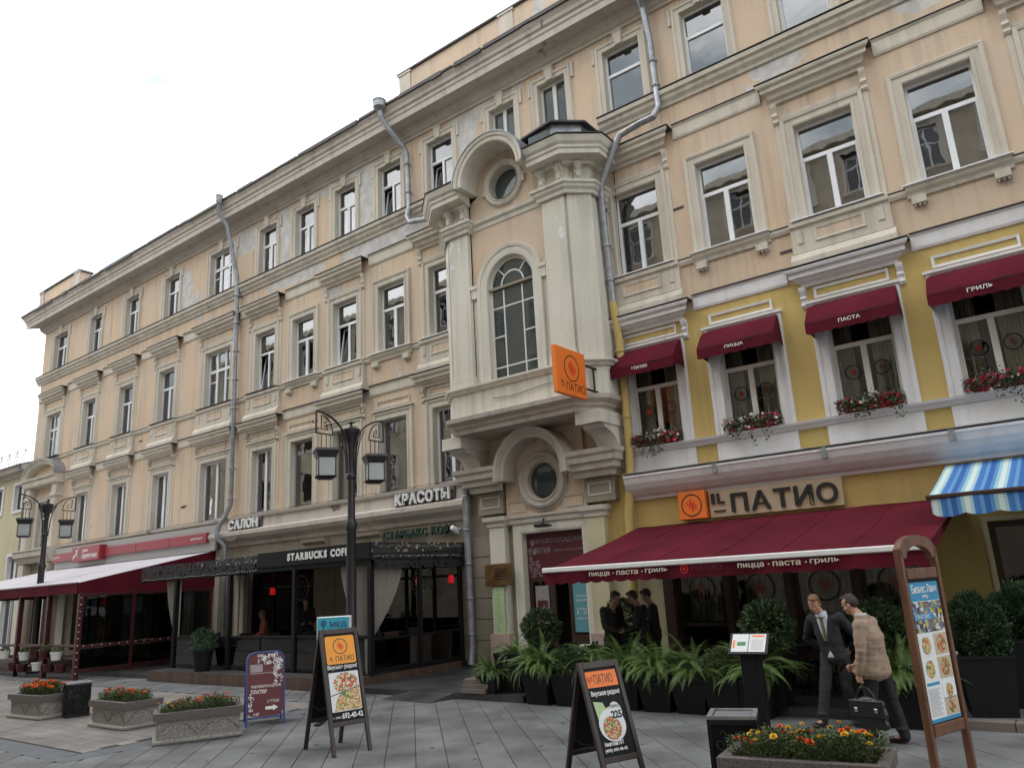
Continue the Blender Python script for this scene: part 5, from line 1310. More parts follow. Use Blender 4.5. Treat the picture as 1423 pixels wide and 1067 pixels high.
flab = ['flower box of dark red and white blooms in the leftmost yellow house window', 'flower box of mostly white blooms with one pink clump in the second window', 'flower box of dark red blooms and trailing ivy in the third window', 'flower box of red, white and pink blooms in the fourth window along', 'flower box of red blooms at the right picture edge']
for i in range(5):
    c, w = RC[i]; rr = random.Random(20 + i)
    t = thing('flower_box', flab[i], 'flower box', (c + .02, D - .12, 4.87), 0, 'flower boxes on the restaurant window sills')
    m = MB(); m.frustum(0, 0, 0, .17, .48, .08, .52, .11); m.build('box', 'flowerbox', t)
    m = MB()
    for k in range(1100):
        a = rr.uniform(-.62, .62); p = Vector((a, rr.gauss(-.09, .07), rr.uniform(.0, .17) + abs(rr.gauss(0, .09)) * (1.2 - abs(a))))
        leafquad(m, p, rnd_dir(rr), rnd_dir(rr), rr.uniform(.03, .06), .018)
    for q in range(4):
        x = rr.uniform(-.55, .5); L_ = rr.uniform(.25, .5); 
        for k in range(34):
            s = k / 34; leafquad(m, (x + rr.gauss(0, .05), -.12 - .05 * math.sin(s * 3) + rr.gauss(0, .02), .12 - L_ * s), rnd_dir(rr), rnd_dir(rr), .05, .022)
    m.build('foliage', 'box_leaf', t)
    cols = fcol[i]
    for k in range(80):
        a = rr.uniform(-.6, .6); kind = cols[min(2, int((a + .56) / 1.12 * 3))] if rr.random() < .7 else rr.choice(cols)
        z = .12 + rr.uniform(0, .2) * (1 - abs(a)) ; y = -.13 - rr.uniform(0, .1) + z * .15
        if rr.random() < .25: z -= .15
        obj('bloom', BL[kind], t, (a, y, z), (rr.uniform(.5, 1.5), rr.uniform(-.5, .5), rr.uniform(0, 6)), (rr.uniform(.8, 1.5),) * 3)
# --- striped awning
sa = wthing('striped_awning', 'blue and white striped awning with scalloped valance at the right edge', 'awning', (2.0, D, 3.6))
m = MB(); x0, x1 = -2.15, 6.0; nx = 60
for i in range(nx + 1):
    x = x0 + (x1 - x0) * i / nx
    for j in range(5):
        t = j / 4; m.v.append((x, D - .02 + (13.5 - D) * t, 3.65 + (2.97 - 3.65) * t - .02 * math.sin(PI * t)))
for i in range(nx):
    for j in range(4): a = i * 5 + j; m.f.append((a, a + 1, a + 6, a + 5))
m.build('canopy', 'stripes', sa, True, True)
m = MB(); m.cbox(x0 - .04, x1, 13.44, 13.53, 2.92, 2.99, .015); m.build('front_bar', 'brown_frame', sa, world=True)
m = MB(); valance(m, x0 + .02, x1, 13.46, 2.93, 2.7, 20, .06, .44); m.build('valance', 'stripes', sa, True, True)
m = MB(); 
for x in (-1.9, 1.2): m.tube([(x, D, 3.3), (x, 13.55, 2.93)], .02, 6)
m.build('folding_arm', 'iron', sa, world=True)
# --- beauty salon letters
sl = wthing('salon_sign', 'two white upright words fixed to the ledge above the coffee terrace', 'sign', (-19, D - .2, 4.3))
for (w_, x0, x1) in (('САЛОН', -24.45, -22.75), ('КРАСОТЫ', -16.1, -14.0)):
    m = MB(); m.box(x0 - .06, x1 + .06, D - .24, D - .2, 4.3, 4.34); m.box(x0 - .06, x1 + .06, D - .235, D - .205, 4.5, 4.53); m.build('rail', 'iron', sl, world=True)
    m = MB(); m.box(x0 - .1, x1 + .1, D - .2, D - .13, 4.26, 4.66); m.build('backing', 'granite_dark', sl, world=True)
    letters('letter', w_, (x0, D - .25, 4.3), (1, 0, 0), (0, 0, 1), x1 - x0, .33, 'letter_white', sl, depth=.06, bold=.03, world=True)
# --- dark green letters on the wall over the terrace
gs = wthing('green_letter_sign', 'dark green raised letters on the stone band above the coffee terrace', 'sign', (-15.4, D - .05, 3.4))
letters('letter', 'СТАРБАКС КОФЕ', (-16.75, D - .1, 3.38), (1, 0, 0), (0, 0, 1), 2.75, .26, 'dark_green_letter', gs, depth=.06, bold=.03, world=True)
cc = wthing('wall_camera', 'small white wall camera beside the green letters', 'camera', (-13.85, D, 3.4))
m = MB(); m.tube([(-13.85, D, 3.5), (-13.85, D - .2, 3.46)], .02, 6); m.build('arm', 'white', cc, world=True)
m = MB(); m.lathe([(0, -.32), (.06, -.3), (.085, -.2), (.085, -.05), (.05, 0), (0, 0)], 0, 0, 12, 'y'); m.xform(Matrix.Translation((-13.85, D - .14, 3.38)) @ Matrix.Rotation(-.5, 4, 'X')); m.build('housing', 'white', cc, True, True)
# --- red and grey fascia sign of the left café
fs = wthing('fascia_sign', 'long grey panel with a narrow red strip and raised red box', 'sign', (-31.7, D - .2, 3.6))
m = MB(); m.cbox(-38.1, -25.2, D - .3, D - .2, 3.66, 4.56, .01); m.build('panel', 'grey_panel', fs, world=True)
for (a, b) in ((-38.05, -35.8), (-33.2, -30.6), (-30.58, -28.1), (-28.08, -25.6)):
    m = MB(); m.cbox(a, b, D - .42, D - .3, 3.97, 4.32, .01); m.build('red_strip', 'red_sign', fs, world=True)
m = MB(); m.cbox(-35.75, -33.25, D - .6, D - .3, 3.85, 4.46, .015); m.build('red_box', 'red_sign', fs, world=True)
m = MB(); text(m, 'две', (-34.75, D - .6, 4.2), (1, 0, 0), (0, 0, 1), .5, .14, .01); text(m, 'палочки', (-34.75, D - .6, 3.96), (1, 0, 0), (0, 0, 1), 1.3, .17, .01)
for (a, b, c, d) in ((-35.5, 4.0, -35.1, 4.4), (-35.35, 4.35, -35.2, 4.05), (-35.6, 3.95, -35.45, 4.15)): m.tube([(a, D - .605, b), (c, D - .605, d)], .02, 5)
text(m, 'ресторан', (-26.6, D - .42, 4.1), (1, 0, 0), (0, 0, 1), .75, .08, .008); text(m, 'ресторан', (-37.9, D - .42, 4.1), (1, 0, 0), (0, 0, 1), .6, .08, .008); m.build('lettering', 'letter_white', fs, world=True)

# ================================================================ LEFT CAFÉ TERRACE
lw = wthing('lean_awning', 'wide pale awning with dark red valance over the left café', 'awning', (-32, D, 3.6))
LX0, LX1, LYF, LZF, LZW = -38.6, -25.5, 11.12, 2.72, 3.7
m = MB(); nx, ny = 26, 8
for i in range(nx + 1):
    for j in range(ny + 1):
        x = LX0 + (LX1 - LX0) * i / nx; t = j / ny; m.v.append((x, D - .02 + (LYF - D) * t, LZW + (LZF - LZW) * t - .03 * math.sin(PI * t) * abs(math.sin(i * PI / 5.2))))
for i in range(nx):
    for j in range(ny): a = i * (ny + 1) + j; m.f.append((a, a + 1, a + ny + 2, a + ny + 1))
m.build('canopy', 'lilac', lw, True, True)
for q in (LX1, LX0): m = MB(); m.add([(q, LYF, LZF - .01), (q, D - .02, LZW - .01), (q, D - .02, 2.41), (q, LYF, 2.41)], [(0, 1, 2, 3)]); m.build('side_curtain', 'maroon', lw, world=True)
m = MB(); valance(m, LX0, LX1, LYF - .01, LZF - .005, 2.41, 4, .01, .5, .01); m.build('valance', 'maroon', lw, True, True)
m = MB(); m.tube([(LX0, LYF, LZF), (LX1, LYF, LZF)], .03, 6); m.build('front_bar', 'red_post', lw, world=True)
tr = wthing('cafe_enclosure', 'dark red timber enclosure with glass side and rails of the left café', 'enclosure', (-32, 13, S))
def post(m, x, y, z0, z1, w=.06): m.cbox(x - w, x + w, y - w, y + w, z0, z1, .008)
for x in (-25.5, -27.7, -29.9, -32.1, -34.3, -36.5, -38.6):
    m = MB(); post(m, x, 11.25, S, 2.45, .07); m.build('post', 'red_post', tr, world=True)
for y in (12.9, 14.4, 15.6): m = MB(); post(m, -25.5, y, S, 2.45, .05); m.build('post', 'red_post', tr, world=True)
for z in (.12, .82, 2.36): m = MB(); m.cbox(-25.53, -25.47, 11.25, 15.7, z - .05, z + .05, .006); m.build('rail', 'red_post', tr, world=True)
for z in (.1, .5, .86): m = MB(); m.cbox(-38.6, -25.5, 11.22, 11.28, z - .04, z + .04, .006); m.build('rail', 'red_post', tr, world=True)
for (a, b) in ((11.32, 12.85), (12.95, 14.35), (14.45, 15.55)):
    for z0, z1 in ((.88, 2.3), (.18, .76)): m = MB(); m.box(-25.506, -25.494, a, b, z0, z1); m.build('glass_panel', 'glass_dark', tr, world=True)
m = MB(); rr = random.Random(5)
for i in range(12): m.add([( -25.42, 11.25, .0 + i * .2)] , [])
b = MB()
for i in range(12): b.lathe([(0, .0), (.022, .01), (.022, .035), (0, .04)], 0, 0, 6); b.xform(Matrix.Translation((-25.42, 11.22, .05 + i * .2)), len(b.v) - 24)
for i in range(16): b.lathe([(0, .0), (.02, .01), (.02, .035), (0, .04)], 0, 0, 6); b.xform(Matrix.Translation((-25.44, 11.4 + i * .27, .82)), len(b.v) - 24)
b.build('string_lights', 'bulb', tr, world=True)
m = MB(); m.quad((-38.6, 15.6, 2.3), (-25.5, 15.6, 2.3), (-25.5, 15.6, S), (-38.6, 15.6, S))
hp = [(-28.9, .42, 'white'), (-27.85, .12, 'white'), (-26.55, .45, 'white'), (-28.1, .48, 'red'), (-27.4, .5, 'red'), (-29.7, .08, 'red'), (-27.0, .1, 'red'), (-26.2, .1, 'red'), (-30.5, .45, 'white'), (-31.4, .1, 'red'), (-29.0, .05, 'red')]
hl = {'white': 'white hanging pot of the left café railing, {}', 'red': 'dark red hanging pot of the left café railing, {}'}
wh = ['upper one nearest the rail end', 'the one in the lower row']
names_w = ['white hanging pot with dark soil on the railing second from the enclosure corner', 'white hanging pot alone in the lower row of the café railing', 'white hanging pot with a brownish plant nearest the enclosure corner', 'white hanging pot far left on the café railing']
k = 0
for n_, (x, z, col) in enumerate(hp):
    lab = names_w[k] if col == 'white' else 'dark red hanging pot on the left café railing'
    if col == 'white': k += 1
    t = thing('hanging_pot', lab, 'plant pot', (x, 11.12, z), 0, 'white hanging pots on the café railing' if col == 'white' else 'dark red hanging pots on the café railing')
    m = MB(); m.lathe([(0, 0), (.13, 0), (.17, .22), (.185, .22), (.185, .25), (.16, .25), (.15, .2), (0, .2)], 0, 0, 14); m.build('pot', 'white' if col == 'white' else 'red_post', t, True)
    m = MB(); m.tube([(-.0, .02, .2), (0, .1, .34)], .01, 4); m.build('hook', 'iron', t)
    if z > .3:
        m = MB(); rr = random.Random(n_)
        for q in range(160): d = rnd_dir(rr); d.z = abs(d.z); leafquad(m, (d.x * .15, d.y * .12, .22 + d.z * .14), rnd_dir(rr), rnd_dir(rr), .07, .02)
        m.build('plant', 'stem' if n_ % 2 else 'marigold_leaf', t)

# ================================================================ COFFEE TERRACE
ct = wthing('coffee_terrace', 'dark glazed coffee terrace with black fascia and brown plank base', 'terrace', (-18, 14, S))
TX0, TX1, TY = -24.0, -13.8, 12.5
m = MB(); m.box(-22.3, TX1, 11.84, D - .01, S, .16); m.build('platform', 'deck', ct, world=True)
pm = MB(); pm.box(0, .146, 0, .03, 0, .27); pme = pm.mesh('plank', 'deck_wood')
for i in range(56): obj('plank', pme, ct, (-22.3 + i * .152 + 18, 11.805 - 14, .008))
for y in range(24): obj('plank', pme, ct, (TX1 + .035 + 18, 11.84 + y * .152 - 14, .008), (0, 0, PI / 2))
for x in (-22.2, -19.45, -16.6, TX1 - .0): m = MB(); m.cbox(x - .06, x + .06, TY - .06, TY + .06, .16, 2.8, .006); m.build('post', 'black_panel', ct, world=True)
for y in (14.1, 15.6): m = MB(); m.cbox(TX1 - .05, TX1 + .05, y - .05, y + .05, .16, 2.8, .006); m.build('post', 'black_panel', ct, world=True)
for (a, b, c, d) in ((-24.2, TX1 + .06, TY - .05, TY + .05), (TX1 - .05, TX1 + .05, TY, D - .1)): m = MB(); m.cbox(a, b, c, d, 2.62, 2.74, .006); m.build('beam', 'black_panel', ct, world=True)
for i in range(6): x = -23.6 + i * 1.9; m = MB(); m.box(x - .04, x + .04, TY, D - .1, 2.74, 2.84); m.build('rafter', 'black_panel', ct, world=True)
m = MB(); m.box(-24.2, TX1 + .05, TY, D - .02, 2.85, 2.88); m.build('roof_cloth', 'tulle', ct, world=True)
# fascia: solid black centre with lettering, lace either side
m = MB(); m.cbox(-18.1, TX1 + .09, TY - .1, TY - .05, 2.74, 3.12, .004); m.build('fascia', 'black_panel', ct, world=True)
def lace(x0, y0, x1, y1, z0, z1, seed, parent, mat='tulle'):
    """openwork band: a grid of small plates with holes"""
    m = MB(); rr = random.Random(seed); L_ = math.hypot(x1 - x0, y1 - y0); n = int(L_ / .07); k = int((z1 - z0) / .05)
    for i in range(n):
        for j in range(k):
            if rr.random() < .1: continue
            a = i / n; b = (i + .97) / n; za = z0 + (z1 - z0) * j / k; zb = za + (z1 - z0) / k * .97
            m.quad((x0 + (x1 - x0) * a, y0 + (y1 - y0) * a, za), (x0 + (x1 - x0) * b, y0 + (y1 - y0) * b, za), (x0 + (x1 - x0) * b, y0 + (y1 - y0) * b, zb), (x0 + (x1 - x0) * a, y0 + (y1 - y0) * a, zb))
    o = m.build('lace_band', mat, parent, world=True); o['kind'] = 'stuff'
lace(-24.2, TY - .07, -18.1, TY - .07, 2.66, 3.08, 1, ct); lace(TX1 + .07, TY - .05, TX1 + .07, D - .05, 2.72, 3.12, 2, ct); lace(TX1 + .06, TY, TX1 + .06, D - .05, 2.5, 2.7, 3, ct)
m = MB(); rr = random.Random(9)
def dot(m, x, y, z, r): 
    m.add([(x + r, y, z), (x - r, y, z), (x, y + r, z), (x, y - r, z), (x, y, z + r), (x, y, z - r)], [(0, 2, 4), (2, 1, 4), (1, 3, 4), (3, 0, 4), (2, 0, 5), (1, 2, 5), (3, 1, 5), (0, 3, 5)])
for i in range(46): dot(m, -24 + i * .13, TY - .1, 2.68 + .012 * math.sin(i), .016)
for i in range(38):
    if rr.random() < .8: dot(m, -21 + rr.uniform(0, 2.6), TY - .1, rr.uniform(2.9, 3.05), .013)
for i in range(60):
    dot(m, TX1 + .1, TY + .05 + i * .052, 2.78 + .02 * rr.random(), .014 * rr.random() + .006); dot(m, TX1 + .1, TY + .05 + i * .052, 3.0 + .05 * rr.random(), .006 + .01 * rr.random())
o_ = m.build('string_lights', 'bulb', ct, world=True); o_['kind'] = 'stuff'
letters('letter', 'STARBUCKS COFFEE', (-16.8, TY - .1, 2.85), (1, 0, 0), (0, 0, 1), 2.62, .19, 'letter_white', ct, depth=.012, bold=.05, world=True)
# low glass screens
for (a, b) in ((-22.1, -19.55), (-19.35, -16.7), (-16.5, -13.9)):
    m = MB(); m.box(a, b, TY - .006, TY + .006, .28, .98); m.build('glass_panel', 'glass_dark', ct, world=True)
    m = MB(); m.cbox(a, b, TY - .025, TY + .025, .98, 1.03, .005); m.cbox(a, b, TY - .025, TY + .025, .22, .28, .005); m.cbox((a + b) / 2 - .02, (a + b) / 2 + .02, TY - .025, TY + .025, .28, .98, .004); m.build('screen_frame', 'black_panel', ct, world=True)
for (a, b) in ((12.6, 14.02), (14.18, 15.52)):
    m = MB(); m.box(TX1 - .006, TX1 + .006, a, b, .28, .9); m.build('glass_panel', 'glass_dark', ct, world=True)
    m = MB(); m.cbox(TX1 - .025, TX1 + .025, a, b, .9, .95, .005); m.cbox(TX1 - .025, TX1 + .025, a, b, .2, .28, .005); m.build('screen_frame', 'black_panel', ct, world=True)
# tied curtains
def drape(x0, y0, x1, y1, zt, zb, tie, par, mat='curtain_grey', nf=14):
    """curtain gathered towards its far end at height 'zb'"""
    m = MB(); nz_ = 14; n = nf * 4; d = Vector((x1 - x0, y1 - y0, 0)); nn = Vector((-d.y, d.x, 0)).normalized()
    for j in range(nz_ + 1):
        t = j / nz_; z = zt + (zb - zt) * t; wd = 1 - (1 - tie) * t ** 1.6
        for i in range(n + 1):
            s = i / n; p = Vector((x0, y0, z)) + d * s * wd + nn * (.035 * math.sin(s * nf * 2 * PI)) * (1 - .5 * t); p.z += .1 * (s) * t * 1.5 * (1 - tie)
            m.v.append(tuple(p))
    for j in range(nz_):
        for i in range(n): a = j * (n + 1) + i; m.f.append((a, a + 1, a + n + 2, a + n + 1))
    m.build('curtain', mat, par, True, world=True)
drape(TX1 - .1, TY + .1, TX1 - .1, 13.62, 2.64, .95, .14, ct); drape(-13.95, TY + .08, -14.95, TY + .08, 2.62, .95, .35, ct); drape(TX1 - .1, TY + .1, TX1 - .1, 12.42, .95, .2, 1.0, ct, nf=3)
drape(-22.1, TY + .08, -22.9, TY + .08, 2.6, .9, .3, ct)
m = MB(); m.cbox(TX1 - .14, TX1 - .06, TY + .12, TY + .2, .9, 1.0, .01); m.build('curtain_tie', 'black_panel', ct, world=True)
# emblem on the inner shop glass
em = MB(); ex, ey, ez = -15.35, D - .02, 2.1
ring2d(em, (ex, ey, ez), (1, 0, 0), (0, 0, 1), .38, .4, .004); ring2d(em, (ex, ey, ez), (1, 0, 0), (0, 0, 1), .22, .235, .004)
for i in range(18):
    a = 2 * PI * i / 18
    ring2d(em, (ex + .3 * math.cos(a), ey, ez + .3 * math.sin(a)), (1, 0, 0), (0, 0, 1), .012, .032, .004, n=6)
for sx in (-1, 1):
    em.tube([(ex + sx * .03, ey - .004, ez - .15), (ex + sx * .06, ey - .004, ez), (ex + sx * .04, ey - .004, ez + .12)], .012, 4); em.tube([(ex + sx * .1, ey - .004, ez - .17), (ex + sx * .17, ey - .004, ez), (ex + sx * .12, ey - .004, ez + .13)], .012, 4)
ring2d(em, (ex, ey, ez + .12), (1, 0, 0), (0, 0, 1), .01, .05, .004, n=10)
em.build('glass_emblem', 'logo_green', ct, world=True)
em = MB(); ex, ey, ez = -20.7, D - .02, 2.2
ring2d(em, (ex, ey, ez), (1, 0, 0), (0, 0, 1), .36, .39, .004); ring2d(em, (ex, ey, ez), (1, 0, 0), (0, 0, 1), .2, .215, .004); em.build('glass_emblem', 'logo_green', ct, world=True)
for n_, (x, y, z, mat, lab) in enumerate([(-14.6, 14.9, 2.2, 'lamp_orange', 'orange pendant lamp hanging inside the coffee terrace near its open side'), (-14.4, 15.4, 2.2, 'lamp_red', 'red pendant lamp hanging furthest right inside the coffee terrace'), (-20.2, 14.4, 2.15, 'lamp_red', 'red pendant lamp behind the middle post of the coffee terrace')]):
    if n_ == 1: x, y = -14.05, 15.55
    t = thing('pendant_lamp', lab, 'lamp', (x, y, z), 0, 'pendant lamps of the coffee terrace')
    m = MB(); m.lathe([(.04, .1), (.07, .07), (.085, -.04), (.075, -.1), (.06, -.11)], 0, 0, 16); m.build('lamp_shade', mat, t, True)
    m = MB(); m.tube([(0, 0, .12), (0, 0, .6)], .006, 4); m.build('cord', 'iron', t)
# café tables and chairs on the terrace
def table(loc, lab):
    t = thing('cafe_table', lab, 'table', loc, 0, 'small round tables of the coffee terrace')
    m = MB(); m.lathe([(0, .72), (.34, .72), (.35, .735), (.35, .75), (0, .75)], 0, 0, 20); m.build('table_top', 'dark_wood', t, True)
    m = MB(); m.lathe([(.03, .03), (.03, .72)], 0, 0, 8); m.lathe([(0, .03), (.22, .02), (.22, 0), (0, 0)], 0, 0, 16); m.build('leg', 'iron', t)
    return t
def chair(loc, rz, lab, grp, mat='dark_wood'):
    t = thing('chair', lab, 'chair', loc, rz, grp)
    m = MB(); m.cbox(-.22, .22, -.22, .22, .43, .47, .01); m.build('seat', mat, t)
    m = MB(); m.cbox(-.2, .2, .19, .22, .62, .88, .01); m.build('backrest', mat, t)
    for sx in (-.2, .2):
        for sy, h in ((-.2, .43), (.2, .88)): m = MB(); m.cbox(sx - .017, sx + .017, sy - .017, sy + .017, 0, h, .003); m.build('leg', mat, t)
    return t
TB = [(-15.0, 13.5), (-15.6, 14.9), (-18.2, 13.6), (-20.8, 13.4)]
tl = ['round table nearest the open side of the coffee terrace', 'round table under the orange pendant lamp', 'round table in the middle of the coffee terrace', 'round table left of the middle terrace post']
for i, (x, y) in enumerate(TB):
    table((x, y, .16), tl[i])
    for k, (dx, rz) in enumerate(((-.62, PI / 2), (.62, -PI / 2))): chair((x + dx, y, .16), rz, ('left' if dx < 0 else 'right') + ' chair at the ' + tl[i], 'chairs of the coffee terrace')
pt = thing('potted_cypress', 'tall grey pot with a feathery blue green shrub at the left end of the terrace', 'potted plant', (-20.1, 12.15, .16))
m = MB(); m.lathe([(0, 0), (.2, 0), (.27, .5), (.3, .5), (.3, .55), (.25, .55), (.24, .48), (0, .48)], 0, 0, 18); m.build('pot', 'pot', pt, True)
m = MB(); rr = random.Random(3)
for q in range(1100): d = rnd_dir(rr); r_ = rr.random() ** .4; leafquad(m, (d.x * .33 * r_, d.y * .33 * r_, .78 + d.z * .3 * r_), (d + rnd_dir(rr) * .5), rnd_dir(rr), .09, .012)
m.build('foliage', 'conifer', pt)

# ================================================================ DOORWAY THINGS
t = thing('bronze_plaque', 'square bronze plaque on the left pilaster of the doorway', 'plaque', (-12.45, D - .25, 1.95))
m = MB(); m.cbox(-.42, .42, -.06, 0, 0, .55, .015); m.build('plate', 'brass', t)
m = MB(); text(m, 'МУЗЕЙ', (-.3, -.06, .3), (1, 0, 0), (0, 0, 1), .01, .01, .001); 
for k in range(5): m.box(-.1, .3 - .03 * k, -.066, -.06, .4 - k * .06, .42 - k * .06)
m.build('relief', 'iron', t)
t = thing('green_banner', 'narrow pale green vertical banner on the left doorway pilaster', 'banner', (-12.47, D - .24, .55))
m = MB(); m.cbox(-.17, .17, -.03, 0, 0, 1.38, .004); m.build('board', 'pale_green', t)
m = MB()
for k in range(11): scrolls(m, (-.08, -.03, .3 + k * .095), (1, 0, 0), (0, 0, 1), .14, .05, 1, k + 3, r0=.02, r1=.035)
for k in range(5): m.box(-.12, .1, -.033, -.03, .05 + k * .035, .062 + k * .035)
m.build('lettering', 'green_print', t)

# ================================================================ STREET LAMPS
def street_lamp(loc, label):
    t = thing('street_lamp', label, 'street lamp', loc, 0, 'twin lantern street lamps')
    m = MB(); m.lathe([(.2, 0), (.2, .25), (.15, .3), (.15, .9), (.115, 1.0), (.105, 3.45), (.13, 3.5), (.132, 3.62), (.105, 3.68), (.085, 3.75), (.085, 4.6), (.115, 4.64), (.115, 4.7), (.085, 4.74), (.065, 5.0), (.07, 5.2), (.1, 5.42), (.15, 5.62), (.2, 5.72), (.2, 5.76), (.05, 5.8), (.02, 5.9), (.09, 5.92), (.02, 5.94), (0, 5.98)], 0, 0, 16)
    m.build('pole', 'lamp_iron', t, True)
    for k in range(8):
        a = 2 * PI * k / 8; c, s = math.cos(a), math.sin(a)
        m = MB(); m.tube([(c * .11, s * .11, 4.75), (c * .13, s * .13, 5.15), (c * .2, s * .2, 5.5), (c * .3, s * .3, 5.72)], .014, 5); m.build('rib', 'lamp_iron', t)
    for sg in (-1, 1):
        P = [(0, sg * (.14 + .86 * (1 - math.cos(q * PI / 2 / 12)) ** .85), 5.45 + .62 * math.sin(q * PI / 2 / 12)) for q in range(13)]
        m = MB(); m.tube(P, .024, 6); ye = P[-1][1]; m.tube([(0, ye, 6.07), (0, ye, 5.56)], .022, 6); a_ = m.build('arm', 'lamp_iron', t, True)
        y0 = ye - sg * .02; w = .44; z0 = 5.57
        m = MB()
        m.tube([(0, y0, z0), (0, y0 - sg * w, z0)], .018, 5)
        arc = [(0, y0 - sg * w * math.cos(q * PI / 2 / 9) , z0 + .42 * math.sin(q * PI / 2 / 9)) for q in range(10)]
        arc = [(0, y0 - sg * .12 - sg * (w - .12) * math.cos(q * PI / 2 / 9), z0 + .42 * math.sin(q * PI / 2 / 9)) for q in range(10)]
        m.tube(arc + [(0, y0 - sg * .12, z0 + .1), (0, y0 - sg * .3, z0 + .1)], .015, 5)
        m.tube([(0, y0 - sg * .3, z0 + .1), (0, y0 - sg * .27, z0 + .22), (0, y0 - sg * .2, z0 + .28), (0, y0 - sg * .19, z0 + .17), (0, y0 - sg * .24, z0 + .17)], .012, 5)
        m.build('scroll', 'lamp_iron', t, True)
        yc = y0 - sg * .26
        m = MB()
        for q in (-.13, 0, .13): m.tube([(0, yc + q, z0), (0, yc + q, 5.2)], .011, 5)
        m.build('hanger', 'lamp_iron', t)
        def rot(mb, st=0): return mb.xform(Matrix.Translation((0, yc, 0)) @ Matrix.Rotation(PI / 4 + .25, 4, 'Z'), st)
        m = MB(); m.frustum(0, 0, 5.17, 5.23, .27, .27, .25, .25); m.frustum(0, 0, 5.02, 5.17, .195, .195, .25, .25)
        for sx in (-1, 1):
            for sy in (-1, 1): m.cbox(sx * .185 - .013, sx * .185 + .013, sy * .185 - .013, sy * .185 + .013, 4.62, 5.03, .003)
        m.frustum(0, 0, 4.56, 4.62, .14, .14, .225, .225); rot(m); l_ = m.build('lantern', 'lamp_iron', t)
        for k in range(4):
            g = MB(); g.box(-.171, .171, -.185, -.18, 4.62, 5.02); g.xform(Matrix.Translation((0, yc, 0)) @ Matrix.Rotation(PI / 4 + .25 + k * PI / 2, 4, 'Z')); g.build('pane', 'lamp_glass', l_)
        m = MB(); m.lathe([(0, 4.68), (.05, 4.7), (.06, 4.85), (.03, 4.95), (0, 4.96)], 0, yc, 10); m.build('bulb', 'lamp_glass', l_, True)
    return t
l1 = street_lamp((-13.45, 11.62, S), 'black twin lantern street lamp in front of the coffee terrace')
l2 = copy_tree(l1, None, (-30.2, 11.9, S), .1, 'black twin lantern street lamp rising through the pale awning of the left café')

# ================================================================ A-BOARDS
def aboard(loc, rz, label, W_, H_, sp, mat='dark_wood', back='black_panel', leg=.055):
    """two leaning frames; the front leaf faces local -y"""
    t = thing('a_board', label, 'advertising board', loc, rz)
    th = math.atan2(sp / 2, H_)
    L_ = H_ / math.cos(th)
    for sg, nm in ((-1, 'front_leaf'), (1, 'rear_leaf')):
        m = MB(); hw = W_ / 2; z0 = L_ * .22
        for sx in (-1, 1): m.cbox(min(sx * hw, sx * (hw - leg)), max(sx * hw, sx * (hw - leg)), -.02, .02, 0, L_, .004)
        m.cbox(-hw + leg, hw - leg, -.02, .02, z0, z0 + .06, .004); m.cbox(-hw + leg, hw - leg, -.02, .02, L_ - .07, L_, .004)
        f = m.build(nm, mat, t, loc=(0, sg * sp / 2, 0)); f.rotation_euler = (-th * (-sg) * -1 * -1 if False else (th * sg), 0, 0)
        p = MB(); p.box(-hw + leg, hw - leg, -.006, .006, z0 + .06, L_ - .07); p.build('board', back, f)
        if sg < 0: front = f
    for sx in (-1, 1):
        m = MB(); m.tube([(sx * W_ * .46, -sp / 2 * .6, H_ * .38), (sx * W_ * .46, 0, H_ * .34), (sx * W_ * .46, sp / 2 * .6, H_ * .38)], .004, 4); m.build('chain', 'iron', t)
    return t, front, (-W_ / 2 + leg, L_ * .22 + .06, W_ / 2 - leg, L_ - .07)
R3, U3 = (1, 0, 0), (0, 0, 1)
def plate(par, nm, x0, x1, z0, z1, y, mat, th=.003):
    m = MB(); m.box(x0, x1, y - th, y, z0, z1); return m.build(nm, mat, par)
# board 1
t, f, (x0, z0, x1, z1) = aboard((-9.24, 7.72, S), R(77), 'tall dark wooden A board with orange emblem panel and pizza picture beside the lamp post', .6, 1.63, .9)
w = x1 - x0; h = z1 - z0; y_ = -.007
def rrect(par, nm, xa, xb, za, zb, y, mat, r=.02):
    pts = []
    for cx, cz, a0 in ((xb - r, za + r, -PI / 2), (xb - r, zb - r, 0), (xa + r, zb - r, PI / 2), (xa + r, za + r, PI)):
        for k in range(5): a = a0 + k * PI / 8; pts.append((cx + r * math.cos(a), cz + r * math.sin(a)))
    m = MB(); n = len(pts); m.add([(x, y - .003, z) for x, z in pts] + [(x, y, z) for x, z in pts], [tuple(range(n))] + [(i, (i + 1) % n, n + (i + 1) % n, n + i) for i in range(n)]); return m.build(nm, mat, par)
xa, xb = x0 + .015, x1 - .015
rrect(f, 'emblem_panel', xa, xb, z0 + h * .645, z1 - .03, y_, 'amber', .03)
ec = ((xa + xb) / 2, y_ - .004, z0 + h * .85)
m = MB(); ring2d(m, ec, R3, U3, .1, .112, .001); m.build('emblem_ring', 'letter_black', f)
m = MB(); flame2d(m, ec, R3, U3, .085, .002); m.build('emblem', 'logo_red', f)
m = MB(); text(m, 'ПАТИО', (xa + .14, y_ - .004, z0 + h * .675), R3, U3, .29, .075, .002); text(m, 'IL', (xa + .05, y_ - .004, z0 + h * .7), R3, U3, .05, .04, .002); m.box(xa + .05, xa + .1, y_ - .006, y_ - .004, z0 + h * .685, z0 + h * .689); m.build('lettering', 'letter_black', f)
m = MB(); text(m, 'Вкусное рядом!', (xa + .0, y_, z0 + h * .575), R3, U3, xb - xa, .075, .003, bold=.015); text(m, '692-40-42', (xa + .14, y_, z0 + .03), R3, U3, .32, .075, .003, bold=.02); text(m, 'т. (495)', (xa + .0, y_, z0 + .035), R3, U3, .12, .035, .003); m.build('lettering', 'letter_white', f)
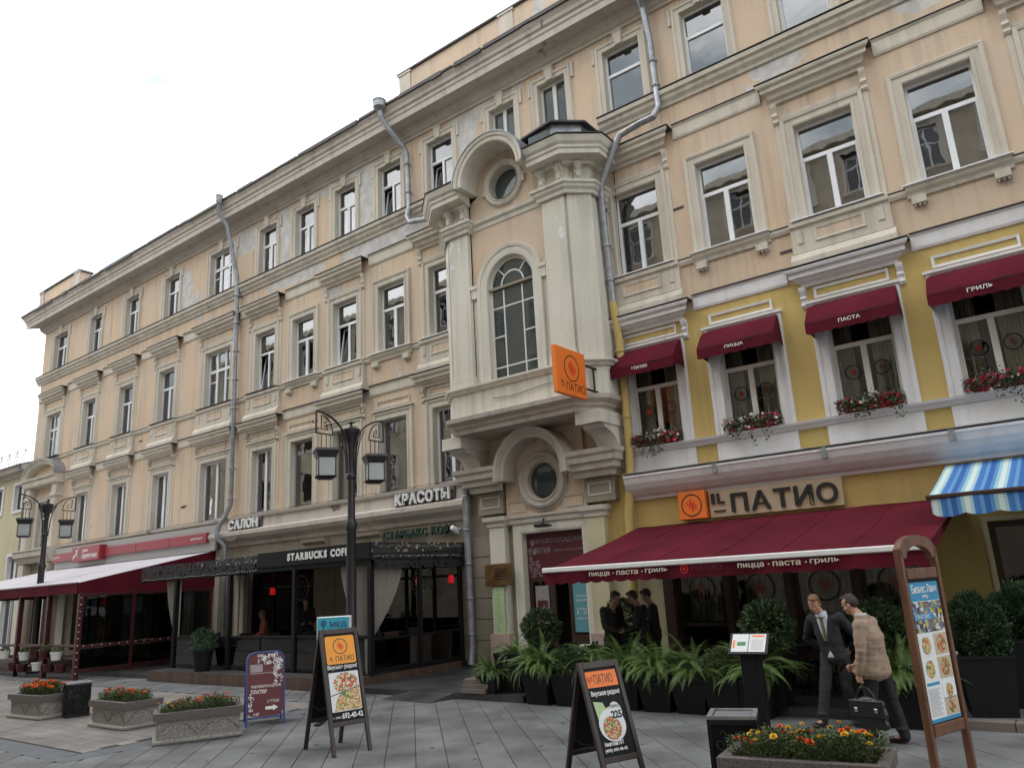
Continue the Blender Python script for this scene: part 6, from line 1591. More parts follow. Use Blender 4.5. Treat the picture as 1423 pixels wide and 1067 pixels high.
rrect(f, 'picture_ground', xa, xb, z0 + .13, z0 + h * .55, y_, 'paper', .015)
pz = MB(); cx, cz, r_ = (xa + xb) / 2 + .02, z0 + h * .42, .19
pts = [(cx + r_ * math.cos(2 * PI * k / 40), cz + .145 * math.sin(2 * PI * k / 40)) for k in range(40)]
pts = [(min(max(px, xa + .005), xb - .005), max(pz_, z0 + h * .31 + (px - xa) * .18)) for px, pz_ in pts]
pz.add([(x, y_ - .006, z) for x, z in pts], [tuple(range(40))]); pz.build('pizza_picture', 'pizza', f)
ps_ = MB(); P = [(xa + .04, z0 + .14), (xb - .01, z0 + .14), (xb - .01, z0 + h * .36), (xa + .17, z0 + h * .33), (xa + .08, z0 + h * .24)]
ps_.add([(x, y_ - .006, z) for x, z in P], [tuple(range(5))]); ps_.build('pasta_picture', 'pasta', f)
m = MB(); m.add([(xa, y_ - .007, z0 + h * .285), (xb, y_ - .007, z0 + h * .365), (xb, y_ - .007, z0 + h * .375), (xa, y_ - .007, z0 + h * .295)], [(0, 1, 2, 3)]); m.build('divider', 'letter_black', f)
m = MB()
for (a, b_, r_) in ((.2, .3, .03), (.25, .27, .025), (.22, .33, .022)): ring2d(m, (xa + a, y_ - .008, z0 + h * b_), R3, U3, .0, r_, 0, n=8)
m.build('herb_print', 'green_print', f)
# board 2
t, f, (x0, z0, x1, z1) = aboard((-4.83, 7.72, S), R(67), 'shorter dark wooden A board with price bubble and noodle plate near the fern pots', .54, 1.25, .8)
xa, xb = x0 + .01, x1 - .01; h = z1 - z0
plate(f, 'emblem_panel', xa, xb, z1 - .2, z1 - .03, y_, 'orange')
m = MB(); text(m, 'ПАТИО', (xa + .1, y_ - .003, z1 - .165), R3, U3, .25, .1, .002); text(m, 'IL', (xa + .06, y_ - .003, z1 - .13), R3, U3, .03, .05, .002); m.build('lettering', 'letter_black', f)
m = MB(); flame2d(m, (xa + .03, y_ - .003, z1 - .115), R3, U3, .06, .002, .6); m.build('emblem', 'logo_red', f)
m = MB(); text(m, 'Вкусное рядом!', (xa + .02, y_, z1 - .3), R3, U3, xb - xa - .03, .065, .003, bold=.02); text(m, 'Никитский ПУТ', (xa + .04, y_, z0 + .1), R3, U3, .25, .045, .003, bold=.02); text(m, '(495) 692-40-42', (xa + .03, y_, z0 + .035), R3, U3, .29, .04, .003, bold=.02); m.build('lettering', 'letter_white', f)
m = MB(); pts = [(xa + .02, z1 - .34), (xa + .14, z1 - .36), (xa + .16, z1 - .42), (xa + .24, z1 - .4), (xa + .24, z1 - .56), (xa + .05, z1 - .62)]; m.add([(x, y_ - .002, z) for x, z in pts], [tuple(range(6))]); m.build('glass_picture', 'amber' if False else 'pale_green', f)
m = MB(); ring2d(m, (xa + .28, y_ - .003, z1 - .47), R3, U3, 0, .105, .001, .8, n=12); m.build('price_bubble', 'paper', f)
m = MB(); text(m, 'ПОРЦ.', (xa + .22, y_ - .006, z1 - .43), R3, U3, .12, .035, .002, bold=.01); text(m, '225', (xa + .215, y_ - .006, z1 - .535), R3, U3, .135, .08, .002, bold=.04); m.build('lettering', 'letter_black', f)
m = MB(); ring2d(m, (xa + .2, y_ - .002, z0 + .3), R3, U3, 0, .165, .001, 1.05); m.build('plate_picture', 'paper', f)
m = MB(); ring2d(m, (xa + .19, y_ - .004, z0 + .27), R3, U3, 0, .12, .001, 1.0, n=14); m.build('dish_picture', 'salad', f)
# board 3: blue tubular frame
t = thing('poster_board', 'blue tubular A board with burgundy poster and white arrow beside the granite planter', 'advertising board', (-12.4, 8.72, S), R(59))
Wd, H_, sp = .62, 1.22, .66
for sg in (-1, 1):
    th = math.atan2(sp / 2, H_); m = MB(); hw = Wd / 2; r_ = .13
    P = [(-hw, 0, 0), (-hw, 0, H_ - r_)] + [(-hw + r_ - r_ * math.cos(a), 0, H_ - r_ + r_ * math.sin(a)) for a in (.4, .8, 1.2, PI / 2)] + [(hw - r_ + r_ * math.sin(a), 0, H_ - r_ + r_ * math.cos(a)) for a in (0, .4, .8, 1.2, PI / 2)] + [(hw, 0, 0)]
    m.tube(P, .018, 6); m.tube([(-hw, 0, .14), (hw, 0, .14)], .014, 6)
    f = m.build('front_frame' if sg < 0 else 'rear_frame', 'blue_frame', t, True, loc=(0, sg * sp / 2, 0)); f.rotation_euler = (th * sg, 0, 0)
    if sg < 0: ff = f
    else: plate(f, 'board', -hw + .02, hw - .02, .15, H_ - .03, .004, 'grey_panel', .008)
hw = Wd / 2; rrect(ff, 'poster', -hw + .018, hw - .018, .16, H_ - .02, -.002, 'burgundy_board', .1)
yy = -.006
m = MB(); text(m, 'ПАВЛОВОПОСАДСКИЕ', (-.24, yy, .62), R3, U3, .5, .05, .002, bold=.01); text(m, 'ПЛАТКИ', (-.24, yy, .53), R3, U3, .26, .065, .002, bold=.02); text(m, '2 ЭТАЖ', (.03, yy, .37), R3, U3, .2, .05, .002); text(m, 'ФИРМЕННЫЙ МАГАЗИН', (-.25, yy, .86), R3, U3, .36, .022, .002)
m.add([(.0, yy - .002, .26), (.13, yy - .002, .26), (.13, yy - .002, .235), (.21, yy - .002, .285), (.13, yy - .002, .335), (.13, yy - .002, .31), (.0, yy - .002, .31)], [(0, 1, 2, 3, 4, 5, 6)]); m.build('lettering', 'letter_white', ff)
m = MB(); scrolls(m, (-.27, yy, .19), R3, U3, .5, .42, 110, 6, dens=lambda a, b: a + b < .42 or (a < .1 and b < .8), r0=.02, r1=.04); scrolls(m, (-.2, yy, .68), R3, U3, .48, .5, 110, 8, dens=lambda a, b: (b > .7 and a > .15) or a > .74, r0=.02, r1=.04); m.build('floral_print', 'letter_white', ff)
plate(ff, 'emblem_print', -.26, -.05, .89, 1.02, yy, 'emblem_grey')
# turquoise sign behind the first board
t = thing('clinic_sign', 'small turquoise box sign peeking over the tall A board', 'sign', (-11.1, 9.2, S), R(38))
m = MB(); m.cbox(-.29, .29, -.08, .08, .9, 1.74, .01); m.build('box', 'white', t)
plate(t, 'face', -.275, .275, .92, 1.725, -.081, 'cyan')
m = MB(); text(m, 'МЕД', (-.06, -.085, 1.55), R3, U3, .29, .1, .003, bold=.02); text(m, 'ЦЕНТР', (-.2, -.085, 1.38), R3, U3, .43, .12, .003, bold=.02); m.tube([(-.17, -.086, 1.5), (-.17, -.086, 1.68)], .01, 4); ring2d(m, (-.17, -.085, 1.63), R3, U3, .03, .05, .002, n=10); m.build('lettering', 'blue_frame', t)
m = MB(); m.cbox(-.25, -.21, -.03, .03, 0, .9, .004); m.cbox(.21, .25, -.03, .03, 0, .9, .004); m.cbox(-.28, -.18, -.25, .25, 0, .03, .004); m.cbox(.18, .28, -.25, .25, 0, .03, .004); m.build('stand', 'iron', t)
# wooden menu stand
t = thing('menu_stand', 'tall arched wooden menu stand with blue menu poster of photographed dishes', 'menu stand', (-1.395, 7.6, S), R(72.4))
hw = .315
for sx in (-1, 1):
    m = MB(); m.cbox(min(sx * hw, sx * (hw - .055)), max(sx * hw, sx * (hw - .055)), -.03, .03, 0, 2.26, .008); m.build('post', 'brown_wood', t)
    m = MB(); m.cbox(min(sx * hw, sx * (hw - .07)), max(sx * hw, sx * (hw - .07)), -.3, .3, 0, .06, .01); m.build('foot', 'brown_wood', t)
for z in (.76, 2.0): m = MB(); m.cbox(-hw + .07, hw - .07, -.03, .03, z, z + .09, .006); m.build('rail', 'brown_wood', t)
m = MB(); n = 20; out = [((hw - .01) * math.cos(PI * k / n), 2.2 + .17 * math.sin(PI * k / n) ** .8) for k in range(n + 1)]; inn = [((hw - .1) * math.cos(PI * k / n), 2.17 + .11 * math.sin(PI * k / n)) for k in range(n + 1)]
b = len(m.v)
for (x, z), (x2, z2) in zip(out, inn): m.v += [(x, -.03, z), (x, .03, z), (x2, .03, z2), (x2, -.03, z2)]
for k in range(n):
    a = b + 4 * k
    for q in range(4): m.f.append((a + q, a + (q + 1) % 4, a + 4 + (q + 1) % 4, a + 4 + q))
m.f.append((b, b + 1, b + 2, b + 3)); m.f.append((b + 4 * n, b + 4 * n + 1, b + 4 * n + 2, b + 4 * n + 3)); m.build('arch', 'brown_wood', t)
m = MB(); m.box(-hw + .07, hw - .07, -.012, .012, .85, 2.0); p_ = m.build('panel', 'black_panel', t)
x0, x1, z0, z1 = -hw + .08, hw - .08, .86, 1.97; w = x1 - x0
plate(p_, 'poster', x0, x1, z0, z1, -.0125, 'paper', .002)
def pr(nm, a, b_, c, d, mat, o=.0): plate(p_, nm, x0 + a * w, x0 + b_ * w, z0 + c * (z1 - z0), z0 + d * (z1 - z0), -.0145 - o, mat, .002)
pr('heading', 0, 1, .86, 1, 'blue_print'); pr('drinks_picture', 0, 1, .63, .855, 'cocktail'); pr('heading', 0, .66, .72, .77, 'blue_print', .002)
for i, (a, c) in enumerate(((.0, .46), (.52, .46), (.0, .29), (.52, .29), (.52, .14), (.52, .03))):
    pr('dish_ground', a + .01, a + .47, c, c + (.155 if i < 4 else .125), 'sign_board' if i % 2 else 'paper')
    m = MB(); ring2d(m, (x0 + (a + .24) * w, -.018, z0 + (c + (.078 if i < 4 else .062)) * (z1 - z0)), R3, U3, 0, .072 if i < 4 else .055, .001, n=14); m.build('dish_picture', 'salad' if i % 2 else 'pasta', p_)
pr('heading', .04, .46, .255, .275, 'blue_print', .001); pr('footer', 0, 1, 0, .025, 'blue_print')
m = MB(); 
for k in range(16): m.box(x0 + .02, x0 + .44 * w - (k % 3) * .02, -.0175, -.0165, z0 + .05 + k * .0135, z0 + .054 + k * .0135)
m.build('price_list', 'emblem_grey', p_)
m = MB(); text(m, 'Бизнес Ланч', (x0 + .06 * w, -.017, z0 + .92 * (z1 - z0)), R3, U3, w * .86, .07, .002, bold=.01); text(m, '340р', (x0 + .38 * w, -.017, z0 + .875 * (z1 - z0)), R3, U3, w * .22, .035, .002); text(m, 'ГРАТИС', (x0 + .04 * w, -.019, z0 + .73 * (z1 - z0)), R3, U3, w * .5, .035, .002); m.build('lettering', 'letter_white', p_)
m = MB(); m.lathe([(0, 0), (.02, .01), (.02, .03), (0, .035)], 0, 0, 8); m.xform(Matrix.Translation((hw + .02, 0, 1.35)) @ Matrix.Rotation(PI / 2, 4, 'Y')); m.build('knob', 'steel', t)
# menu lectern
t = thing('menu_lectern', 'black menu lectern holding an open white menu beside the fern pots', 'lectern', (-4.3, 10.9, S), R(8))
m = MB(); m.cbox(-.13, .13, -.1, .1, 0, 1.05, .01); m.cbox(-.22, .22, -.18, .18, 0, .03, .005); m.build('column', 'black_panel', t)
m = MB(); m.box(-.27, .27, -.17, .17, -.02, .02); d_ = m.build('desk', 'iron', t, loc=(0, -.02, 1.14)); d_.rotation_euler = (R(48), 0, R(-4))
for a, b_ in ((-.235, -.005), (.005, .235)): m = MB(); m.box(a, b_, -.14, .15, .021, .026); m.build('menu_page', 'paper', d_)
m = MB(); m.box(-.16, -.04, -.04, .02, .027, .029); m.build('print', 'green_print', d_)
m = MB(); m.box(.04, .21, .1, .13, .027, .029); m.box(-.22, -.19, -.08, .05, .027, .029); m.build('print', 'orange', d_)
m = MB()
for k in range(7): m.box(.04, .2, -.1 + k * .025, -.096 + k * .025, .027, .0285)
m.build('print', 'emblem_grey', d_)

# ================================================================ GRANITE PLANTERS, BINS, MARIGOLDS
def planter(loc, rz, label):
    t = thing('granite_planter', label, 'planter', loc, rz, 'granite flower planters on the street'); a, b_ = .67, .36
    m = MB(); m.cbox(-a, a, -b_, b_, 0, .07, .02); m.build('foot_slab', 'granite', t)
    m = MB(); m.frustum(0, 0, .07, .35, a - .07, b_ - .07, a - .05, b_ - .05); bd = m.build('body', 'granite', t)
    m = MB()
    for sg in (-1, 1):
        for (cx, half) in ((-.32, .3), (.32, .3)):
            P = [(cx - half + 2 * half * k / 12, sg * (b_ - .057), .11 + .2 * math.sin(PI * k / 12)) for k in range(13)]
            m.tube(P, .004, 4)
        P = [(sg * (a - .056), -.28 + .56 * k / 10, .11 + .2 * math.sin(PI * k / 10)) for k in range(11)]; m.tube(P, .004, 4)
    m.build('carved_arc', 'groove', bd)
    m = MB(); 
    for (p, q, r_, s_) in ((-a, a, -b_, -b_ + .1), (-a, a, b_ - .1, b_), (-a, -a + .1, -b_ + .1, b_ - .1), (a - .1, a, -b_ + .1, b_ - .1)): m.box(p + .001, q - .001, r_, s_, .35, .46)
    m.build('rim', 'granite_dark', t)
    m = MB(); m.box(-a + .1, a - .1, -b_ + .1, b_ - .1, .34, .41); m.build('soil', 'soil', t)
    return t
pl_l = ['granite planter of orange marigolds furthest left, partly behind the cast iron bin', 'middle granite planter of sparse marigolds left of the blue framed board', 'granite planter with carved arcs just left of the blue framed board', 'granite planter of yellow and orange marigolds at the bottom right']
p0 = planter((-18.22, 7.42, S), R(4), pl_l[0])
pls = [p0, copy_tree(p0, None, (-14.98, 7.55, S), 0.0, pl_l[1]), copy_tree(p0, None, (-12.32, 7.42, S), R(61), pl_l[2]), copy_tree(p0, None, (-2.64, 7.74, S), R(8), pl_l[3], (1.1, 1.1, 1.05))]
def head_mesh(mat, r=.032):
    rr = random.Random(1); m = MB()
    for ring, (n, el, rad) in enumerate(((9, .1, 1.0), (8, .5, .95), (7, .9, .8), (5, 1.25, .6))):
        for i in range(n):
            a = 2 * PI * (i + .5 * (ring % 2)) / n + rr.uniform(-.1, .1); d = Vector((math.cos(a) * math.cos(el), math.sin(a) * math.cos(el), math.sin(el)))
            leafquad(m, d * r * .15, d, (0, 0, 1), r * rad, r * .34)
    return m.mesh('flower_head', mat)
HM = {'o': head_mesh('fl_orange'), 'y': head_mesh('fl_yellow', .028)}
def mari_foliage(seed, dens=230, hh=.22):
    rr = random.Random(seed); m = MB()
    for q in range(7): a = rr.uniform(0, 6.28); m.tube([(0, 0, 0), (.05 * math.cos(a), .05 * math.sin(a), hh * .6), (.08 * math.cos(a), .08 * math.sin(a), hh * rr.uniform(.8, 1.1))], .003, 3, False)
    for q in range(dens):
        z = rr.uniform(.02, hh) ; r_ = .1 * math.sin(min(1, z / hh * 1.1 + .15) * PI * .7) + .02; a = rr.uniform(0, 6.28); r_ *= rr.random() ** .5
        leafquad(m, (r_ * math.cos(a), r_ * math.sin(a), z), (math.cos(a), math.sin(a), rr.uniform(-.1, 1.4)), rnd_dir(rr), rr.uniform(.03, .055), .007)
    return m.mesh('foliage', 'marigold_leaf')
MF = [mari_foliage(s) for s in range(3)]
MF2 = [mari_foliage(s + 9, 120, .16) for s in range(3)]
spec = [(pls[0], 'ooo', 26, 3, MF, '{} marigold in the planter furthest left', 'marigolds of the furthest left planter'),
        (pls[1], 'oo', 20, 1, MF, 'small {} marigold in the middle granite planter', 'marigolds of the middle planter'),
        (pls[2], 'ooy', 20, 1, MF, 'low {} marigold in the planter just left of the blue framed board', 'marigolds of the planter beside the blue board'),
        (pls[3], 'oyy', 28, 1, MF, '{} marigold in the bottom right planter', 'marigolds of the bottom right planter')]
for pi_, (par, cols, n, heads, fol, lab, grp) in enumerate(spec):
    rr = random.Random(40 + pi_); base = par.matrix_basis
    for i in range(n):
        gx = (i % (n // 2)) / (n // 2 - 1) * 2 - 1; gy = -1 if i < n // 2 else 1
        loc = base @ Vector((gx * .5 + rr.uniform(-.04, .04), gy * .13 + rr.uniform(-.08, .08), .4))
        c = rr.choice(cols); t = thing('marigold_plant', lab.format({'o': 'orange', 'y': 'yellow'}[c]), 'marigold', loc, rr.uniform(0, 6.28), grp)
        sc = rr.uniform(.75, 1.2) * (1.0 if pi_ in (0, 3) else .85); hs = (1.0, .95, .95, 1.1)[pi_]
        obj('foliage', rr.choice(fol), t, scale=(sc,) * 3)
        for k in range(heads + (rr.random() < .45)):
            obj('flower_head', HM[c], t, (rr.uniform(-.08, .08), rr.uniform(-.08, .08), (.21 + rr.uniform(-.02, .05)) * sc), (rr.uniform(-.5, .5), rr.uniform(-.5, .5), rr.uniform(0, 6)), (rr.uniform(.75, 1.25) * hs,) * 3)
def bin_(loc, rz, label):
    t = thing('cast_iron_bin', label, 'litter bin', loc, rz, 'square cast iron litter bins'); a = .22
    m = MB(); m.box(-a + .02, a - .02, -a + .02, a - .02, .04, .58); m.build('liner', 'black_panel', t)
    for k in range(4):
        m = MB(); m.cbox(-a, a, -a, -a + .015, .0, .05, .004); m.cbox(-a, a, -a, -a + .015, .58, .63, .004); m.cbox(-a, -a + .03, -a, -a + .015, .05, .58, .003); m.cbox(a - .03, a, -a, -a + .015, .05, .58, .003)
        m.xform(Matrix.Rotation(k * PI / 2, 4, 'Z')); pn = m.build('ornament_panel', 'iron', t); m = MB()
        for q in range(26):
            rr = random.Random(q * 7 + k); cx, cz = rr.uniform(-a + .06, a - .06), rr.uniform(.1, .54); rad = rr.uniform(.03, .06); t0 = rr.uniform(0, 6)
            m.tube([(cx + rad * (1 - i / 9) * math.cos(t0 + i * .7), -a + .006, cz + rad * (1 - i / 9) * math.sin(t0 + i * .7)) for i in range(8)], .006, 4)
        m.xform(Matrix.Rotation(k * PI / 2, 4, 'Z')); m.build('scrollwork', 'iron_scroll', pn)
    m = MB()
    for (p, q, r_, s_) in ((-a, a, -a, -a + .04), (-a, a, a - .04, a), (-a, -a + .04, -a + .04, a - .04), (a - .04, a, -a + .04, a - .04)): m.box(p, q, r_, s_, .631, .66)
    m.build('rim', 'steel' if False else 'zinc', t)
    m = MB(); m.frustum(0, 0, .56, .64, .12, .12, .17, .17); m.build('ash_tray', 'zinc', t)
    return t
b0 = bin_((-17.4, 7.75, S), R(76 - 90), 'black cast iron litter bin in front of the furthest left planter')
copy_tree(b0, None, (-3.52, 8.22, S), R(18), 'black cast iron litter bin beside the bottom right planter', (1.12, 1.12, 1.08))

# ================================================================ FERNS AND TOPIARY
def square_pot(loc, rz, w, h, label, grp='black square planters along the restaurant terrace'):
    t = thing('square_pot', label, 'planter', loc, rz, grp)
    m = MB(); m.frustum(0, 0, 0, h, w * .38, w * .38, w * .5, w * .5); m.build('body', 'pot', t)
    m = MB(); a = w * .5 + .012
    for (p, q, r_, s_) in ((-a, a, -a, -a + .04), (-a, a, a - .04, a), (-a, -a + .04, -a + .04, a - .04), (a - .04, a, -a + .04, a - .04)): m.box(p, q, r_, s_, h, h + .035)
    m.build('rim', 'pot', t); m = MB(); m.box(-a + .04, a - .04, -a + .04, a - .04, h, h + .015); m.build('soil', 'soil', t)
    return t
def frond_mesh(seed, L_=.62, droop=1.0):
    rr = random.Random(seed); m = MB(); n = 34; P = []
    for i in range(n + 1):
        s = i / n; ang = 1.15 - droop * 1.75 * s; P.append(Vector((0, 0, 0)) if i == 0 else P[-1] + Vector((math.cos(ang), 0, math.sin(ang))) * (L_ / n))
    m.tube([tuple(p) for p in P[::3]], [.004 * (1 - .8 * k / len(P[::3])) for k in range(len(P[::3]))], 3, False)
    for i in range(2, n + 1):
        s = i / n; w = .062 * math.sin(PI * min(1, s * .85 + .18)) ** .8 + .004; d = (P[i] - P[i - 1]).normalized()
        for sg in (-1, 1):
            q = P[i]; tip = q + Vector((d.x * .35, sg, d.z * .35 - .15)).normalized() * w; wd = d * .0055
            m.add([q - wd, q + wd * .4, tip, q - wd * 1.2 + (tip - q) * .5], [(0, 1, 2, 3)])
    return m
def fern_mesh(seed, nf=120, sc=1.25):
    rr = random.Random(seed); m = MB(); V = [frond_mesh(seed * 10 + k, .62 * sc, d) for k, d in enumerate((.75, 1.0, 1.3, 1.55))]
    for k in range(nf):
        a = 2 * PI * k * .618 + rr.uniform(-.2, .2); fm = V[rr.randrange(4)]; s = rr.uniform(.65, 1.1)
        M_ = Matrix.Translation((.05 * math.cos(a), .05 * math.sin(a), rr.uniform(-.02, .03))) @ Matrix.Rotation(a, 4, 'Z') @ Matrix.Rotation(rr.uniform(-.6, .5), 4, 'Y') @ Matrix.Rotation(rr.uniform(-.5, .5), 4, 'X') @ Matrix.Scale(s, 4)
        m.add([tuple(M_ @ Vector(v)) for v in fm.v], fm.f)
    return m.mesh('fronds', 'fern')
FERN = [fern_mesh(1), fern_mesh(2), fern_mesh(3, 40)]
def ball_mesh(name, mat, r, n, ll, lw, seed, squash=1.0, up=0.0):
    rr = random.Random(seed); m = MB()
    for q in range(n):
        d = rnd_dir(rr); bump = 1 + .3 * noise.noise(d * 3 + Vector((seed, 0, 0))) ; k = rr.uniform(.62, 1.0) ** .5 * bump
        leafquad(m, (d.x * r * k, d.y * r * k, d.z * r * k * squash), d + rnd_dir(rr) * .7 + Vector((0, 0, up)), rnd_dir(rr), rr.uniform(.6, 1.2) * ll, lw)
    return m.mesh(name, mat)
BALL = ball_mesh('foliage', 'box_leaf', .38, 3800, .075, .016, 2)
BUSH = ball_mesh('foliage', 'box_leaf', .26, 2000, .05, .012, 5, .8, .3)
HEATH = ball_mesh('foliage', 'marigold_leaf', .28, 2400, .05, .006, 6, .75, .6)
JUNI = ball_mesh('foliage', 'conifer', .34, 4200, .08, .007, 7, .65, .5)
row = [(-8.72, 'F', 0), (-8.08, 'B', 0), (-7.45, 'F', 2), (-6.95, 'F', 1), (-6.35, 'F', 0), (-5.75, 'F', 2), (-5.2, 'H', 0), (-4.7, 'F', 1), (-2.65, 'F', 1)]
desc = {'F': ('potted_fern', 'fern', 'bright green arching fern'), 'B': ('potted_bush', 'bush', 'small rounded dark bush'), 'J': ('potted_juniper', 'juniper', 'low spreading juniper'), 'H': ('potted_heather', 'heather', 'rusty green heather mound')}
place = ['in the second pot from the doorway steps', 'in the third pot from the doorway steps', 'in the pot left of the shorter A board', 'in the pot right behind the shorter A board', 'in the pot just right of the shorter A board', 'midway between A board and lectern', 'in the pot second from the lectern', 'in the pot beside the menu lectern', 'in the pot behind the tall menu stand']
for i, (x, k, v) in enumerate(row):
    square_pot((x, 12.08 - (.0 if i < 8 else .1), S), random.uniform(-.06, .06), .6, .5, 'square planter of the ' + desc[k][2] + ' ' + place[i].replace('in the pot', 'standing').replace('in the second pot', 'second').replace('in the third pot', 'third'))
    nm, cat, lb = desc[k]
    t = thing(nm, lb + ' ' + place[i], cat, (x, 12.06 - (.0 if i < 8 else .1), S + .5), random.uniform(0, 6), 'plants of the restaurant terrace')
    if k == 'F': obj('fronds', FERN[v], t, (0, 0, .06), scale=(1.12, 1.12, 1.12)); obj('undergrowth', BUSH, t, (0, 0, .06), scale=(1.15, 1.15, .9))
    elif k == 'B': obj('foliage', BUSH, t, (0, 0, .2), scale=(1.3, 1.3, 1.15))
    elif k == 'H': obj('foliage', HEATH, t, (0, 0, .22), scale=(1.25, 1.25, 1.2))
    else: obj('foliage', JUNI, t, (0, 0, .2), scale=(1.15,) * 3)
square_pot((-9.65, 12.45, S), .1, .6, .8, 'taller black planter nearest the doorway steps')
t = thing('potted_fern', 'bright green fern in the taller pot nearest the doorway steps', 'fern', (-9.62, 12.4, S + .8), 1.0, 'plants of the restaurant terrace'); obj('fronds', FERN[2], t, (0, 0, .0), scale=(.85,) * 3)
t = thing('potted_fern', 'fern hanging low over the pot edge beside the loose stone blocks', 'fern', (-9.95, 12.15, S + .42), 2.0, 'plants of the restaurant terrace'); obj('fronds', FERN[1], t, (0, 0, .0), scale=(.8,) * 3)
square_pot((-10.0, 12.2, S), -.1, .5, .42, 'low black planter next to the loose stone blocks')
for (x, y, zb, r_, ph, lb) in [(-4.52, 12.25, 0, 1.0, .72, 'right behind the menu lectern'), (-2.95, 12.5, 0, .95, .72, 'behind the man in the tan jacket'), (-9.3, 12.9, 0, .95, .72, 'in front of the shawl shop door'), (-8.15, 14.1, 0, .9, .85, 'against the cream wall behind the dark dressed men')]:
    square_pot((x, y, S if y < 12.1 else -.0), .05, .5, ph, 'tall black planter of the clipped ball ' + lb, 'tall black planters with clipped balls')
    t = thing('topiary_ball', 'clipped leafy ball ' + lb, 'topiary', (x, y, ph), random.uniform(0, 6), 'clipped balls round the restaurant terrace')
    m = MB(); m.tube([(0, 0, 0), (0.01, 0, .3)], .02, 6); m.build('stem', 'stem', t); obj('foliage', BALL, t, (0, 0, .42 * r_), scale=(r_,) * 3)
for (x, y, lb) in [(-8.95, 13.4, 'small clipped mound left of the turquoise poster'), (-8.2, 13.0, 'small clipped mound under the turquoise poster')]:
    square_pot((x, y, 0), 0, .45, .42, 'small black pot of the ' + lb, 'small black pots by the doorway')
    t = thing('clipped_mound', lb, 'bush', (x, y, .42), 0); obj('foliage', BUSH, t, (0, 0, .16))
square_pot((-1.7, 12.45, S), .25, .66, .85, 'large anthracite planter at the right by the kerb', 'large planters at the right')
t = thing('potted_conifer', 'bushy dark conifer in the large anthracite planter at the right', 'conifer', (-1.7, 12.45, S + .85), 0)
cm = ball_mesh('foliage', 'conifer', .42, 13000, .06, .011, 12, .95, .35); obj('foliage', cm, t, (0, 0, .34), scale=(.85, .85, 1.15)); m = MB(); m.tube([(0, 0, 0), (0, 0, .3)], .03, 6); m.build('trunk', 'stem', t)
square_pot((-1.25, 13.3, 0), .25, .66, .85, 'second large anthracite planter beside the dark doorway', 'large planters at the right')
t = thing('potted_conifer', 'dark conifer in the second large planter beside the dark doorway', 'conifer', (-1.25, 13.3, .85), 2); obj('foliage', cm, t, (0, 0, .3), scale=(.85, .85, 1.15))

# restaurant terrace furniture
rt = [(-8.3, 13.3), (-6.2, 13.4), (-4.9, 14.3), (-3.6, 13.6)]
for i, (x, y) in enumerate(rt):
    t = thing('dining_table', ['dark dining table by the standing men', 'dark dining table under the middle of the maroon awning', 'dark dining table near the restaurant wall', 'dark dining table behind the suited man'][i], 'table', (x, y, 0), .1 * i, 'dining tables under the maroon awning')
    m = MB(); m.cbox(-.38, .38, -.38, .38, .7, .74, .01); m.build('table_top', 'dark_wood', t)
    m = MB(); m.cbox(-.04, .04, -.04, .04, .04, .7, .005); m.cbox(-.25, .25, -.25, .25, 0, .04, .01); m.build('leg', 'iron', t)
    for k, (dx, rz) in enumerate(((-.68, PI / 2), (.68, -PI / 2))):
        if i == 0: continue
        c_ = chair((x + dx, y, 0), rz, ('left' if k == 0 else 'right') + ' dark chair of the ' + t['label'], 'dark chairs under the maroon awning', 'black_panel')
m = MB(); m.lathe([(0, 0), (.05, 0), (.055, .12), (.045, .12), (.04, .02), (0, .02)], 0, 0, 12); tag(m.build('glass_tumbler', 'glass_clear', loc=(-8.2, 13.1, .741)), 'clear tumbler on the table by the standing men', 'glass')
m = MB(); m.cbox(-.12, .12, -.09, .09, 0, .05, .01); tag(m.build('napkin_stack', 'paper', loc=(-8.42, 13.15, .741)), 'white napkin stack on the table by the standing men', 'napkins')

# ================================================================ PEOPLE
def cap(m, p0, r0, p1, r1, n=12):
    """tapered limb with rounded ends"""
    a, b = Vector(p0), Vector(p1); d = b - a; L_ = d.length; d.normalize()
    pts = []; rs = []
    for k in range(5): t = (k / 4) * PI / 2; pts.append(a - d * r0 * math.cos(t)); rs.append(max(.0005, r0 * math.sin(t)))
    for k in range(5): t = (k / 4) * PI / 2; pts.append(b + d * r1 * math.sin(t)); rs.append(max(.0005, r1 * math.cos(t)))
    m.tube([tuple(p) for p in pts], rs, n)
def ell(m, c, r, rot=None, n=16):
    st = len(m.v); prof = [(math.sin(PI * k / 12) + 1e-4, -math.cos(PI * k / 12)) for k in range(13)]
    m.lathe(prof, 0, 0, n); base = len(m.v) - n; m.f.append(tuple(st + j for j in range(n))[::-1]); m.f.append(tuple(base + j for j in range(n)))
    M_ = Matrix.Translation(c) @ (rot.to_4x4() if rot else Matrix.Identity(4)) @ Matrix.Diagonal((*r, 1)); m.xform(M_, st)
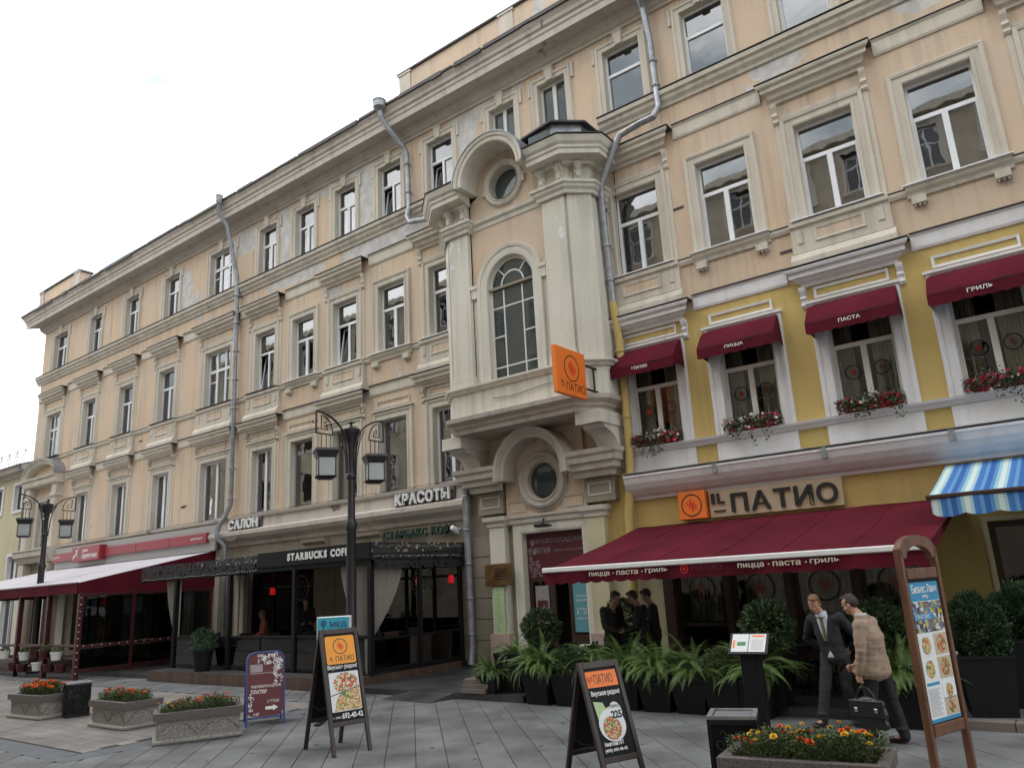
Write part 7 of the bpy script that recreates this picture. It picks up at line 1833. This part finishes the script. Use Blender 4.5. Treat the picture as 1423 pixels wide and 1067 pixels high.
def fuse(m, name, mat, parent, voxel=.011, smooth=3, fac=.5, folds=0.0):
    me = m.mesh('tmp', mat); o = bpy.data.objects.new('tmp', me)
    rm = o.modifiers.new('r', 'REMESH'); rm.mode = 'VOXEL'; rm.voxel_size = voxel; rm.use_smooth_shade = True
    s = o.modifiers.new('s', 'SMOOTH'); s.iterations = smooth; s.factor = fac
    me2 = evalmesh(o); bpy.data.objects.remove(o); bpy.data.meshes.remove(me)
    if folds:
        sd = Vector((len(me2.vertices) % 17, 3.1, 7.7))
        cs = [v.co.copy() for v in me2.vertices]; ns = [v.vector.copy() for v in me2.vertex_normals]; out = []
        for c, n_ in zip(cs, ns):
            f = noise.noise(Vector((c.x * 9, c.y * 9, c.z * 5)) + sd) + .6 * noise.noise(Vector((c.x * 6 + c.z * 14, c.y * 6, c.z * 20)) + sd)
            out += list(c + n_ * f * folds)
        me2.vertices.foreach_set('co', out); me2.update()
    me2.name = name; me2.polygons.foreach_set('use_smooth', [True] * len(me2.polygons)); me2.materials.clear(); me2.materials.append(mt[mat])
    return obj(name, me2, parent)
def hand(m, w, e, palm_n, curl=.6, s=1.0):
    """palm and five fingers; w wrist, e pointing direction, palm_n palm normal"""
    w = Vector(w); d = Vector(e).normalized(); n = Vector(palm_n); n = (n - d * n.dot(d)).normalized(); sd = d.cross(n)
    pc = w + d * .05 * s
    for q in (-.028, -.01, .01, .026): cap(m, w + d * .01 + sd * q * .6 * s, .016 * s, w + d * .085 * s + sd * q * s, .013 * s, 8)
    for i, (q, L_) in enumerate(((-.03, .062), (-.01, .075), (.01, .07), (.029, .055))):
        a = w + d * .085 * s + sd * q * s; k1 = (d * math.cos(curl) + n * math.sin(curl)); k2 = (d * math.cos(curl * 2.2) + n * math.sin(curl * 2.2))
        b = a + k1 * L_ * .5 * s; c = b + k2 * L_ * .5 * s; cap(m, a, .0095 * s, b, .0088 * s, 7); cap(m, b, .0088 * s, c, .0075 * s, 7)
    a = w + d * .025 * s - sd * .03 * s; b = a + (d * .6 - sd * .6 + n * .4).normalized() * .035 * s; c = b + (d * .8 + n * .5 + sd * .1).normalized() * .03 * s
    cap(m, a, .012 * s, b, .011 * s, 7); cap(m, b, .011 * s, c, .009 * s, 7)
def headparts(m, c, M_, s=1.0):
    """skull, jaw, nose, brow, lips, ears; M_ orients the face from -y"""
    def P(x, y, z): return Vector(c) + M_ @ Vector((x, y, z)) * s
    def E(x, y, z, rx, ry, rz): ell(m, P(x, y, z), (rx * s, ry * s, rz * s), M_)
    E(0, .012, .035, .076, .095, .085); E(0, -.02, -.03, .062, .07, .08); E(0, -.045, -.075, .042, .045, .038)
    E(0, -.078, -.012, .012, .018, .03); E(0, -.094, -.026, .015, .014, .012)
    for sx in (-1, 1): E(sx * .03, -.074, .018, .026, .014, .009); E(sx * .04, -.055, -.028, .024, .025, .022); E(sx * .079, .01, -.01, .009, .018, .032)
    E(0, -.083, -.056, .024, .01, .007); E(0, -.08, -.066, .02, .01, .008)
def eyes(par, c, M_, s=1.0):
    for sx in (-1, 1):
        m = MB(); ell(m, Vector(c) + M_ @ Vector((sx * .03, -.076, .004)) * s, (.012 * s, .006 * s, .005 * s), M_, 8); m.build('eye', 'hair_dark', par)
def hair(par, c, M_, mat, s=1.0, crop=1.0):
    m = MB()
    def E(x, y, z, rx, ry, rz): ell(m, Vector(c) + M_ @ Vector((x, y, z)) * s, (rx * s, ry * s, rz * s), M_)
    E(0, .028, .06, .08 * crop, .092 * crop, .076); E(0, .052, .02, .078 * crop, .07, .085); E(0, -.03, .1, .06, .055, .03)
    for sx in (-1, 1): E(sx * .066, .02, .03, .018, .045, .045)
    h_ = fuse(m, 'hair', mat, par, .009, 1, folds=.006); return h_
def rotz(a): return Matrix.Rotation(a, 3, 'Z')
def person(label, loc, rz, J, torso, mats, arms=True, headrot=None, hairmat='hair_brown', jacket='suit', trousers='trousers_grey', skin='skin', hemz=.8, crop=1.0, longcoat=False):
    """J: joints. body (skin) is one surface; jacket, trousers, shoes, hair are children"""
    t = thing('person', label, 'person', loc, rz)
    g = lambda k: Vector(J[k])
    hr = headrot or Matrix.Identity(3)
    m = MB(); headparts(m, g('head'), hr)
    cap(m, g('neck'), .062, g('head') + Vector((0, .015, -.04)), .058)
    cap(m, g('chest'), .1, g('neck'), .06); cap(m, g('pelvis'), .1, g('chest'), .11)
    for s in 'LR':
        cap(m, g('sh' + s), .045, g('el' + s), .035); cap(m, g('el' + s), .035, g('wr' + s), .024); cap(m, g('chest'), .08, g('sh' + s), .05)
        e, n = J['hd' + s]; hand(m, g('wr' + s), e, n, J.get('curl', .6))
        cap(m, g('pelvis'), .09, g('hp' + s), .08); cap(m, g('hp' + s), .075, g('kn' + s), .05); cap(m, g('kn' + s), .05, g('an' + s), .035); cap(m, g('an' + s), .035, g('to' + s), .025)
    body = fuse(m, 'body', skin, t, .0085, 2, .4)
    eyes(body, g('head'), hr)
    hair(t, g('head'), hr, hairmat, crop=crop)
    # trousers
    m = MB()
    for s in 'LR':
        cap(m, g('hp' + s), .1, g('kn' + s), .077); cap(m, g('kn' + s), .077, g('an' + s) + Vector((0, .01, .0)), .068)
        k = g('kn' + s).lerp(g('an' + s), .8); ell(m, k, (.08, .085, .04)); k = g('kn' + s).lerp(g('an' + s), .25); ell(m, k + Vector((0, .02, 0)), (.078, .08, .05))
        cap(m, g('pelvis'), .12, g('hp' + s), .1)
    ell(m, g('pelvis') + Vector((0, 0, .03)), J.get('pv', (.165, .12, .12))); fuse(m, 'trousers', trousers, t, .012, 2, folds=.009)
    for s in 'LR':
        m = MB(); a, b = g('an' + s), g('to' + s); cap(m, a + Vector((0, .02, -.035)), .045, b, .038); cap(m, a, .045, a + Vector((0, 0, -.03)), .045); sh = fuse(m, 'shoe', 'shoe', t, .01, 2)
    # jacket
    m = MB()
    for (k, r_) in torso: ell(m, Vector(k), r_)
    for i in range(len(torso) - 1):
        (a, ra), (b, rb) = torso[i], torso[i + 1]
        for q in (.25, .5, .75): ell(m, Vector(a).lerp(Vector(b), q), tuple(ra[z] * (1 - q) + rb[z] * q for z in range(3)))
    for s in 'LR':
        cap(m, g('chest') + Vector((0, 0, .08)), .1, g('sh' + s), .075); cap(m, g('sh' + s), .078, g('el' + s), .062); cap(m, g('el' + s), .062, g('wr' + s).lerp(g('el' + s), .12), .045)
        k = g('el' + s); ell(m, k, (.066, .066, .05))
        for q in (.35, .7): kk = g('sh' + s).lerp(k, q); ell(m, kk, (.074, .074, .03))
    jk = fuse(m, 'jacket', jacket, t, .012, 2, folds=.011)
    return t, body, jk
from mathutils.bvhtree import BVHTree
def decal(jk, par, name, mat, pts, d=(0, 1, 0), off=.006, n=10, back=1.0, zfun=None):
    """cloth patch laid on a surface: pts = 4 corners in the (x,z) plane, cast along d"""
    me = jk.data; bv = BVHTree.FromPolygons([v.co for v in me.vertices], [tuple(p.vertices) for p in me.polygons]); D_ = Vector(d).normalized()
    ax = Vector((D_.y, -D_.x, 0)).normalized() if abs(D_.z) < .9 else Vector((1, 0, 0)); m = MB(); ok = {}
    for i in range(n + 1):
        for j in range(n + 1):
            u, v = i / n, j / n; q = [pts[0][k] * (1 - u) * (1 - v) + pts[1][k] * u * (1 - v) + pts[2][k] * u * v + pts[3][k] * (1 - u) * v for k in (0, 1)]
            o = ax * q[0] + Vector((0, 0, q[1])) - D_ * back; h = bv.ray_cast(o, D_)
            if h[0] is None: continue
            ok[(i, j)] = len(m.v); m.v.append(tuple(h[0] - D_ * off))
    for i in range(n):
        for j in range(n):
            ks = [(i, j), (i + 1, j), (i + 1, j + 1), (i, j + 1)]
            if all(k in ok for k in ks): m.f.append(tuple(ok[k] for k in ks))
    return m.build(name, mat, par, True)
# man in dark suit
J = dict(head=(-.07, -.13, 1.62), neck=(-.03, -.02, 1.475), chest=(0, .02, 1.25), pelvis=(.05, .05, .95), shL=(-.21, .02, 1.40), shR=(.2, .03, 1.42), elL=(-.36, .14, 1.13), elR=(.36, .17, 1.13),
         wrL=(-.19, .24, .97), wrR=(.2, .26, .97), hdL=((.8, .1, -.3), (0, -1, 0)), hdR=((-.8, .1, -.3), (0, -1, 0)), hpL=(-.06, .04, .9), hpR=(.15, .05, .9), knL=(-.1, -.1, .5), knR=(.15, .06, .5), anL=(-.15, -.22, .09), anR=(.18, .17, .09), toL=(-.2, -.37, .035), toR=(.24, .02, .035))
hr = Matrix.Rotation(R(12), 3, 'Z') @ Matrix.Rotation(R(28), 3, 'X')
t, body, jk = person('man in dark suit with patterned tie looking down beside the balding man', (-3.47, 11.72, S), R(-5), J,
    [((0, .02, 1.38), (.19, .1, .09)), ((.0, .02, 1.22), (.19, .125, .12)), ((.03, .03, 1.03), (.17, .12, .12)), ((.05, .04, .88), (.185, .13, .1))], None, headrot=hr)
decal(jk, t, 'shirt', 'shirt', [(-.03, 1.12), (.06, 1.12), (.075, 1.46), (-.12, 1.46)], n=14)
decal(jk, t, 'shirt_hem', 'shirt', [(-.0, .9), (.09, .9), (.05, .99), (.04, .99)])
decal(jk, t, 'tie', 'tie', [(-.0, 1.13), (.05, 1.13), (.0, 1.44), (-.05, 1.44)], off=.014)
decal(jk, t, 'lapel', 'suit', [(.03, 1.1), (.07, 1.1), (.15, 1.4), (.07, 1.45)], off=.016); decal(jk, t, 'lapel', 'suit', [(-.04, 1.1), (.0, 1.1), (-.1, 1.45), (-.18, 1.4)], off=.016)
m = MB(); m.lathe([(.078, 1.44), (.08, 1.48), (.07, 1.52), (.066, 1.52), (.07, 1.47)], -.03, -.03, 20); m.build('shirt_collar', 'shirt', t, True)
# man in tan jacket, seen from the side, facing left
J = dict(head=(-.17, 0, 1.64), neck=(-.04, 0, 1.48), chest=(.03, 0, 1.25), pelvis=(.06, 0, .93), shL=(-.0, -.19, 1.40), shR=(-.02, .19, 1.41), elL=(-.0, -.25, 1.1), elR=(-.1, .22, 1.1), curl=1.1, pv=(.11, .15, .12),
         wrL=(-.07, -.23, .82), wrR=(-.27, .1, .88), hdL=((-.05, 0, -1), (0, 1, 0)), hdR=((-1, -.3, -.3), (0, -1, -.4)), hpL=(.03, -.1, .88), hpR=(.05, .1, .88), knL=(-.04, -.11, .48), knR=(.12, .12, .48), anL=(-.08, -.12, .09), anR=(.2, .13, .09), toL=(-.25, -.13, .035), toR=(.03, .13, .035))
hr = Matrix.Rotation(R(-82), 3, 'Z') @ Matrix.Rotation(R(24), 3, 'X')
t, body, jk = person('balding man in tan jacket and dark trousers stooping with a black bag', (-2.69, 10.75, S), R(-12), J,
    [((.0, 0, 1.39), (.105, .19, .09)), ((.05, 0, 1.24), (.135, .2, .12)), ((.03, 0, 1.04), (.15, .195, .13)), ((-.01, 0, .84), (.225, .235, .13))], None, headrot=hr, hairmat='hair_dark', jacket='tan', trousers='black_cloth', crop=.93)
m = MB(); m.lathe([(.078, 1.45), (.08, 1.5), (.07, 1.535), (.066, 1.535), (.07, 1.48)], -.045, 0, 20); m.build('shirt_collar', 'shirt', t, True)
m = MB(); m.lathe([(.11, 1.40), (.1, 1.48), (.086, 1.515), (.083, 1.5), (.09, 1.45)], -.03, .0, 20); m.build('jacket_collar', 'tan', t, True)
m = MB()
for k in range(4): m.lathe([(0, 0), (.008, .002), (0, .005)], 0, 0, 8); m.xform(Matrix.Translation((-.09 + .004 * k, -.292, .885 + k * .018)) @ Matrix.Rotation(PI / 2, 4, 'X'), len(m.v) - 24)
m.build('cuff_buttons', 'shoe', t)
# his bag and phone
t = thing('shoulder_bag', 'black leather bag hanging from the hand of the tan jacketed man', 'bag', (-2.74, 10.46, .09), R(-10))
m = MB(); cap(m, (-.17, 0, .06), .06, (.17, 0, .06), .06); cap(m, (-.16, 0, .3), .05, (.16, 0, .3), .05); ell(m, (0, 0, .18), (.23, .07, .2)); m.box(-.2, .2, -.05, .05, .06, .3); fuse(m, 'body', 'leather', t, .012, 3)
m = MB(); m.cbox(-.21, .21, -.075, -.06, .14, .34, .01); m.build('flap', 'leather', t)
m = MB(); m.tube([(-.12, -.02, .32), (-.1, -.02, .4), (-.05, -.02, .47), (.03, -.02, .47), (.09, -.02, .4), (.11, -.02, .32)], .011, 6); m.build('handle', 'leather', t, True)
for x in (-.12, .12): m = MB(); m.cbox(x - .02, x + .02, -.082, -.074, .2, .25, .003); m.build('buckle', 'steel', t)
m = MB(); m.cbox(-.035, .035, -.006, .006, -.07, .07, .004); o_ = m.build('phone', 'black_panel', loc=(-3.05, 10.72, .76)); o_.rotation_euler = (.6, .2, 1.3); tag(o_, 'dark phone in the raised hand of the tan jacketed man', 'phone')
# three men in shade under the awning
def simpleman(label, loc, rz, jacket, reach, bow=.1, skin='skin_shaded', hairm='hair_dark', trousers='black_cloth'):
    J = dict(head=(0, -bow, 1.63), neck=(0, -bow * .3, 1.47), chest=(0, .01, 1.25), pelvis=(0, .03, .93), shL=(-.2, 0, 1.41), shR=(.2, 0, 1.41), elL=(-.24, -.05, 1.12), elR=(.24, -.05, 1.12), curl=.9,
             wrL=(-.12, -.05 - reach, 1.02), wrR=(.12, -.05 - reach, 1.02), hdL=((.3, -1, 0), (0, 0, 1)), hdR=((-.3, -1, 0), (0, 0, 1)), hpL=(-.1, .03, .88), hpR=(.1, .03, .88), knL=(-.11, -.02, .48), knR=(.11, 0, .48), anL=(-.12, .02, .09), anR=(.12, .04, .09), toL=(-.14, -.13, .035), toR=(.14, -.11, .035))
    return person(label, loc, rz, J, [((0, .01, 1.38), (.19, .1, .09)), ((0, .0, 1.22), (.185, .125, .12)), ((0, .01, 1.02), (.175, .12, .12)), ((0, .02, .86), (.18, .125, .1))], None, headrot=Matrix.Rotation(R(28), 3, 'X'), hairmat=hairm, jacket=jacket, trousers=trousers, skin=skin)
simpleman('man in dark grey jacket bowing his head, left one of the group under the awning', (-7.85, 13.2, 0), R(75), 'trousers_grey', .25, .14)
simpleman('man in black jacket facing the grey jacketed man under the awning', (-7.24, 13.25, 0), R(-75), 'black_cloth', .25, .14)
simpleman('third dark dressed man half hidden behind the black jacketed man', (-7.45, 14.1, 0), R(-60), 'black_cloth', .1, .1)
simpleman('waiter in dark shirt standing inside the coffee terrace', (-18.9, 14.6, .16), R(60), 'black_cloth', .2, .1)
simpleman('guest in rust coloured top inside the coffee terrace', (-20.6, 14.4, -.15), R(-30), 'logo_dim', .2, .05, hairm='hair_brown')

bpy.data.scenes.remove(WS)
